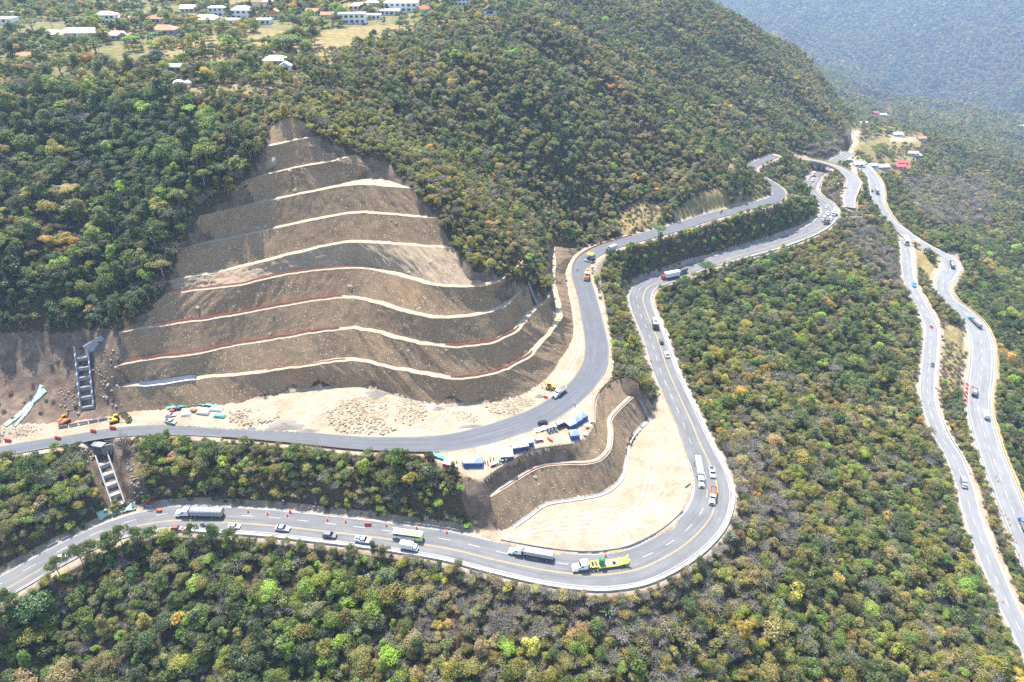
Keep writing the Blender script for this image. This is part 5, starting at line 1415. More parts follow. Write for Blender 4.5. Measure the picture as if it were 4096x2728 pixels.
# ------------------------------------------------------------------ vehicles  (local x forward, y left, z up)
def paint(name, col, rough=.28): return simple("paint_" + name, col, rough, var=.04, scale=1.0, spec=.5)
M_GLASS = simple("dark_glass", (.015, .02, .025), .08, var=.1, spec=.8)
M_TYRE = simple("tyre", (.018, .018, .018), .9)
M_RIM = simple("rim", (.5, .5, .5), .4, .5)
M_CHASSIS = simple("chassis", (.03, .03, .032), .7)
M_LAMP = simple("lamp", (.75, .74, .68), .2)
M_TAIL = simple("tail_lamp", (.45, .02, .015), .3)
P_WHITE = paint("white", (.74, .74, .73)); P_SILVER = paint("silver", (.46, .47, .48), .25); P_GREY = paint("grey", (.09, .095, .105), .25); P_BLACK = paint("black", (.015, .016, .018), .2)
P_RED = paint("red", (.42, .03, .025)); P_BLUE = paint("blue", (.03, .10, .35)); P_GREEN = paint("lime", (.36, .62, .02)); P_YEL = paint("yellow", (.72, .42, .02)); P_ORG = paint("orange", (.75, .22, .02)); P_TEALP = paint("teal", (.03, .28, .27)); P_LTBLUE = paint("light_blue", (.12, .42, .72)); P_LOW = paint("lowboy_yellow", (.62, .62, .06))
M_TARPG = simple("grey_tarp", (.26, .27, .29), .55, var=.15, scale=1.5); M_TARPD = simple("dark_tarp", (.12, .125, .135), .6, var=.15, scale=1.5); M_BOXW = simple("box_white", (.70, .69, .66), .5, var=.06); M_BOXG = simple("box_grey", (.40, .41, .42), .5, var=.1)
M_SOIL = simple("soil_load", (.26, .19, .12), .95, var=.3, scale=4); M_GREENW = simple("green_wrap", (.03, .22, .09), .4, var=.35, scale=4); M_PLANK = simple("plank_deck", (.36, .27, .2), .85, var=.2); M_METAL = simple("bare_metal", (.42, .43, .44), .35, .4, var=.15)
WHEEL_CACHE = {}
def wheel(root, x, y, r, w):
    key = (round(r, 2), round(w, 2))
    if key not in WHEEL_CACHE:
        a = MB(); a.cyl((0, -w / 2, 0), (0, w / 2, 0), r, r, 16); ta = a.build("wheel", M_TYRE); WHEEL_CACHE[key] = [ta.data]
        b = MB(); b.cyl((0, -w / 2 - .015, 0), (0, w / 2 + .015, 0), r * .6, r * .6, 12); tb = b.build("rim", M_RIM); WHEEL_CACHE[key].append(tb.data)
        bpy.data.objects.remove(ta); bpy.data.objects.remove(tb)
    t = link_mesh("wheel", WHEEL_CACHE[key][0], root); t.location = (x, y, r)
    link_mesh("rim", WHEEL_CACHE[key][1], t)
def part(root, name, mat, fn):
    mb = MB(); fn(mb); return mb.build(name, mat, root)
def car(color, style='sedan', load=None):
    r = empty("car")
    if style == 'sedan':
        L, W = 4.5, 1.78
        body = [(-2.25, .32), (2.2, .32), (2.25, .55), (2.15, .72), (1.0, .92), (-1.55, .96), (-2.2, .9), (-2.25, .6)]
        cab = [(1.0, .92), (.25, 1.38), (-.95, 1.4), (-1.75, .95)]; roof = (.22, -.92, 1.42)
    elif style == 'suv':
        L, W = 4.5, 1.85
        body = [(-2.2, .38), (2.15, .38), (2.22, .65), (2.1, .92), (1.05, 1.05), (-2.1, 1.08), (-2.22, .8)]
        cab = [(1.05, 1.05), (.4, 1.6), (-1.75, 1.64), (-2.12, 1.08)]; roof = (.38, -1.74, 1.66)
    else:   # pickup
        L, W = 5.2, 1.9
        body = [(-2.6, .45), (2.55, .45), (2.6, .75), (2.5, 1.0), (1.2, 1.12), (-2.6, 1.1)]
        cab = [(1.25, 1.1), (.6, 1.7), (-.55, 1.72), (-.85, 1.1)]; roof = (.58, -.54, 1.74)
    part(r, "body", color, lambda m: m.prism(body, -W / 2, W / 2, .06))
    part(r, "window", M_GLASS, lambda m: m.prism(cab, -W / 2 + .1, W / 2 - .1, .03))
    def rf(m):
        m.box(((roof[0] + roof[1]) / 2, 0, roof[2]), (roof[0] - roof[1] + .12, W - .3, .06), taper=.93)
        for s in (-1, 1):
            m.box(((roof[0] + roof[1]) / 2 - .1, s * (W / 2 - .12), (roof[2] + 1.0) / 2), (.1, .06, roof[2] - 1.0))
    part(r, "roof", color, rf)
    if style == 'pickup':
        part(r, "bed", M_CHASSIS, lambda m: m.box((-1.75, 0, 1.115), (1.55, W - .3, .03)))
        def rim(m):
            m.box((-1.75, W / 2 - .1, 1.22), (1.7, .1, .24)); m.box((-1.75, -W / 2 + .1, 1.22), (1.7, .1, .24)); m.box((-2.55, 0, 1.22), (.08, W - .1, .24))
        part(r, "bed_side", color, rim)
        if load: part(r, "load", load, lambda m: (m.box((-1.7, .1, 1.4), (1.3, W - .5, .5), .1), m.box((-2.0, -.3, 1.5), (.5, .6, .6), .4)))
    hx = body[2][0] - .03
    for s in (-1, 1):
        part(r, "headlight", M_LAMP, lambda m: m.box((hx - .05, s * (W / 2 - .28), body[2][1] + .08), (.12, .38, .14)))
        part(r, "tail_light", M_TAIL, lambda m: m.box((body[0][0] + .02, s * (W / 2 - .22), .85), (.08, .3, .2)))
        part(r, "mirror", color, lambda m: m.box((.75, s * (W / 2 + .08), 1.05), (.12, .18, .14)))
        for x in (1.35, -1.35) if style != 'pickup' else (1.65, -1.6): wheel(r, x, s * (W / 2 - .1), .34 if style == 'sedan' else .39, .22)
    r["len"] = L
    return r
def conv_cab(r, x0, color, W=2.4, sleeper=True):
    """bonneted truck cab whose front bumper is at x0"""
    part(r, "bonnet", color, lambda m: m.prism([(x0 - 2.0, .75), (x0 - .1, .75), (x0, 1.0), (x0 - .15, 1.55), (x0 - 2.0, 1.95)], -W / 2 + .28, W / 2 - .28, .06))
    part(r, "fender", color, lambda m: [m.prism([(x0 - 1.75, .6), (x0 - .2, .6), (x0 - .35, 1.05), (x0 - .8, 1.25), (x0 - 1.5, 1.2)], s * W / 2, s * (W / 2 - .4)) for s in (-1, 1)])
    bl = 2.6 if sleeper else 1.7
    part(r, "cab", color, lambda m: m.prism([(x0 - 2.0, .85), (x0 - 2.0, 1.95), (x0 - 2.45, 2.75), (x0 - 2.9, 2.95), (x0 - 2.0 - bl, 3.1 if sleeper else 2.95), (x0 - 2.0 - bl, .85)], -W / 2 + .05, W / 2 - .05, .05))
    part(r, "windscreen", M_GLASS, lambda m: m.add([(x0 - 1.98, -.95, 2.0), (x0 - 1.98, .95, 2.0), (x0 - 2.41, .9, 2.72), (x0 - 2.41, -.9, 2.72)], [(0, 1, 2, 3)]))
    for s in (-1, 1):
        part(r, "side_window", M_GLASS, lambda m: m.box((x0 - 2.75, s * (W / 2 - .03), 2.2), (.75, .04, .6)))
        part(r, "mirror", M_CHASSIS, lambda m: m.box((x0 - 2.1, s * (W / 2 + .22), 2.2), (.12, .22, .5)))
        part(r, "headlight", M_LAMP, lambda m: m.box((x0 - .18, s * (W / 2 - .3), 1.05), (.12, .36, .22)))
        wheel(r, x0 - 1.0, s * (W / 2 - .18), .5, .32)
    part(r, "grille", M_CHASSIS, lambda m: m.box((x0 - .02, 0, 1.18), (.1, 1.1, .62)))
    part(r, "bumper", M_METAL, lambda m: m.box((x0 + .05, 0, .62), (.25, W, .35)))
    part(r, "exhaust", M_METAL, lambda m: m.cyl((x0 - 2.15 - bl, W / 2 - .35, .9), (x0 - 2.15 - bl, W / 2 - .35, 3.6), .08, n=8))
    return x0 - 2.0 - bl
def semi(color, trailer, total=16.5, tmat=None):
    r = empty("semi_truck"); x0 = total / 2
    back = conv_cab(r, x0, color)
    part(r, "chassis", M_CHASSIS, lambda m: m.box(((back - 2.9 + x0 - .5) / 2, 0, .75), (x0 - .5 - (back - 2.9), .9, .3)))
    for x in (back - .9, back - 2.2):
        for s in (-1, 1): wheel(r, x, s * .95, .5, .55)
    tl = -total / 2; tf = back - .7; tc = (tl + tf) / 2; tL = tf - tl
    if trailer == 'tarp':
        part(r, "trailer_body", M_METAL, lambda m: m.box((tc, 0, 1.95), (tL, 2.5, 1.5)))
        part(r, "trailer_frame", M_CHASSIS, lambda m: m.box((tc, 0, 1.05), (tL - .3, 1.2, .28)))
        def tp(m):
            n = 9
            for k in range(n):
                a = tl + tL * k / n; b = tl + tL * (k + 1) / n - .05
                pr = [(-1.29, 2.1), (-1.29, 2.72), (-1.05, 3.05), (-.5, 3.28), (0, 3.33), (.5, 3.28), (1.05, 3.05), (1.29, 2.72), (1.29, 2.1)]
                V = [(a, y, z) for y, z in pr] + [(b, y, z) for y, z in pr]; q = len(pr)
                m.add(V, [(i, i + 1, q + i + 1, q + i) for i in range(q - 1)] + [tuple(range(q)), tuple(range(2 * q - 1, q - 1, -1))])
        part(r, "tarpaulin", tmat or M_TARPG, tp); ax = (tl + .9, tl + 2.15, tl + 3.4)
    elif trailer == 'tipper':
        part(r, "trailer_body", M_METAL, lambda m: m.prism([(tl, 1.35), (tl + .2, 2.9), (tf - .3, 2.9), (tf, 1.5)], -1.25, 1.25))
        [part(r, "rib", M_METAL, lambda m: m.box((tl + .6 + k * (tL - 1) / 7, s * 1.28, 2.1), (.12, .08, 1.5))) for k in range(8) for s in (-1, 1)]
        part(r, "tarpaulin", tmat or M_TARPG, lambda m: m.box((tc, 0, 2.97), (tL - .5, 2.45, .14), taper=.97)); part(r, "trailer_frame", M_CHASSIS, lambda m: m.box((tc, 0, 1.15), (tL - .4, 1.1, .3))); ax = (tl + .9, tl + 2.2)
        part(r, "ladder", M_METAL, lambda m: m.box((tf - .12, .9, 2.2), (.08, .4, 1.7)))
    elif trailer == 'box':
        part(r, "trailer_body", tmat or M_BOXW, lambda m: m.box((tc, 0, 2.55), (tL, 2.5, 2.6)))
        [part(r, "rib", M_BOXG, lambda m: m.box((tl + .4 + k * (tL - .8) / 11, s * 1.265, 2.55), (.08, .04, 2.45))) for k in range(12) for s in (-1, 1)]
        part(r, "trailer_frame", M_CHASSIS, lambda m: m.box((tc, 0, 1.1), (tL - .3, 1.1, .28))); ax = (tl + .9, tl + 2.15)
    elif trailer == 'tank':
        part(r, "trailer_body", tmat or M_TARPG, lambda m: (m.cyl((tl, 0, 2.15), (tf, 0, 2.15), 1.15, 1.15, 18)))
        part(r, "trailer_frame", M_CHASSIS, lambda m: m.box((tc, 0, 1.0), (tL - .3, 1.1, .28))); ax = (tl + .9, tl + 2.15)
    else:   # lowboy
        part(r, "gooseneck", P_LOW, lambda m: (m.box((tf - 1.2, 1.05, 1.45), (2.8, .3, .3)), m.box((tf - 1.2, -1.05, 1.45), (2.8, .3, .3)), m.box((tf - .2, 0, 1.45), (.4, 2.4, .3)), m.box((tf - 1.4, 0, 1.45), (.25, 2.0, .25)), m.box((tf - 2.5, 0, 1.2), (.35, 2.5, .9))))
        part(r, "deck_frame", P_LOW, lambda m: (m.box((tl + (tL - 2.5) / 2 + 1.2, 1.22, .85), (tL - 4.9, .16, .35)), m.box((tl + (tL - 2.5) / 2 + 1.2, -1.22, .85), (tL - 4.9, .16, .35)), m.box((tl + 1.4, 0, 1.2), (2.8, 2.5, .3)), m.box((tl + .1, 0, 1.5), (.2, 2.5, .6))))
        part(r, "deck", M_PLANK, lambda m: m.box((tl + (tL - 2.5) / 2 + 1.2, 0, .95), (tL - 4.9, 2.28, .14)))
        part(r, "ramp", P_LOW, lambda m: (m.box((tl - .1, .8, 1.9), (.2, .7, 1.3), ry=-.35), m.box((tl - .1, -.8, 1.9), (.2, .7, 1.3), ry=-.35)))
        part(r, "spare_tyre", M_TYRE, lambda m: m.cyl((tl + 4.2, .2, 1.05), (tl + 4.2, .2, 1.3), .48, n=14))
        part(r, "load", M_GREENW, lambda m: (m.cyl((tl + 8.0, 0, 1.1), (tl + 8.0, 0, 3.5), .98, .9, 12), m.cyl((tl + 8.0, 0, 3.5), (tl + 8.0, 0, 3.72), .9, .55, 12))); part(r, "load_base", M_METAL, lambda m: m.cyl((tl + 8.0, 0, 1.02), (tl + 8.0, 0, 1.35), 1.02, n=12)); ax = (tl + .8, tl + 2.0)
    for x in ax:
        for s in (-1, 1): wheel(r, x, s * .98, .5, .5)
    r["len"] = total
    return r
def dump_truck(color, body, load, total=8.6):
    r = empty("dump_truck"); x0 = total / 2
    back = conv_cab(r, x0, color, sleeper=False)
    tl = -total / 2; tf = back - .2; tL = tf - tl; tc = (tl + tf) / 2
    part(r, "chassis", M_CHASSIS, lambda m: m.box((-.2, 0, .8), (total - .6, .9, .3)))
    part(r, "tipper_body", body, lambda m: (m.box((tc, 1.2, 1.95), (tL, .12, 1.3)), m.box((tc, -1.2, 1.95), (tL, .12, 1.3)), m.box((tl + .06, 0, 1.95), (.12, 2.4, 1.3)), m.box((tf - .06, 0, 2.15), (.12, 2.5, 1.7)), m.box((tc, 0, 1.3), (tL, 2.4, .14)), m.box((tf + .35, 0, 2.98), (.8, 2.45, .08))))
    part(r, "load", load, lambda m: m.box((tc, 0, 2.3), (tL - .3, 2.2, .75), taper=.72))
    for x in (tl + .85, tl + 2.1):
        for s in (-1, 1): wheel(r, x, s * .95, .5, .52)
    r["len"] = total
    return r
def box_truck(cabcol, boxmat, total=7.0, W=2.3, H=2.4, low=1.0):
    r = empty("box_truck"); x0 = total / 2
    part(r, "cab", cabcol, lambda m: m.prism([(x0 - 1.7, .5), (x0 - .05, .5), (x0, 1.15), (x0 - .25, 1.5), (x0 - .55, 2.35), (x0 - 1.7, 2.45)], -W / 2 + .12, W / 2 - .12, .05))
    part(r, "windscreen", M_GLASS, lambda m: m.add([(x0 - .22, -.9, 1.5), (x0 - .22, .9, 1.5), (x0 - .53, .85, 2.25), (x0 - .53, -.85, 2.25)], [(0, 1, 2, 3)]))
    for s in (-1, 1):
        part(r, "side_window", M_GLASS, lambda m: m.box((x0 - .98, s * (W / 2 - .1), 1.85), (.7, .06, .55)))
        part(r, "headlight", M_LAMP, lambda m: m.box((x0 - .02, s * .8, .85), (.1, .3, .2)))
        for x in (x0 - .95, -x0 + 1.4): wheel(r, x, s * (W / 2 - .2), .42, .34)
    bl = total - 1.85
    part(r, "cargo_box", boxmat, lambda m: m.box((-x0 + bl / 2, 0, low + H / 2), (bl, W, H)))
    part(r, "box_edge", M_BOXG, lambda m: [m.box((-x0 + bl / 2, s * (W / 2), low + z), (bl + .04, .08, .1)) for s in (-1, 1) for z in (.05, H - .05)])
    part(r, "chassis", M_CHASSIS, lambda m: m.box((-.2, 0, .72), (total - .5, .8, .3)))
    r["len"] = total
    return r
def bus(main, second, total=11.4, text=None, name="bus"):
    r = empty(name); x0 = total / 2; W = 2.55
    part(r, "body", main, lambda m: m.prism([(-x0, .45), (x0 - .05, .45), (x0, 1.1), (x0 - .25, 2.6), (x0 - .6, 3.2), (-x0 + .15, 3.25), (-x0, 3.0)], -W / 2, W / 2, .03))
    part(r, "roof", P_WHITE, lambda m: m.box((-.1, 0, 3.28), (total - .7, W - .35, .12), taper=.97))
    part(r, "air_unit", second, lambda m: m.box((-.6, 0, 3.4), (2.4, 1.6, .22), taper=.9))
    for s in (-1, 1):
        part(r, "window", M_GLASS, lambda m: m.box((-.1, s * (W / 2 + .01), 2.3), (total - 1.3, .04, .85)))
        part(r, "stripe", second, lambda m: (m.box((-.1, s * (W / 2 + .015), 2.95), (total - .8, .04, .28)), m.box((-x0 + .7, s * (W / 2 + .015), 1.5), (1.25, .04, 1.9)), m.box((-x0 + 2.2, s * (W / 2 + .02), 1.25), (2.2, .04, .22), ry=-.45), m.box((-x0 + 2.9, s * (W / 2 + .02), 1.15), (2.2, .04, .16), ry=-.45)))
        part(r, "mirror", second, lambda m: m.box((x0 + .15, s * (W / 2 + .15), 2.75), (.55, .2, .22)))
        part(r, "headlight", M_LAMP, lambda m: m.box((x0 - .02, s * .95, .85), (.1, .35, .2)))
        part(r, "tail_light", M_TAIL, lambda m: m.box((-x0, s * 1.05, 1.1), (.06, .25, .5)))
        for x in (x0 - 2.0, -x0 + 2.9): wheel(r, x, s * (W / 2 - .15), .5, .32)
        if text:
            cu = bpy.data.curves.new("lettering", 'FONT'); cu.body = text; cu.size = .85; cu.align_x = 'CENTER'; cu.extrude = .004; cu.materials.append(M_SIGNB)
            t0 = bpy.data.objects.new("lettering", cu); COL.objects.link(t0); bpy.context.view_layer.update()
            lm = bpy.data.meshes.new_from_object(t0.evaluated_get(bpy.context.evaluated_depsgraph_get())); bpy.data.objects.remove(t0); t = link_mesh("lettering", lm, r)
            t.location = (.9, s * (W / 2 + .02), 1.15); t.rotation_euler = (math.pi / 2, 0, 0 if s < 0 else math.pi); t.scale = (.72, 1, 1)
    part(r, "rear_panel", second, lambda m: m.box((-x0 - .01, 0, 2.1), (.06, W - .2, 1.9)))
    part(r, "rear_window", M_GLASS, lambda m: m.box((-x0 - .045, 0, 2.55), (.03, W - .7, .7)))
    part(r, "windscreen", M_GLASS, lambda m: m.add([(x0 + .01, -1.1, 1.2), (x0 + .01, 1.1, 1.2), (x0 - .26, 1.05, 2.65), (x0 - .26, -1.05, 2.65)], [(0, 1, 2, 3)]))
    r["len"] = total
    return r
def place(r, rear, front, label, cat, group=None, fit=True):
    a = hit(*rear); b = hit(*front); d = b - a
    r.location = tuple((a + b) / 2); h = math.hypot(d[0], d[1])
    r.rotation_euler = (0, 0, math.atan2(d[1], d[0]))
    if fit:
        L = r.get("len", h); s = min(1.12, max(.86, math.hypot(h, d[2]) / L)); r.scale = (s,) * 3
    if "len" in r: del r["len"]
    return tag(r, label, cat, group)
# highway
place(semi(P_WHITE, 'tarp', 16.0), (896, 2064), (708, 2061), "white semi truck with a ribbed grey tarpaulin trailer at left of the highway", "truck")
place(car(P_SILVER), (1104, 2115), (1160, 2121), "silver sedan driving right at the left of the highway", "car")
place(car(P_GREY, 'suv'), (1293, 2142), (1347, 2149), "dark grey car with a pale roof in the outer lane", "car")
place(car(P_WHITE, 'pickup', P_BLUE), (1423, 2160), (1484, 2170), "white pickup carrying a blue load in the outer lane", "pickup")
place(car(P_RED, 'suv'), (690, 2118), (728, 2117), "red and white car half hidden behind roadside foliage", "car")
place(car(P_WHITE, 'sedan'), (915, 2108), (962, 2110), "white car behind the small tree right of the motorcycle", "car")
place(car(P_WHITE, 'sedan'), (262, 2226), (218, 2246), "white and blue car under the big round tree at far left", "car")
place(car(P_WHITE, 'suv'), (30, 2374), (-6, 2396), "white car cut off by the left edge of the picture", "car")
place(bus(P_WHITE, P_GREEN, 11.4, "Cootranshuila"), (1692, 2160), (1572, 2144), "lime green and white coach on the highway", "bus")
place(box_truck(P_WHITE, M_BOXW), (1604, 2190), (1672, 2202), "white box truck beside the green coach", "truck")
place(semi(P_WHITE, 'tipper', 16.0), (2214, 2238), (2036, 2208), "white semi truck with a flat covered tipper trailer below the lay-by", "truck")
place(semi(P_WHITE, 'lowboy', 17.0), (2508, 2252), (2290, 2280), "white truck with a yellow lowboy trailer carrying a green wrapped load", "truck")
place(semi(P_WHITE, 'box', 16.5, M_BOXG), (2786, 1850), (2806, 1952), "white truck with a long grey box trailer on the hairpin", "truck")
place(car(P_WHITE, 'pickup'), (2843, 1876), (2852, 1915), "white pickup following the tipper round the hairpin", "pickup")
place(dump_truck(P_WHITE, P_ORG, M_TARPD), (2852, 1962), (2846, 2022), "white truck with an orange edged dark tipper on the hairpin", "truck")
place(bus(P_GREY, P_GREY, 7.0, None, "minibus"), (2622, 1320), (2616, 1290), "grey minibus climbing the straight above the hairpin", "minibus")
place(car(P_GREY, 'suv'), (2647, 1380), (2642, 1361), "dark jeep behind the grey minibus", "car")
place(car(P_WHITE, 'sedan'), (2671, 1434), (2662, 1410), "white car last of the three climbing above the hairpin", "car")
place(box_truck(P_RED, M_BOXW, 11.0, 2.5, 2.7, 1.1), (2714, 1106), (2646, 1118), "red cabbed truck with a white container at the upper bend", "truck")
place(semi(P_GREY, 'tank', 12.5, M_TARPD), (2746, 1088), (2690, 1106), "dark tanker behind the white container truck", "truck")
place(car(P_WHITE, 'suv'), (3306, 828), (3303, 834), "white car at the top of the queue on the far bend", "car")
place(car(P_WHITE, 'pickup'), (3311, 852), (3309, 862), "white pickup second in the queue on the far bend", "car")
place(car(P_WHITE, 'suv'), (3322, 876), (3318, 884), "white van coming up the far bend", "car")
place(box_truck(P_WHITE, M_BOXW, 6.5), (3336, 852), (3333, 866), "white box truck on the outside of the far bend", "truck")
place(box_truck(P_WHITE, M_TARPG, 6.5), (3295, 878), (3288, 888), "grey covered truck on the inside of the far bend", "truck")
place(box_truck(P_RED, M_TARPD, 8), (3312, 888), (3298, 900), "red truck leading the queue on the far bend", "truck")
place(box_truck(P_WHITE, M_BOXG, 7), (3254, 700), (3247, 708), "white truck waiting under the overpass", "truck")
place(car(P_WHITE, 'suv'), (3253, 720), (3249, 727), "white car behind the truck under the overpass", "car")
place(car(P_WHITE), (3232, 748), (3229, 754), "small white car further down from the overpass", "car")
place(car(P_WHITE, 'suv'), (3349, 738), (3357, 746), "white van parked in the overpass loop", "car")
place(car(P_WHITE, 'suv'), (3373, 744), (3376, 752), "white car at the kerb of the overpass loop", "car")
# valley roads
place(car(P_GREY), (3489, 768), (3489, 760), "grey car high on the valley road", "car")
place(box_truck(P_BLACK, M_TARPG, 7), (3508, 778), (3504, 763), "dark truck beside the grey car high on the valley road", "truck")
place(bus(P_WHITE, P_WHITE, 10, None), (3616, 954), (3626, 984), "white bus turning onto the inner valley road", "bus")
place(semi(P_GREY, 'tank', 13.0, M_TARPG), (3810, 1076), (3804, 1048), "grey tanker on the valley road's upper bend", "truck")
place(semi(P_TEALP, 'tipper', 14.0), (3912, 1308), (3882, 1278), "teal cabbed tipper semi on the valley road", "truck")
place(dump_truck(P_RED, M_METAL, M_TARPG, 9), (3894, 1588), (3896, 1550), "red cabbed grey tipper on the valley road", "truck")
place(box_truck(P_WHITE, M_BOXW, 8), (3944, 1680), (3938, 1648), "white box truck at the valley road's yellow kerb", "truck")
place(car(P_LTBLUE, 'suv'), (3653, 1134), (3658, 1150), "blue and white car on the inner valley road", "car")
place(car(P_GREY), (3730, 1454), (3729, 1468), "dark car on the inner valley road", "car")
place(box_truck(P_WHITE, M_TARPG, 6.5), (3846, 1926), (3854, 1950), "pale truck under branches low on the inner valley road", "truck")
place(dump_truck(P_BLUE, M_METAL, M_TARPD, 9), (4096, 2118), (4084, 2088), "blue truck at the right edge of the picture", "truck")
# new road
place(dump_truck(P_WHITE, P_WHITE, M_SOIL, 8.4), (2256, 1562), (2216, 1592), "white dump truck loaded with soil on the new road", "truck")
place(car(P_BLACK, 'suv'), (2155, 1702), (2187, 1690), "black car with its boot raised beside the toilets", "car")
place(box_truck(P_GREY, M_BOXG, 7), (2462, 998), (2428, 1014), "grey and white truck at the far bend of the new road", "truck")
place(car(P_WHITE, 'pickup'), (664, 1686), (706, 1696), "white pickup parked by the materials yard tree", "pickup")
place(car(P_WHITE, 'sedan'), (668, 1665), (700, 1663), "white car in the materials yard", "car")
# motorcycles
def motorcycle(col, rider=None):
    r = empty("motorcycle")
    for x in (.68, -.66):
        t = MB(); t.cyl((x, -.06, .32), (x, .06, .32), .32, n=14); o = t.build("wheel", M_TYRE, r)
        b = MB(); b.cyl((x, -.07, .32), (x, .07, .32), .16, n=10); b.build("rim", M_RIM, o)
    part(r, "frame", M_CHASSIS, lambda m: (m.box((0, 0, .48), (.75, .2, .3)), m.cyl((.68, 0, .32), (.42, 0, .98), .045, n=6), m.cyl((-.66, 0, .32), (-.2, 0, .6), .05, n=6)))
    part(r, "tank", col, lambda m: m.dome((.12, 0, .72), (.34, .18, .22), 10, 4)); part(r, "seat", M_BLACK, lambda m: m.box((-.42, 0, .78), (.75, .26, .12), taper=.85)); part(r, "fairing", col, lambda m: m.box((.5, 0, .85), (.2, .3, .3), taper=.7))
    part(r, "handlebar", M_METAL, lambda m: m.cyl((.38, -.36, 1.02), (.38, .36, 1.02), .025, n=6))
    return r
def skin_person(loc, rz, pose, top, bottom, hat, label, skin=(.20, .11, .07)):
    """one continuous body grown from joints; clothing and hat as children"""
    J = {'pel': (0, 0, .95), 'chest': (0, .02, 1.32), 'neck': (0, .02, 1.5), 'head': (0, .05, 1.66), 'ls': (.19, .02, 1.42), 'rs': (-.19, .02, 1.42), 'le': (.26, .04, 1.13), 're': (-.26, .04, 1.13), 'lw': (.25, .16, .9), 'rw': (-.25, .16, .9),
         'lh': (.1, 0, .9), 'rh': (-.1, 0, .9), 'lk': (.12, .04, .5), 'rk': (-.12, .04, .5), 'la': (.13, -.02, .08), 'ra': (-.13, -.02, .08), 'lt': (.14, .16, .04), 'rt': (-.14, .16, .04)}
    J.update(pose or {})
    E = [('pel', 'chest'), ('chest', 'neck'), ('neck', 'head'), ('chest', 'ls'), ('chest', 'rs'), ('ls', 'le'), ('rs', 're'), ('le', 'lw'), ('re', 'rw'), ('pel', 'lh'), ('pel', 'rh'), ('lh', 'lk'), ('rh', 'rk'), ('lk', 'la'), ('rk', 'ra'), ('la', 'lt'), ('ra', 'rt')]
    RAD = {'pel': .15, 'chest': .16, 'neck': .06, 'head': .105, 'ls': .075, 'rs': .075, 'le': .05, 're': .05, 'lw': .04, 'rw': .04, 'lh': .1, 'rh': .1, 'lk': .07, 'rk': .07, 'la': .05, 'ra': .05, 'lt': .045, 'rt': .045}
    ks = list(J); me = bpy.data.meshes.new("person"); me.from_pydata([J[k] for k in ks], [(ks.index(a), ks.index(b)) for a, b in E], [])
    o = link_mesh("person", me); md = o.modifiers.new("skin", 'SKIN')
    for i, k in enumerate(ks):
        sv = me.skin_vertices[0].data[i]; sv.radius = (RAD[k], RAD[k]); sv.use_root = (k == 'pel')
    md2 = o.modifiers.new("sub", 'SUBSURF'); md2.levels = 1; md2.render_levels = 2
    m, nt, b = new_mat("clothes"); g = nt.nodes.new("ShaderNodeTexCoord").outputs["Object"]; s = nt.nodes.new("ShaderNodeSeparateXYZ"); nt.links.new(g, s.inputs[0])
    c = ramp(nt, mathn(nt, 'DIVIDE', s.outputs[2], 2.0), [(0, (.03, .025, .02)), (.06, bottom), (.475, top), (.76, skin)]); nt.nodes[c.node.name].color_ramp.interpolation = 'CONSTANT'
    nt.links.new(c, b.inputs["Base Color"]); b.inputs["Roughness"].default_value = .85; me.materials.append(m)
    hp = J['head']
    mb = MB(); mb.dome((hp[0], hp[1], hp[2] + .03), (.135, .15, .12), 12, 4); mb.cyl((hp[0], hp[1], hp[2] + .02), (hp[0], hp[1], hp[2] + .04), .17, n=12); mb.build("hat", simple("hat_%s" % label[:6], hat, .5), o)
    o.location = tuple(loc); o.rotation_euler = (0, 0, rz)
    return tag(o, label, "person")
RIDE = {'lk': (.2, .36, .72), 'rk': (-.2, .36, .72), 'la': (.2, .05, .36), 'ra': (-.2, .05, .36), 'lt': (.2, .2, .33), 'rt': (-.2, .2, .33), 'lw': (.3, .55, 1.03), 'rw': (-.3, .55, 1.03), 'le': (.3, .3, 1.12), 're': (-.3, .3, 1.12), 'chest': (0, .14, 1.3), 'neck': (0, .2, 1.47), 'head': (0, .26, 1.62), 'ls': (.19, .14, 1.4), 'rs': (-.19, .14, 1.4)}
m_ = motorcycle(P_RED); place(m_, (824, 2106), (800, 2100), "red motorcycle ridden past the tarped truck", "motorcycle", fit=False); m_.scale = (1.1,) * 3
p_ = Vector(m_.location); rz_ = m_.rotation_euler.z
skin_person(p_ + Vector((math.cos(rz_) * -.3, math.sin(rz_) * -.3, -.02)), rz_ - math.pi / 2, RIDE, (.05, .10, .3), (.03, .03, .04), (.7, .7, .7), "rider in blue with a pale helmet on the red motorcycle")
STAND = {'lw': (.2, .22, 1.0), 'rw': (-.28, .05, .88)}
skin_person(hit(2299, 1624), .4, STAND, (.6, .2, .15), (.05, .07, .15), (.7, .7, .68), "worker in a pale top with a red vest standing on the new road")
skin_person(hit(2309, 1086), -.8, STAND, (.04, .05, .08), (.03, .04, .06), (.1, .1, .12), "worker in dark clothes on the new road's far bend")
skin_person(hit(2466, 962), -.4, STAND, (.06, .12, .32), (.04, .05, .1), (.7, .7, .7), "worker in blue beside the far bend of the new road")
skin_person(at(2048, 1079, 51.3), .9, STAND, (.03, .05, .12), (.03, .03, .05), (.3, .3, .3), "person in dark clothes on the path above the terraces")
MOTO = [(1827, 1850, P_YEL, "yellow motorcycle left of the twin blue tents"), (1940, 1848, P_SILVER, "silver motorcycle right beside the twin blue tents"), (1952, 1856, P_BLACK, "black motorcycle nearest the row of waste bins"), (1962, 1842, P_BLUE, "blue motorcycle in the middle of the parked group"), (1975, 1836, P_WHITE, "white motorcycle farthest right of the parked group")]
for x, y, c, lb in MOTO:
    t = motorcycle(c); place(t, (x, y + 8), (x - 3, y - 8), lb, "motorcycle", "motorcycles parked by the tents", fit=False); t.scale = (1.15,) * 3

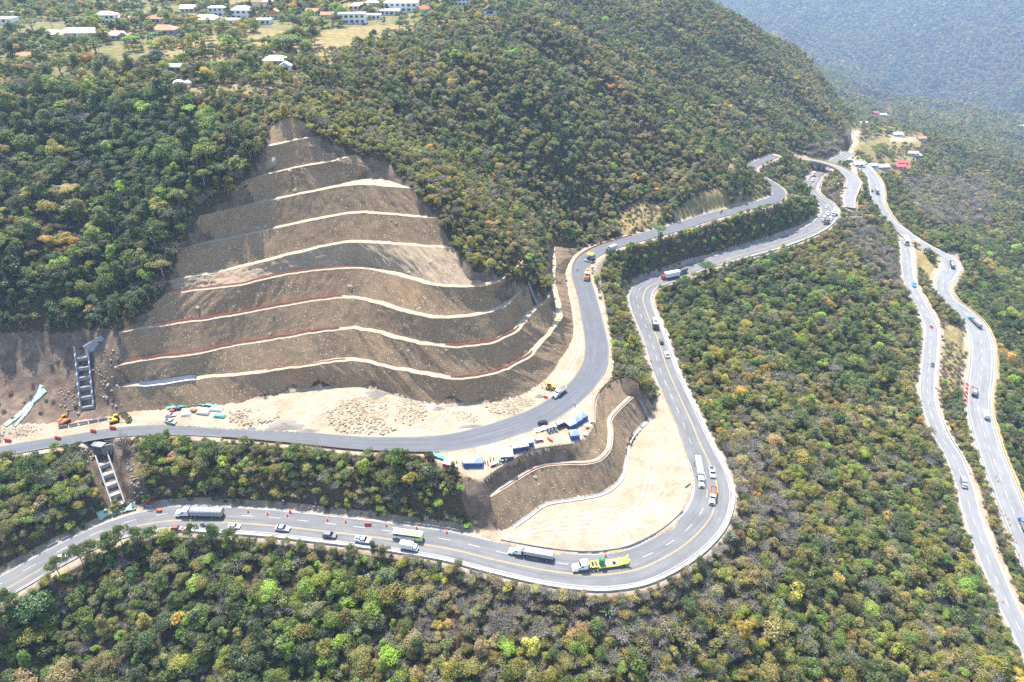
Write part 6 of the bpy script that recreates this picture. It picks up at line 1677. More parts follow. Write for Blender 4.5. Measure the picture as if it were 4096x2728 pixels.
# plant
def tracks(r, L, W, h=.75, w_=.5):
    for s in (-1, 1):
        def tr(m):
            pr = [(-L / 2, h * .5), (-L / 2 + .12, h * .15), (-L / 2 + .4, 0), (L / 2 - .4, 0), (L / 2 - .12, h * .15), (L / 2, h * .5), (L / 2 - .12, h * .85), (L / 2 - .4, h), (-L / 2 + .4, h), (-L / 2 + .12, h * .85)]
            m.prism(pr, s * W / 2 - w_ / 2, s * W / 2 + w_ / 2)
        part(r, "track", M_TYRE, tr)
def excavator(col, swing=0.0):
    r = empty("excavator"); tracks(r, 3.6, 2.3, .9, .6)
    u = part(r, "house", col, lambda m: (m.prism([(-2.0, 1.0), (1.2, 1.0), (1.3, 1.5), (.2, 1.9), (-1.9, 1.95), (-2.1, 1.5)], -1.3, 1.3, .05)))
    part(r, "engine_cover", M_CHASSIS, lambda m: m.box((-1.2, -.1, 1.98), (1.3, 1.6, .08)))
    part(r, "cab", col, lambda m: (m.box((.75, .85, 2.85), (1.35, .95, .12)), *[m.box((.75 + sx * .6, .85 + sy * .42, 2.2), (.1, .1, 1.3)) for sx in (-1, 1) for sy in (-1, 1)]))
    part(r, "window", M_GLASS, lambda m: m.box((.75, .85, 2.25), (1.18, .82, 1.1)))
    part(r, "boom", M_CHASSIS, lambda m: (m.cyl((1.0, -.3, 1.6), (2.9, -.3, 3.7), .28, .24, 8), m.cyl((2.9, -.3, 3.7), (5.0, -.3, 3.4), .24, .18, 8)))
    part(r, "stick", M_CHASSIS, lambda m: m.cyl((5.0, -.3, 3.4), (5.7, -.3, 1.3), .2, .14, 8))
    part(r, "bucket", M_METAL, lambda m: m.prism([(5.3, 1.2), (6.0, 1.3), (6.1, .7), (5.6, .3), (5.1, .6)], -.85, .25))
    return r
e_ = excavator(P_ORG); place(e_, (246, 1700), (276, 1682), "orange tracked excavator digging below the grey chute", "excavator", fit=False); e_.scale = (.95,) * 3
e_ = excavator(P_YEL); place(e_, (448, 1690), (474, 1684), "white and orange excavator half hidden by a bare tree", "excavator", fit=False); e_.scale = (.9,) * 3
r_ = empty("backhoe_loader")
for s in (-1, 1):
    wheel(r_, 1.6, s * .85, .5, .35); wheel(r_, -.6, s * .9, .75, .45)
part(r_, "body", P_YEL, lambda m: (m.prism([(.3, .7), (2.2, .75), (2.25, 1.45), (.4, 1.65)], -.5, .5, .05), m.box((-.3, 0, .95), (1.9, 1.0, .6))))
part(r_, "fender", P_YEL, lambda m: [m.prism([(-1.4, 1.0), (.1, 1.0), (-.1, 1.6), (-1.2, 1.6)], s * .7, s * 1.12) for s in (-1, 1)])
part(r_, "cab_roof", P_YEL, lambda m: m.box((-.35, 0, 2.75), (1.5, 1.5, .14))); part(r_, "window", M_GLASS, lambda m: m.box((-.35, 0, 2.1), (1.3, 1.35, 1.15)))
part(r_, "loader_arm", P_YEL, lambda m: [m.cyl((.2, s * .55, 1.5), (2.9, s * .55, 1.0), .1, n=6) for s in (-1, 1)]); part(r_, "loader_bucket", M_METAL, lambda m: m.prism([(2.9, .3), (3.6, .25), (3.3, .6), (3.3, 1.2), (2.9, 1.25)], -1.2, 1.2))
part(r_, "boom", P_YEL, lambda m: (m.cyl((-1.5, 0, 1.0), (-2.3, 0, 3.2), .17, .14, 6), m.cyl((-2.3, 0, 3.2), (-3.3, 0, 1.6), .14, .1, 6))); part(r_, "digging_bucket", M_METAL, lambda m: m.prism([(-3.6, 1.5), (-3.1, 1.6), (-3.0, 1.1), (-3.4, .9)], -.35, .35))
place(r_, (2186, 1546), (2212, 1562), "yellow backhoe loader beside the loaded dump truck", "backhoe", fit=False); r_.scale = (1.05,) * 3; r_.rotation_euler.z += .5
def roller(col, canopy):
    r = empty("road_roller")
    part(r, "front_drum", M_METAL, lambda m: m.cyl((1.5, -.95, .62), (1.5, .95, .62), .62, n=18)); part(r, "rear_drum", M_METAL, lambda m: m.cyl((-1.5, -.95, .62), (-1.5, .95, .62), .62, n=18))
    part(r, "body", col, lambda m: (m.prism([(-1.9, 1.1), (2.0, 1.1), (1.9, 1.75), (.7, 1.85), (.6, 1.3), (-.7, 1.3), (-.8, 1.85), (-1.8, 1.75)], -.85, .85, .04), m.box((0, 0, .85), (1.5, 1.0, .5))))
    part(r, "canopy", canopy, lambda m: m.box((0, 0, 2.9), (1.8, 1.8, .12))); part(r, "post", M_CHASSIS, lambda m: [m.box((sx * .75, sy * .75, 2.2), (.08, .08, 1.4)) for sx in (-1, 1) for sy in (-1, 1)]); part(r, "seat", M_BLACK, lambda m: (m.box((-.1, 0, 1.5), (.5, .5, .15)), m.box((-.35, 0, 1.8), (.12, .5, .55))))
    return r
r_ = roller(P_ORG, P_WHITE); place(r_, (2350, 1106), (2344, 1124), "orange road roller with a white canopy on the fresh asphalt", "road roller", fit=False); r_.scale = (1.3,) * 3
r_ = roller(P_YEL, P_ORG); place(r_, (2351, 1090), (2349, 1100), "small yellow roller just behind the orange roller", "road roller", fit=False); r_.scale = (.95,) * 3
r_ = empty("asphalt_paver"); tracks(r_, 3.2, 2.0, .8, .5)
part(r_, "body", P_GREY, lambda m: (m.box((0, 0, 1.4), (3.4, 2.3, 1.0)), m.box((2.3, 0, 1.1), (1.4, 2.9, .7)))); part(r_, "hopper", M_CHASSIS, lambda m: m.box((2.3, 0, 1.5), (1.2, 2.6, .12)))
part(r_, "screed", M_METAL, lambda m: m.box((-2.4, 0, .45), (.9, 3.8, .7))); part(r_, "canopy", P_YEL, lambda m: m.box((-.3, 0, 3.4), (3.0, 2.9, .15))); part(r_, "post", M_CHASSIS, lambda m: [m.box((-.3 + sx * 1.2, sy * 1.2, 2.6), (.1, .1, 1.6)) for sx in (-1, 1) for sy in (-1, 1)])
place(r_, (2354, 1046), (2368, 1034), "paver with a yellow canopy laying asphalt on the far bend", "paver", fit=False); r_.scale = (1.15,) * 3
r_ = car(P_RED, 'suv'); place(r_, (580, 2010), (618, 2006), "dark red parked car near the foot of the pale chute", "car")

# ------------------------------------------------------------------ houses on the plateau and in the valley
M_WALLW = simple("white_wall", (.74, .73, .70), .8, var=.06); M_WALLC = simple("cream_wall", (.60, .54, .44), .85, var=.08); M_WALLG = simple("grey_wall", (.30, .30, .31), .85, var=.1); M_BRICK = simple("brown_wall", (.24, .14, .09), .9, var=.15)
def tile_mat(name, col):
    m, nt, b = new_mat(name)
    tc = nt.nodes.new("ShaderNodeTexCoord").outputs["Object"]; w = nt.nodes.new("ShaderNodeTexWave"); w.inputs["Scale"].default_value = 2.2; w.inputs["Distortion"].default_value = .6; nt.links.new(tc, w.inputs[0])
    n = noise(nt, 1.2, 4, .7, tc)
    c = mixc(nt, mathn(nt, 'MULTIPLY', w.outputs[1], .4), col, tuple(x * .6 for x in col)); c = mixc(nt, mathn(nt, 'MULTIPLY', n, .5), c, tuple(min(1, x * 1.35) for x in col))
    nt.links.new(c, b.inputs["Base Color"]); b.inputs["Roughness"].default_value = .9
    return m
M_TERRA = tile_mat("terracotta_tiles", (.42, .20, .11)); M_ROOFC = tile_mat("cream_tiles", (.55, .45, .34)); M_ROOFG = tile_mat("grey_tiles", (.40, .42, .45)); M_ROOFW = tile_mat("white_sheet_roof", (.74, .75, .76)); M_ROOFR = tile_mat("red_sheet_roof", (.52, .10, .09)); M_ROOFD = tile_mat("dark_roof", (.09, .07, .06)); M_ROOFB = tile_mat("blue_sheet_roof", (.42, .55, .68)); M_ROOFP = tile_mat("pink_roof", (.55, .34, .27))
def house(px_, py_, wpx, roof, wall, rmat, storeys, label, rz=0.0, depth=.6, wins=4, z=None):
    p = hit(px_, py_) if z is None else at(px_, py_, z)
    dist = np.linalg.norm(p - np.array((0, 0, CAM_H))); W = wpx * dist / FPX * .95; D = max(4.0, W * depth); H = 2.9 * storeys
    r = empty("house", tuple(p + np.array((0, D * .3, 0))), rz); tag(r, label, "house")
    part(r, "wall", wall, lambda m: m.box((0, 0, H / 2 - .8), (W, D, H + 1.6)))
    e = .5
    if roof == 'flat':
        part(r, "roof", rmat, lambda m: (m.box((0, 0, H + .15), (W + e, D + e, .3)), m.box((0, 0, H + .33), (W - .4, D - .4, .06))))
    elif roof == 'gable':
        def g(m):
            h = D * .3; V = [(-W / 2 - e, -D / 2 - e, H - .1), (W / 2 + e, -D / 2 - e, H - .1), (W / 2 + e, D / 2 + e, H - .1), (-W / 2 - e, D / 2 + e, H - .1), (-W / 2 - e, 0, H + h), (W / 2 + e, 0, H + h)]
            m.add(V, [(0, 1, 5, 4), (2, 3, 4, 5), (1, 2, 5), (3, 0, 4), (3, 2, 1, 0)])
        part(r, "roof", rmat, g)
    elif roof == 'gable_x':
        def g(m):
            h = W * .32; V = [(-W / 2 - e, -D / 2 - e, H - .1), (W / 2 + e, -D / 2 - e, H - .1), (W / 2 + e, D / 2 + e, H - .1), (-W / 2 - e, D / 2 + e, H - .1), (0, -D / 2 - e, H + h), (0, D / 2 + e, H + h)]
            m.add(V, [(0, 4, 5, 3), (4, 1, 2, 5), (0, 1, 4), (2, 3, 5), (3, 2, 1, 0)])
        part(r, "roof", rmat, g)
    else:
        def g(m):
            h = D * .26; k = min(W, D) * .45
            V = [(-W / 2 - e, -D / 2 - e, H - .1), (W / 2 + e, -D / 2 - e, H - .1), (W / 2 + e, D / 2 + e, H - .1), (-W / 2 - e, D / 2 + e, H - .1), (-W / 2 + k, 0, H + h), (W / 2 - k, 0, H + h)]
            m.add(V, [(0, 1, 5, 4), (2, 3, 4, 5), (1, 2, 5), (3, 0, 4), (3, 2, 1, 0)])
        part(r, "roof", rmat, g)
    for s in range(storeys):
        for k in range(wins):
            x = -W / 2 + W * (k + .5) / wins; ww = W / wins * .5
            f = part(r, "window", M_WALLW if wall is not M_WALLW else M_WALLG, lambda m: m.box((x, -D / 2 - .03, s * 2.9 + 1.55), (ww + .2, .08, 1.5)))
            mb = MB(); mb.box((x, -D / 2 - .085, s * 2.9 + 1.55), (ww, .04, 1.3)); mb.build("pane", M_GLASS, f)
    d = part(r, "door", M_WOOD, lambda m: m.box((W * .05, -D / 2 - .03, 1.05), (1.0, .08, 2.1)))
    return r
house(824, 96, 92, 'hip', M_WALLW, M_ROOFC, 1, "low white house with a broad cream hip roof by the lime hedge", .05)
house(878, 66, 66, 'flat', M_WALLW, M_ROOFW, 2, "white flat roofed block behind the cream roofed house")
house(972, 76, 78, 'hip', M_WALLW, M_ROOFG, 2, "white two storey house with a grey hip roof")
house(933, 100, 92, 'flat', M_WALLW, M_ROOFG, 1, "long low white house in front of the grey hip roof", -.05, wins=5)
house(1047, 98, 66, 'flat', M_WALLW, M_ROOFW, 1, "small white flat roofed house right of the long low one")
house(1099, 76, 56, 'gable_x', M_WALLW, M_TERRA, 1, "white gabled house with a terracotta roof", .1)
house(655, 138, 84, 'hip', M_WALLG, M_TERRA, 1, "grey walled house with a terracotta pavilion roof by the hedge end", .05)
house(631, 92, 62, 'gable', M_WALLW, M_TERRA, 1, "white house with an orange roof at the bend of the lime hedge", -.1)
house(1030, 42, 70, 'gable', M_BRICK, M_ROOFD, 1, "brown house with a dark roof near the top edge")
house(1085, 25, 70, 'hip', M_WALLC, M_ROOFP, 1, "wide pale roofed house near the top edge")
house(1102, 264, 88, 'hip', M_WALLG, M_ROOFW, 1, "big bright white sheet roof above the terraced slope", .02, wins=3)
house(1142, 288, 42, 'gable_x', M_WALLW, M_ROOFG, 1, "small gabled annex beside the bright white roof", .1, wins=1)
house(707, 290, 44, 'gable', M_WALLG, M_ROOFB, 1, "blue grey shed on the plateau edge", .1, wins=2)
house(333, 150, 150, 'hip', M_WALLW, M_ROOFP, 1, "long white house with a pinkish roof and dark openings", -.02, .35, 7)
house(213, 156, 72, 'hip', M_WALLW, M_ROOFC, 1, "white house with a beige roof left of the long house")
house(430, 96, 64, 'hip', M_WALLW, M_ROOFC, 2, "two storey white house with stepped cream roofs")
house(485, 94, 66, 'hip', M_WALLW, M_ROOFP, 1, "lower wing with a pale roof right of the two storey house")
house(470, 160, 72, 'hip', M_WALLC, M_ROOFP, 1, "low beige roofed house right of the two cypresses", .1)
house(99, 246, 50, 'gable', M_WALLC, M_TERRA, 1, "terracotta roofed house behind the far left hedge", .3)
house(62, 296, 60, 'gable', M_WALLC, M_TERRA, 1, "orange roof half buried in trees at far left", -.2)
house(20, 112, 66, 'flat', M_WALLW, M_ROOFW, 2, "white block cut off by the left edge")
house(20, 66, 60, 'flat', M_WALLC, M_ROOFC, 1, "pale wall and roof near the top left corner")
house(494, 22, 40, 'gable', M_WALLW, M_ROOFG, 1, "grey roofed house near the top edge left of centre")
house(760, 50, 60, 'gable', M_WALLC, M_ROOFC, 1, "cream roofed house among palms near the top", .1)
house(1409, 94, 98, 'flat', M_WALLW, M_ROOFG, 2, "modern two storey grey house with large dark windows", .05, .5, 5)
house(1606, 46, 124, 'flat', M_WALLW, M_ROOFW, 2, "large white flat roofed villa with long glass fronts", -.03, .5, 6)
house(1560, 60, 70, 'flat', M_WALLW, M_ROOFW, 1, "white low wing in front of the large villa")
house(1434, 40, 66, 'hip', M_WALLW, M_ROOFP, 1, "white house with a peach hip roof behind the modern house")
house(1490, 26, 50, 'hip', M_WALLC, M_ROOFC, 1, "cream house near the top edge left of the large villa")
house(1701, 50, 52, 'hip', M_WALLW, M_ROOFR, 1, "white house with a red roof right of the large villa")
house(1849, 24, 84, 'flat', M_WALLW, M_ROOFW, 3, "white three storey block at the top edge", 0, .5, 6)
house(1957, 58, 50, 'gable_x', M_WALLW, M_ROOFD, 1, "dark steep roofed chalet with one white wall on the rim", .2, .6, 1)
house(1311, 76, 46, 'gable', M_WALLW, M_TERRA, 1, "small white and blue house with an orange roof")
house(1490, 78, 60, 'flat', M_WALLW, M_ROOFW, 1, "white terrace beside the modern house")
house(1250, 62, 44, 'gable', M_WALLW, M_TERRA, 1, "white house among trees left of the small orange roof")
# valley settlement
house(3604, 660, 48, 'gable', M_WALLC, M_ROOFR, 1, "long red roofed shed in the valley settlement", -.1, .4)
house(3600, 676, 36, 'gable', M_WALLC, M_ROOFR, 1, "second red roof just below the long red shed", -.1, .5)
house(3645, 622, 46, 'gable', M_WALLW, M_ROOFP, 1, "pink roofed house above the red sheds", -.1, .4)
house(3668, 630, 24, 'gable', M_WALLW, M_ROOFW, 1, "white tin roof beside the pink roofed house", -.1, .5, 2)
house(3492, 672, 34, 'hip', M_WALLW, M_ROOFB, 1, "pale blue roof by the valley road", .1)
house(3530, 678, 40, 'gable', M_WALLC, M_ROOFB, 1, "blue tin roofed house right of the pale blue roof", .1)
house(3434, 668, 36, 'gable', M_WALLW, M_ROOFW, 1, "white roofed hut beside the dirt track", .1, .5, 2)
house(3685, 562, 30, 'gable', M_WALLC, M_TERRA, 1, "orange roofed house on the bare ground of the settlement", .1)
house(3590, 546, 32, 'gable', M_WALLW, M_ROOFB, 1, "light blue roof at the top of the settlement", .1)
house(3500, 456, 22, 'gable', M_WALLW, M_ROOFR, 1, "tiny red roof on the far rim of the settlement", 0, .6, 2)
house(3532, 464, 22, 'gable', M_WALLW, M_ROOFW, 1, "tiny white roof on the far rim of the settlement", 0, .6, 2)
house(3455, 500, 22, 'gable', M_WALLW, M_ROOFW, 1, "small white roof among trees above the settlement", 0, .6, 2)
house(4070, 516, 50, 'gable', M_WALLW, M_ROOFW, 1, "white roof at the right edge beyond the river", .1, .5, 3)
house(3620, 330, 18, 'flat', M_WALLW, M_ROOFW, 1, "lone white building far up the valley", 0, .5, 2)

# hedges
def hedge(pts, h, w_, tnt, label):
    P = resample(np.array([hit(*p) for p in pts]), step=1.2)
    n = len(P) * 26
    k = rs.uniform(0, len(P) - 1.001, n); i = k.astype(int); f = (k - i)[:, None]
    C = P[i] * (1 - f) + P[i + 1] * f; N2 = normals2(P)[i]
    u = rs.uniform(-1, 1, n); v = rs.uniform(0, 1, n)
    side = rs.uniform(size=n) < .5
    lat = np.where(side, np.sign(u), u) * w_ / 2; up = np.where(side, v, .85 + .15 * v) * h
    C[:, :2] += N2 * lat[:, None]; C[:, 2] = ground_z(C[:, 0], C[:, 1]) + up * (1 + .1 * rs.normal(size=n))
    Nn = np.c_[N2 * np.where(side, np.sign(u), 0)[:, None], np.where(side, .4, 1)] + rs.normal(size=(n, 3)) * .35; Nn /= np.linalg.norm(Nn, axis=1, keepdims=True)
    o = link_mesh("hedge", to_mesh("hedge", leaf_faces(rs, C, Nn, .42), np.clip(.5 + .3 * rs.normal(size=n), 0, 1))); o["tint"] = list(tnt)
    return tag(o, label, "hedge")
HG = (.20, .32, .04); HD = (.10, .2, .035)
hedge([(600, 152), (700, 128), (808, 104), (852, 92)], 2.6, 3.0, HG, "long bright lime hedge leading up to the white houses")
hedge([(683, 188), (730, 172), (784, 158)], 2.2, 3.0, HG, "short lime hedge below the long one")
hedge([(850, 302), (930, 298), (1020, 300), (1124, 296)], 3.6, 3.0, HD, "tall dense green hedge below the bright white roof")
hedge([(830, 270), (880, 266), (940, 262)], 2.4, 2.4, HG, "low clipped hedge above the tall green one")
hedge([(0, 290), (60, 272), (130, 252)], 2.6, 3.2, HG, "lime hedge at the far left edge")
hedge([(520, 90), (560, 96), (620, 104)], 2.0, 2.6, HG, "lime hedge between the stepped roofs and the pavilion")
hedge([(940, 104), (980, 96), (1010, 88)], 2.0, 2.6, HG, "lime hedge in front of the low white house")
hedge([(1120, 84), (1190, 82)], 2.0, 2.4, HD, "dark clipped hedge with a blue pool cover beside it")
hedge([(1460, 84), (1490, 72), (1510, 62)], 2.6, 3.0, HG, "lime hedge between the modern house and the villa")
hedge([(1690, 38), (1780, 42), (1900, 40)], 2.6, 3.0, HD, "row of clipped shrubs before the three storey block")
hedge([(270, 170), (330, 172), (420, 168)], 2.0, 3.0, HD, "green hedge below the long white house")
hedge([(3440, 654), (3462, 652)], 1.6, 6.0, HD, "square green plot by the dirt track")

# palms
def palm_mesh(seed):
    rs2 = np.random.RandomState(seed); mbt = MB(); mbt.cyl((0, 0, -.6), (.25, 0, 4.2), .2, .13, 7, False); mbt.cyl((.25, 0, 4.2), (.4, .1, 7.2), .13, .1, 7, False)
    V = []; F = []
    for k in range(22):
        a = 6.283 * k / 22 + rs2.uniform(-.1, .1); el = rs2.uniform(-.1, 1.1); L = rs2.uniform(2.3, 3.2)
        prev = np.array((.4, .1, 7.2)); d = np.array((math.cos(a) * math.cos(el), math.sin(a) * math.cos(el), math.sin(el)))
        side = np.array((-math.sin(a), math.cos(a), 0)); b0 = len(V)
        for j in range(6):
            wd = .42 * math.sin(math.pi * (j + .6) / 6.4) + .05
            V += [tuple(prev - side * wd - np.array((0, 0, wd * .5))), tuple(prev), tuple(prev + side * wd - np.array((0, 0, wd * .5)))]
            d = d + np.array((0, 0, -.26)); d /= np.linalg.norm(d); prev = prev + d * L / 5.5
        for j in range(5):
            i = b0 + j * 3; F += [(i, i + 1, i + 4, i + 3), (i + 1, i + 2, i + 5, i + 4)]
    me = bpy.data.meshes.new("palm_crown"); me.from_pydata(V, [], F); me.materials.append(M_LEAF)
    a_ = me.attributes.new("lv", 'FLOAT', 'FACE'); a_.data.foreach_set("value", rs2.uniform(.2, .9, len(F)).astype(np.float32)); me.update()
    t = mbt.build("trunk", M_BARK); tm = t.data; bpy.data.objects.remove(t)
    return me, tm
PALMS = [palm_mesh(s) for s in (1, 2)]
PALM_PX = [(160, 240, 1.2, "palm behind the lime hedge at far left"), (190, 250, 1.1, "dark drooping palm right of the far left hedge"), (215, 125, 1.1, "palm before the beige roofed house"), (300, 135, 1.15, "tall palm in front of the long white house"), (335, 130, 1.15, "second tall palm in front of the long white house"), (375, 130, 1.2, "palm at the right end of the long white house"), (460, 140, 1.1, "pale palm behind the low beige roof"), (620, 215, 1.25, "big palm standing alone below the pavilion"), (910, 140, 1.2, "yellowish palm in the dry field below the white houses"), (520, 60, 1.2, "dark palm group tree above the stepped roofs"), (545, 70, 1.2, "palm beside the dark palm group"), (575, 64, 1.1, "palm left of the orange roofed house"), (638, 84, 1.2, "tall palm before the white orange roofed house"), (300, 70, 1.1, "palm among the garden trees near the top left"), (260, 66, 1.1, "palm left of its twin near the top left"), (110, 66, 1.0, "brownish palm near the left top"), (140, 64, 1.0, "second brownish palm near the left top"), (60, 150, 1.2, "palm left of the large pale tree"), (830, 45, .9, "small palm in the dry field near the top"), (420, 60, 1.1, "palm behind the two storey white house"), (1330, 80, 1.0, "palm by the small orange roof"), (20, 180, 1.2, "yellow palm at the left edge")]
for i, (x, y, s, lb) in enumerate(PALM_PX):
    t = empty("palm_tree", tuple(hit(x, y)), i * 1.3); t.scale = (s,) * 3; tag(t, lb, "palm tree", "garden palms")
    c = link_mesh("crown", PALMS[i % 2][0], t); c["tint"] = [.11, .17, .05] if 'yellow' not in lb else [.3, .28, .06]; link_mesh("trunk", PALMS[i % 2][1], t)
# cypresses and other single trees that stand out
for x, y, h, w_, lb in ((358, 238, 9.5, 1.6, "tall slim dark cypress, the left of the pair"), (392, 238, 8.8, 2.4, "broader dark cypress, the right of the pair")):
    V, lv = crown(200 + x, 'tall', 1200, .09, 24)
    z = (V[:, 2] + 1.1) / 2.2; V[:, :2] *= np.clip(1.15 - z, .1, 1)[:, None]
    t = empty("cypress_tree", tuple(hit(x, y))); tag(t, lb, "cypress")
    V = V * np.array((w_, w_, h / 2.1)) + np.array((0, 0, h / 2))
    c = link_mesh("crown", to_mesh("cypress", V, lv), t); c["tint"] = [.04, .065, .03]; part(t, "trunk", M_BARK, lambda m: m.cyl((0, 0, -.5), (0, 0, h * .6), .2, .08, 6))
UM, RO, LO, TA = KI['umbrella'][0], KI['round'][0], KI['loose'][0], KI['tall'][0]
def big_tree(k, px_, py_, s, tnt, label, sz=None, z=None):
    p = hit(px_, py_) if z is None else at(px_, py_, z)
    tree_obj(k, tuple(p), (s, s, sz or s), rng.uniform(0, 6), tnt, label, None)
big_tree(RO, 165, 2480, 7.4, (.09, .17, .04), "huge round dark green tree over the highway at lower left", 6.0)
big_tree(RO, 150, 1930, 5.0, (.12, .18, .04), "spreading green tree covering the upper road at far left", 6.6)
big_tree(LO, 630, 1830, 4.6, (.16, .24, .05), "bright feathery green tree in front of the materials yard", 6.0)
big_tree(LO, 850, 1845, 3.8, (.17, .24, .06), "small feathery green tree right of the materials yard tree", 5.2)
big_tree(LO, 1190, 1865, 4.2, (.18, .24, .06), "feathery tree reaching over the brown wall at its middle", 5.6)
big_tree(LO, 1590, 1880, 3.8, (.17, .26, .05), "bright green tree near the right end of the brown wall", 5.4)
big_tree(UM, 2632, 952, 4.4, (.19, .28, .06), "lime umbrella tree standing beside the far new road", 4.8)
big_tree(RO, 2735, 1130, 2.6, (.16, .3, .05), "bright green bush tree beside the container truck", 2.6)
big_tree(UM, 2820, 1100, 5.0, (.10, .2, .04), "flat topped green tree leaning over the upper bend", 5.0)
big_tree(LO, 500, 2190, 3.6, (.17, .2, .06), "tall vine covered tree overlapping the highway at left", 5.6)
big_tree(LO, 330, 2260, 3.6, (.17, .2, .07), "thin feathery tree overlapping the highway's yellow line", 5.4)
big_tree(LO, 610, 2170, 3.2, (.13, .2, .05), "green roadside tree below the tarped truck's cab", 3.8)
big_tree(LO, 690, 2180, 2.8, (.14, .2, .05), "leafy roadside tree hiding the red car", 3.2)
big_tree(LO, 930, 2180, 3.4, (.13, .18, .05), "leafy roadside tree left of the silver sedan", 4.2)
big_tree(TA, 1500, 2225, 2.4, (.12, .15, .05), "pointed olive tree at the road edge below the pickup", 3.2)
for _x, _y, _s, _t, _l in ((250, 2310, 3.4, (.19, .23, .06), "feathery roadside tree right of the huge round tree"), (385, 2238, 3.0, (.2, .21, .07), "thin olive tree over the highway's left curve"), (450, 2212, 3.2, (.14, .2, .04), "green tree over the highway below the green netting"), (560, 2186, 3.0, (.16, .22, .05), "green tree over the highway below the red tool box"), (780, 2172, 2.6, (.2, .22, .06), "small olive tree below the motorcycle"), (860, 2176, 2.8, (.14, .2, .045), "small green tree right of the motorcycle"), (60, 2440, 3.4, (.12, .18, .04), "green tree at the lower left edge of the highway")):
    big_tree(LO, _x, _y, _s, _t, _l, 5.2)
big_tree(KI['bare'][0], 500, 1800, 3.6, (.2, .17, .12), "bare branched tree beside the culvert", 4.6)
big_tree(UM, 140, 140, 8.5, (.17, .19, .07), "wide pale green tree among the left houses", 6.0)
big_tree(RO, 880, 40, 6.0, (.36, .32, .12), "yellowish rounded tree near the top edge", 5.0)
big_tree(UM, 1150, 210, 8.5, (.2, .26, .09), "broad pale lime tree above the bright white roof", 5.5)
big_tree(RO, 430, 300, 6.5, (.13, .16, .05), "large domed olive tree on the plateau edge", 5.5)
big_tree(RO, 260, 310, 6.5, (.2, .21, .06), "large domed yellowish tree left of the cypresses", 5.5)
big_tree(RO, 640, 270, 5.5, (.07, .11, .035), "dark green spreading tree left of the blue grey shed", 4.8)
big_tree(LO, 785, 320, 5.5, (.16, .17, .12), "silvery grey tree behind the white tarp", 5.0)
big_tree(LO, 650, 620, 5.0, (.17, .24, .07), "tall pale green tree standing out of the left wood", 5.5) if False else None
big_tree(RO, 1180, 120, 5.0, (.08, .13, .04), "dark garden tree beside the terracotta gable", 4.6)
big_tree(RO, 1600, 130, 4.0, (.16, .24, .05), "bright green tree on the rim below the villa", 4.2)
big_tree(TA, 60, 262, 5.0, (.045, .08, .035), "dark green tree rising behind the far left hedge", 5.0)
# agaves
def agave(px_, py_, s, lb):
    V = []; F = []
    for k in range(26):
        a = k * 2.4; el = .15 + 1.1 * k / 26; d = np.array((math.cos(a) * math.cos(el), math.sin(a) * math.cos(el), math.sin(el))); sd = np.array((-math.sin(a), math.cos(a), 0)) * .13; n0 = len(V)
        V += [tuple(-sd), tuple(sd), tuple(d * .6 + sd * 1.1), tuple(d * .6 - sd * 1.1), tuple(d * 1.25)]; F += [(n0, n0 + 1, n0 + 2, n0 + 3), (n0 + 3, n0 + 2, n0 + 4)]
    me = bpy.data.meshes.new("agave"); me.from_pydata(V, [], F); me.materials.append(M_LEAF); a_ = me.attributes.new("lv", 'FLOAT', 'FACE'); a_.data.foreach_set("value", np.full(len(F), .55, np.float32)); me.update()
    o = link_mesh("agave_plant", me); p = hit(px_, py_); o.location = (p[0], p[1], p[2] + .6); o.scale = (s,) * 3; o["tint"] = [.2, .26, .2]; tag(o, lb, "agave")
agave(2432, 2452, 2.6, "large pale agave below the retaining wall"); agave(2538, 2492, 2.4, "second agave right of the large one"); agave(1382, 2382, 2.2, "blue green agave in the wood below the coach"); agave(2915, 2152, 2.0, "agave beside the outside of the hairpin")

# ------------------------------------------------------------------ tents and camp
M_TENTB = simple("blue_canvas", (.03, .085, .30), .7, var=.12, scale=1.5); M_TENTN = simple("navy_canvas", (.03, .05, .12), .7, var=.12, scale=1.5); M_TENTT = simple("grey_blue_canvas", (.22, .26, .36), .6, var=.15, scale=1.5); M_TENTP = simple("pale_blue_canvas", (.34, .42, .58), .6, var=.15, scale=1.5); M_TENTC = simple("cream_canvas", (.58, .53, .45), .6, var=.1, scale=1.5)
def tent(p, rz, s, top, wall, label, group=None, open_front=False, h=2.1):
    r = empty("canopy_tent", tuple(p), rz); tag(r, label, "tent", group)
    a = s / 2
    def t(m):
        e = .12; V = [(-a - e, -a - e, h), (a + e, -a - e, h), (a + e, a + e, h), (-a - e, a + e, h), (0, 0, h + s * .30), (-a - e, -a - e, h - .25), (a + e, -a - e, h - .25), (a + e, a + e, h - .25), (-a - e, a + e, h - .25)]
        m.add(V, [(0, 1, 4), (1, 2, 4), (2, 3, 4), (3, 0, 4), (5, 6, 1, 0), (6, 7, 2, 1), (7, 8, 3, 2), (8, 5, 0, 3)])
    part(r, "canopy", top, t)
    for sx, sy, w_, d_ in ((0, -1, s, .04), (0, 1, s, .04), (-1, 0, .04, s), (1, 0, .04, s)):
        if open_front and sx == -1: continue
        part(r, "side_wall", wall, lambda m: m.box((sx * a, sy * a, h / 2 - .1), (w_, d_, h - .1)))
    for sx in (-1, 1):
        for sy in (-1, 1): part(r, "pole", M_STEEL, lambda m: m.cyl((sx * (a + .05), sy * (a + .05), -.2), (sx * (a + .05), sy * (a + .05), h), .035, n=6))
    return r
tent(hit(1875, 1858), .02, 3.2, M_TENTP, M_TENTB, "left of the twin blue walled tents with pale blue tops"); tent(hit(1912, 1858), .02, 3.2, M_TENTT, M_TENTB, "right of the twin blue walled tents with a grey top")
tent(hit(2026, 1828), .1, 4.3, M_TENTC, M_TENTN, "large cream topped tent with navy walls", open_front=True)
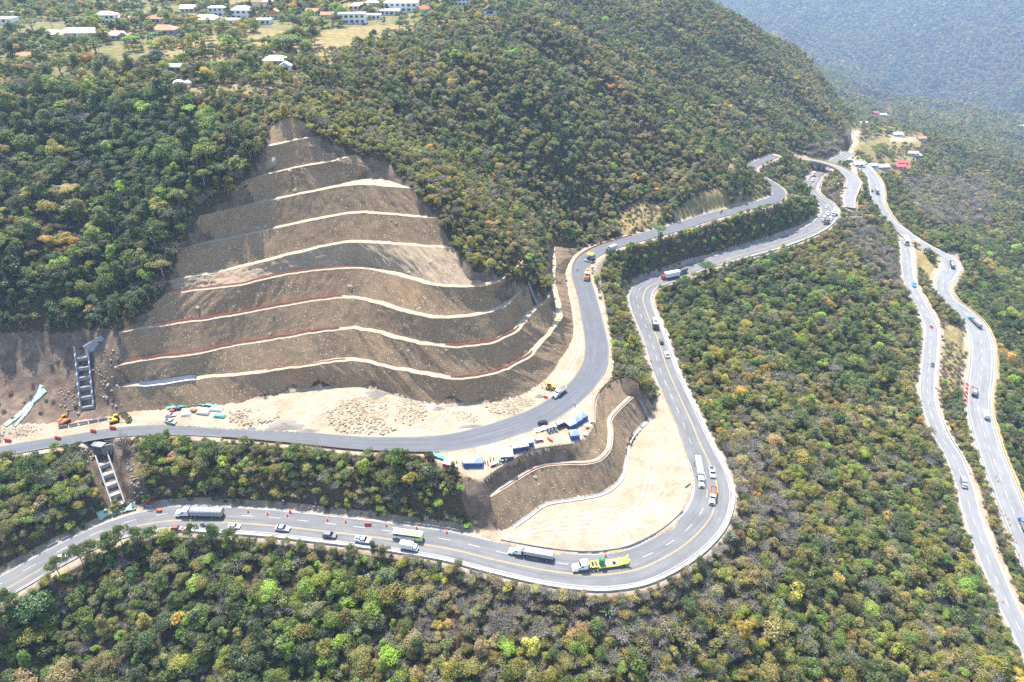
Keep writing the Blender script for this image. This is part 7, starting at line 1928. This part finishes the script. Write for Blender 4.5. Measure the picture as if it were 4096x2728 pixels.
tent(hit(2062, 1800), .25, 2.6, M_TENTP, M_TENTB, "pale blue awning left of the grey topped tent", open_front=True); tent(hit(2092, 1792), .25, 3.2, M_TENTC, M_TENTN, "grey topped tent between two blue awnings"); tent(hit(2118, 1780), .25, 2.4, M_TENTP, M_TENTB, "pale blue awning right of the grey topped tent", open_front=True)
tent(hit(2281, 1706), .62, 3.3, M_TENTP, M_TENTB, "front tent of the blue walled row of three", open_front=True); tent(hit(2303, 1692), .62, 3.3, M_TENTT, M_TENTB, "middle tent of the blue walled row of three"); tent(hit(2326, 1677), .62, 3.3, M_TENTT, M_TENTB, "rear tent of the blue walled row of three")
tent(hit(2296, 1748), .15, 3.2, M_TENTT, M_TENTB, "single blue tent with a grey top in front of the row of three")
tent(hit(1792, 1862), -.3, 2.7, M_WHITET, M_REDP, "white sun shade at the left end of the camp", open_front=True, h=1.9)
M_TOIL = simple("toilet_plastic", (.07, .12, .16), .5); M_TOILR = simple("toilet_roof", (.55, .58, .6), .5)
for x, y, lb in ((2194, 1727, "left of the three portable toilets"), (2206, 1723, "middle one of the three portable toilets"), (2220, 1720, "right of the three portable toilets")):
    r_ = empty("portable_toilet", tuple(hit(x, y)), .5); tag(r_, lb, "toilet", "portable toilets")
    part(r_, "cabin", M_TOIL, lambda m: m.box((0, 0, 1.05), (1.05, 1.05, 2.1))); part(r_, "roof", M_TOILR, lambda m: m.prism([(-.58, 2.1), (.58, 2.1), (.4, 2.32), (-.4, 2.32)], -.58, .58)); d_ = part(r_, "door", M_TOILR, lambda m: m.box((0, -.54, 1.0), (.7, .03, 1.8))); mb = MB(); mb.box((.28, -.57, 1.0), (.06, .04, .16)); mb.build("handle", M_BLACK, d_)
r_ = empty("tool_shed", tuple(hit(2240, 1706)), .6); tag(r_, "open grey shed with a pale roof between toilets and tents", "shed")
part(r_, "wall", M_WALLG, lambda m: (m.box((0, .8, 1.0), (3.2, .08, 2.0)), m.box((-1.6, 0, 1.0), (.08, 1.7, 2.0)), m.box((1.6, 0, 1.0), (.08, 1.7, 2.0)))); part(r_, "roof", M_TENTT, lambda m: m.box((0, 0, 2.08), (3.5, 2.1, .1))); part(r_, "shelf", M_REDP, lambda m: m.box((.7, .3, .6), (1.0, .6, 1.1)))
for x, y, mt, lb in ((1966, 1868, M_REDP, "red bin at the left of the bin row"), (1974, 1864, M_NAVY, "black bin in the bin row"), (1981, 1862, M_REDP, "red upright bin in the bin row"), (1990, 1858, M_TEAL, "bin with a teal lid in the bin row"), (2000, 1854, M_WHITET, "pale bin in the bin row"), (2010, 1850, M_NAVY, "dark bin at the right of the bin row"), (2024, 1846, M_REDP, "red crate rack beside the cream tent"), (2142, 1770, M_WHITET, "white bin right of the awnings"), (2150, 1768, M_NAVY, "dark bin right of the awnings"), (2159, 1766, M_REDP, "red bin right of the awnings"), (2168, 1764, M_REDP, "red bin at the end right of the awnings"), (1852, 1862, M_WHITET, "white water tank left of the twin tents"), (1826, 1872, M_WOOD, "wooden stool left of the twin tents")):
    p = hit(x, y); r_ = empty("waste_bin", tuple(p)); tag(r_, lb, "bin")
    part(r_, "body", mt, lambda m: m.cyl((0, 0, 0), (0, 0, 1.05), .38, .46, 10)); part(r_, "lid", M_WHITET if mt is not M_WHITET else M_NAVY, lambda m: m.dome((0, 0, 1.05), (.48, .48, .2), 10, 3))
for x, y, a_, lb in ((2364, 1690, .3, "stack of pale stones and sacks on the rim"), (2352, 1712, .8, "brown timber crate on the rim"), (2340, 1740, .4, "pale heap of sand bags on the rim")):
    p = hit(x, y); r_ = empty("site_materials", tuple(p), a_); tag(r_, lb, "materials")
    mt = M_WOOD if 'crate' in lb else M_WHITET
    part(r_, "slab", mt, lambda m: [m.box((rng.uniform(-.6, .6), rng.uniform(-.4, .4), .2 + .28 * k), (1.3 - .2 * k, .9, .26), rng.uniform(-.4, .4)) for k in range(3)])
# materials yard at left
for x, y, w_, d_, mt, lb in ((745, 1660, 3.6, 1.8, M_WHITET, "pallet under a white sheet in the materials yard"), (775, 1648, 2.6, 1.5, M_BRICK, "stack of dark reddish boards in the materials yard"), (812, 1655, 5.0, 1.8, M_METAL, "bundle of grey pipes in the materials yard"), (868, 1640, 5.0, 2.6, M_WHITET, "white sheeted stack in the materials yard"), (880, 1668, 4.6, 1.6, M_TEAL, "teal netting heap at the yard's right end"), (712, 1638, 2.4, 1.6, M_NAVY, "dark container box at the yard's left end"), (690, 1648, 1.8, 1.2, M_REDP, "red box at the yard's left end"), (760, 1630, 2.0, 1.4, M_WOOD, "timber stack behind the boards"), (660, 2040, 2.2, 1.2, M_REDP, "red generator by the parked dark red car") if False else (638, 2046, 1.8, 1.0, M_REDP, "red tool box beside the highway at left"), (660, 2010, 2.6, .6, M_CONC, "concrete slab beside the highway at left"), (598, 2030, 3.6, .5, M_METAL, "pair of metal beams beside the highway at left")):
    p = hit(x, y); r_ = empty("material_stack", tuple(p), rng.uniform(-.25, .25)); tag(r_, lb, "stack")
    for k in range(3): part(r_, "layer", mt, lambda m: m.box((rng.uniform(-.1, .1), rng.uniform(-.1, .1), .18 + .34 * k), (w_ * (1 - .08 * k), d_ * (1 - .1 * k), .32), rng.uniform(-.06, .06)))
# white tarp shelter on the plateau edge
r_ = empty("tarp_shelter", tuple(hit(738, 338)), .05); tag(r_, "white crumpled tarp shelter under the silvery tree", "shelter")
part(r_, "cover", M_WHITET, lambda m: (m.dome((-2.5, 0, 0), (3.2, 2.2, 2.2), 12, 4), m.dome((2.2, .3, 0), (3.4, 2.2, 1.9), 12, 4)))
# utility poles
for x, y, lb in ((738, 230, "wooden utility pole right of its twin"), (745, 224, "left leaning utility pole on the plateau"), (3352, 830, "white lamp post beside the far bend")):
    r_ = empty("utility_pole", tuple(hit(x, y))); tag(r_, lb, "pole"); part(r_, "pole", M_WOOD, lambda m: m.cyl((0, 0, -.5), (0, 0, 8.5), .16, .1, 7)); part(r_, "crossarm", M_WOOD, lambda m: m.box((0, 0, 7.9), (1.8, .12, .14)))
r_ = empty("sign_gantry", tuple(hit(3410, 905))); tag(r_, "white traffic gantry over the grey scrub by the far road", "gantry")
part(r_, "post", M_DRUMW, lambda m: (m.cyl((-4, 0, -1), (-4, 0, 7), .14, n=6), m.cyl((5, 0, -1), (5, 0, 7), .14, n=6))); part(r_, "beam", M_DRUMW, lambda m: m.box((.5, 0, 7), (9.4, .25, .3)))

# ------------------------------------------------------------------ stones and rubble
PILES = [([(1305, 1645), (1355, 1603), (1451, 1584), (1546, 1591), (1558, 1645), (1539, 1698), (1584, 1718), (1550, 1737), (1374, 1733), (1317, 1706)], 620, (.45, 1.25)),
 ([(1584, 1600), (1640, 1590), (1712, 1625), (1700, 1680), (1640, 1698), (1575, 1690)], 230, (.4, 1.1)),
 ([(915, 1640), (1000, 1632), (1137, 1645), (1100, 1682), (1040, 1702), (925, 1698)], 230, (.45, 1.3)),
 ([(1937, 1628), (2060, 1582), (2130, 1582), (2135, 1612), (2050, 1662), (1975, 1657)], 260, (.4, 1.0)),
 ([(1791, 1645), (1860, 1640), (1914, 1665), (1900, 1688), (1830, 1690)], 110, (.35, .8)),
 ([(0, 1720), (120, 1700), (180, 1720), (90, 1750), (0, 1760)], 70, (.4, .9)),
 ([(2400, 1480), (2450, 1430), (2452, 1500), (2420, 1560), (2390, 1575)], 60, (.3, .7)),
 ([(560, 1960), (620, 1990), (590, 2010), (540, 2000), (520, 1900), (490, 1850), (540, 1860)], 60, (.5, 1.5)),
 ([(330, 1420), (470, 1400), (520, 1600), (470, 1630), (390, 1600), (385, 1500)], 110, (.4, 1.6)),
 ([(220, 1560), (300, 1540), (330, 1640), (250, 1660)], 60, (.4, 1.2)),
 ([(310, 1800), (370, 1790), (390, 1840), (340, 1860), (290, 1840)], 40, (.5, 1.4))]
stones = []
for poly, cnt, (a_, b_) in PILES:
    P = np.array(poly, float); lo, hi = P.min(0), P.max(0); n_ = 0
    while n_ < cnt:
        x, y = rng.uniform(lo[0], hi[0]), rng.uniform(lo[1], hi[1])
        if not inpoly(np.array([x]), np.array([y]), poly)[0]: continue
        n_ += 1
        big_ = .5 + .5 * (y - lo[1]) / (hi[1] - lo[1] + 1)
        s = a_ + (b_ - a_) * rng.random() ** 2.2 * big_ * 1.2
        p = at(x, y, 14.9) if y > 1560 and y < 1745 and x > 850 and x < 2200 else hit(x, y)
        p[2] = ground_z(p[0], p[1])[0]
        stones.append((s, p, y))
stones.sort(key=lambda q: -q[0])
for s, p, y in stones[:240]:
    o = add_rock("boulder", (p[0], p[1], p[2] + s * .22), s, None, ROCKS if y < 1760 and p[0] > -130 else (ROCKS_D if rng.random() < .5 else ROCKS))
    if p[0] < -115: tag(o, "loose boulder on the bare slope around the two chutes", "boulder", "boulders around the chutes")
    elif y > 1600: tag(o, "pale boulder in the rubble heaps beside the new road", "boulder", "boulders in the rubble heaps")
    else: tag(o, "pale boulder near the foot of the terraced slope", "boulder", "boulders near the terraces")
# the small stones are one heap
V = []; F = []
base = [(np.array([tuple(v.co) for v in m.vertices]), [tuple(p.vertices) for p in m.polygons]) for m in [rock_mesh(40 + q, 1) for q in range(4)]]
small = [(s, p) for s, p, y in stones[240:]]
for k in range(900):
    q = stones[rng.randrange(len(stones))][1]; x, y = q[0] + rng.gauss(0, 1.6), q[1] + rng.gauss(0, 1.2)
    small.append((rng.uniform(.15, .4), np.array((x, y, ground_z(x, y)[0]))))
for s, p in small:
    bv, bf = base[rng.randrange(4)]; a_ = rng.uniform(0, 6.28); c_, s_ = math.cos(a_), math.sin(a_); n0 = len(V)
    for v in bv * s: V.append((p[0] + v[0] * c_ - v[1] * s_, p[1] + v[0] * s_ + v[1] * c_, p[2] + v[2] + s * .15))
    F += [tuple(i + n0 for i in f) for f in bf]
tag(mesh_obj("rubble", V, F, M_STONE), "pale broken rubble spread between the boulders", "rubble", kind="stuff")
# earth heaps
M_GRAVEL = simple("grey_gravel", (.22, .19, .165), .95, var=.2, scale=3); M_SANDH = simple("sand_heap", (.36, .29, .2), .95, var=.15, scale=2)
for x, y, rx, ry, h, mt, lb in ((1508, 1574, 5.5, 3.0, 1.6, M_GRAVEL, "grey gravel heap at the foot of the terraces"), (1140, 1702, 8.0, 3.6, 1.6, M_GRAVEL, "grey brown gravel heap beside the new road"), (1232, 1722, 5.0, 1.8, 1.0, M_GRAVEL, "low gravel heap right of the big grey one"), (1755, 1632, 3.0, 2.0, .9, M_GRAVEL, "small grey heap right of the boulders"), (1900, 1704, 9.0, 1.6, .8, M_GRAVEL, "long dark earth windrow along the new road"), (2158, 1584, 2.6, 1.8, 1.0, M_GRAVEL, "small brown heap by the backhoe"), (1060, 1660, 7, 4, 1.4, M_SANDH, "pale sand ramp beside the left boulder heap"), (1700, 1700, 6, 2.6, 1.0, M_SANDH, "sand heap right of the large boulder pile")):
    p = at(x, y, 14.9); mb = MB(); n_ = 22; V = []; F = []
    for j in range(7):
        f = j / 6
        for i in range(n_):
            a_ = 6.283 * i / n_; k = (1 - f) * (1 + .16 * math.sin(3 * a_ + x) + .1 * math.sin(7 * a_))
            V.append((p[0] + rx * k * math.cos(a_), p[1] + ry * k * math.sin(a_), ground_z(p[0], p[1])[0] - .3 + h * (1 - (1 - f) ** 1.3) + .12 * math.sin(5 * a_ + j)))
    for j in range(6):
        for i in range(n_): F.append((j * n_ + i, j * n_ + (i + 1) % n_, (j + 1) * n_ + (i + 1) % n_, (j + 1) * n_ + i))
    tag(mesh_obj("earth_heap", V, F, mt, None, True), lb, "heap")
# boulders along the inner side of the highway and around the pale chute
for k in range(46):
    x = rng.uniform(560, 1780); i_ = int(np.argmin(np.abs(pxL[:900] - x) + (pyL[:900] < 1900) * 1e4))
    q = ROAD_L[i_]; N_ = normals2(ROAD_L[max(0, i_ - 2):i_ + 3])[1]; d_ = q[3] + rng.uniform(1.6, 4.5)
    px1, py1 = q[0] + N_[0] * d_, q[1] + N_[1] * d_; s = rng.uniform(.6, 1.7)
    o = add_rock("boulder", (px1, py1, ground_z(px1, py1)[0] + s * .15), s, None, ROCKS_G if 'ROCKS_G' in globals() else ROCKS_D)
    _q = project(np.array([[px1, py1, ground_z(px1, py1)[0]]])); tag(o, "%s boulder on the bank foot %s" % ("large rough" if s > 1.2 else "small rough", where(_q[0][0], _q[1][0], _q[1][0])), "boulder", "boulders along the highway bank")

# ------------------------------------------------------------------ haze
def haze_box():
    mb = MB(); mb.box((600, 4100, 20), (17000, 9600, 1900))
    m = bpy.data.materials.new("haze"); m.use_nodes = True
    nt = m.node_tree; nt.nodes.clear()
    out = nt.nodes.new("ShaderNodeOutputMaterial"); v = nt.nodes.new("ShaderNodeVolumePrincipled")
    v.inputs["Color"].default_value = (.5, .72, 1.0, 1); v.inputs["Density"].default_value = HAZE_DENSITY; v.inputs["Anisotropy"].default_value = .25
    nt.links.new(v.outputs[0], out.inputs["Volume"])
    try:
        m.cycles.volume_sampling = 'DISTANCE'; m.cycles.homogeneous_volume = True
    except Exception: pass
    o = mb.build("haze", m); tag(o, "thin bluish haze filling the valley air", "haze", kind="stuff")
HAZE_DENSITY = 1.5e-4
haze_box()
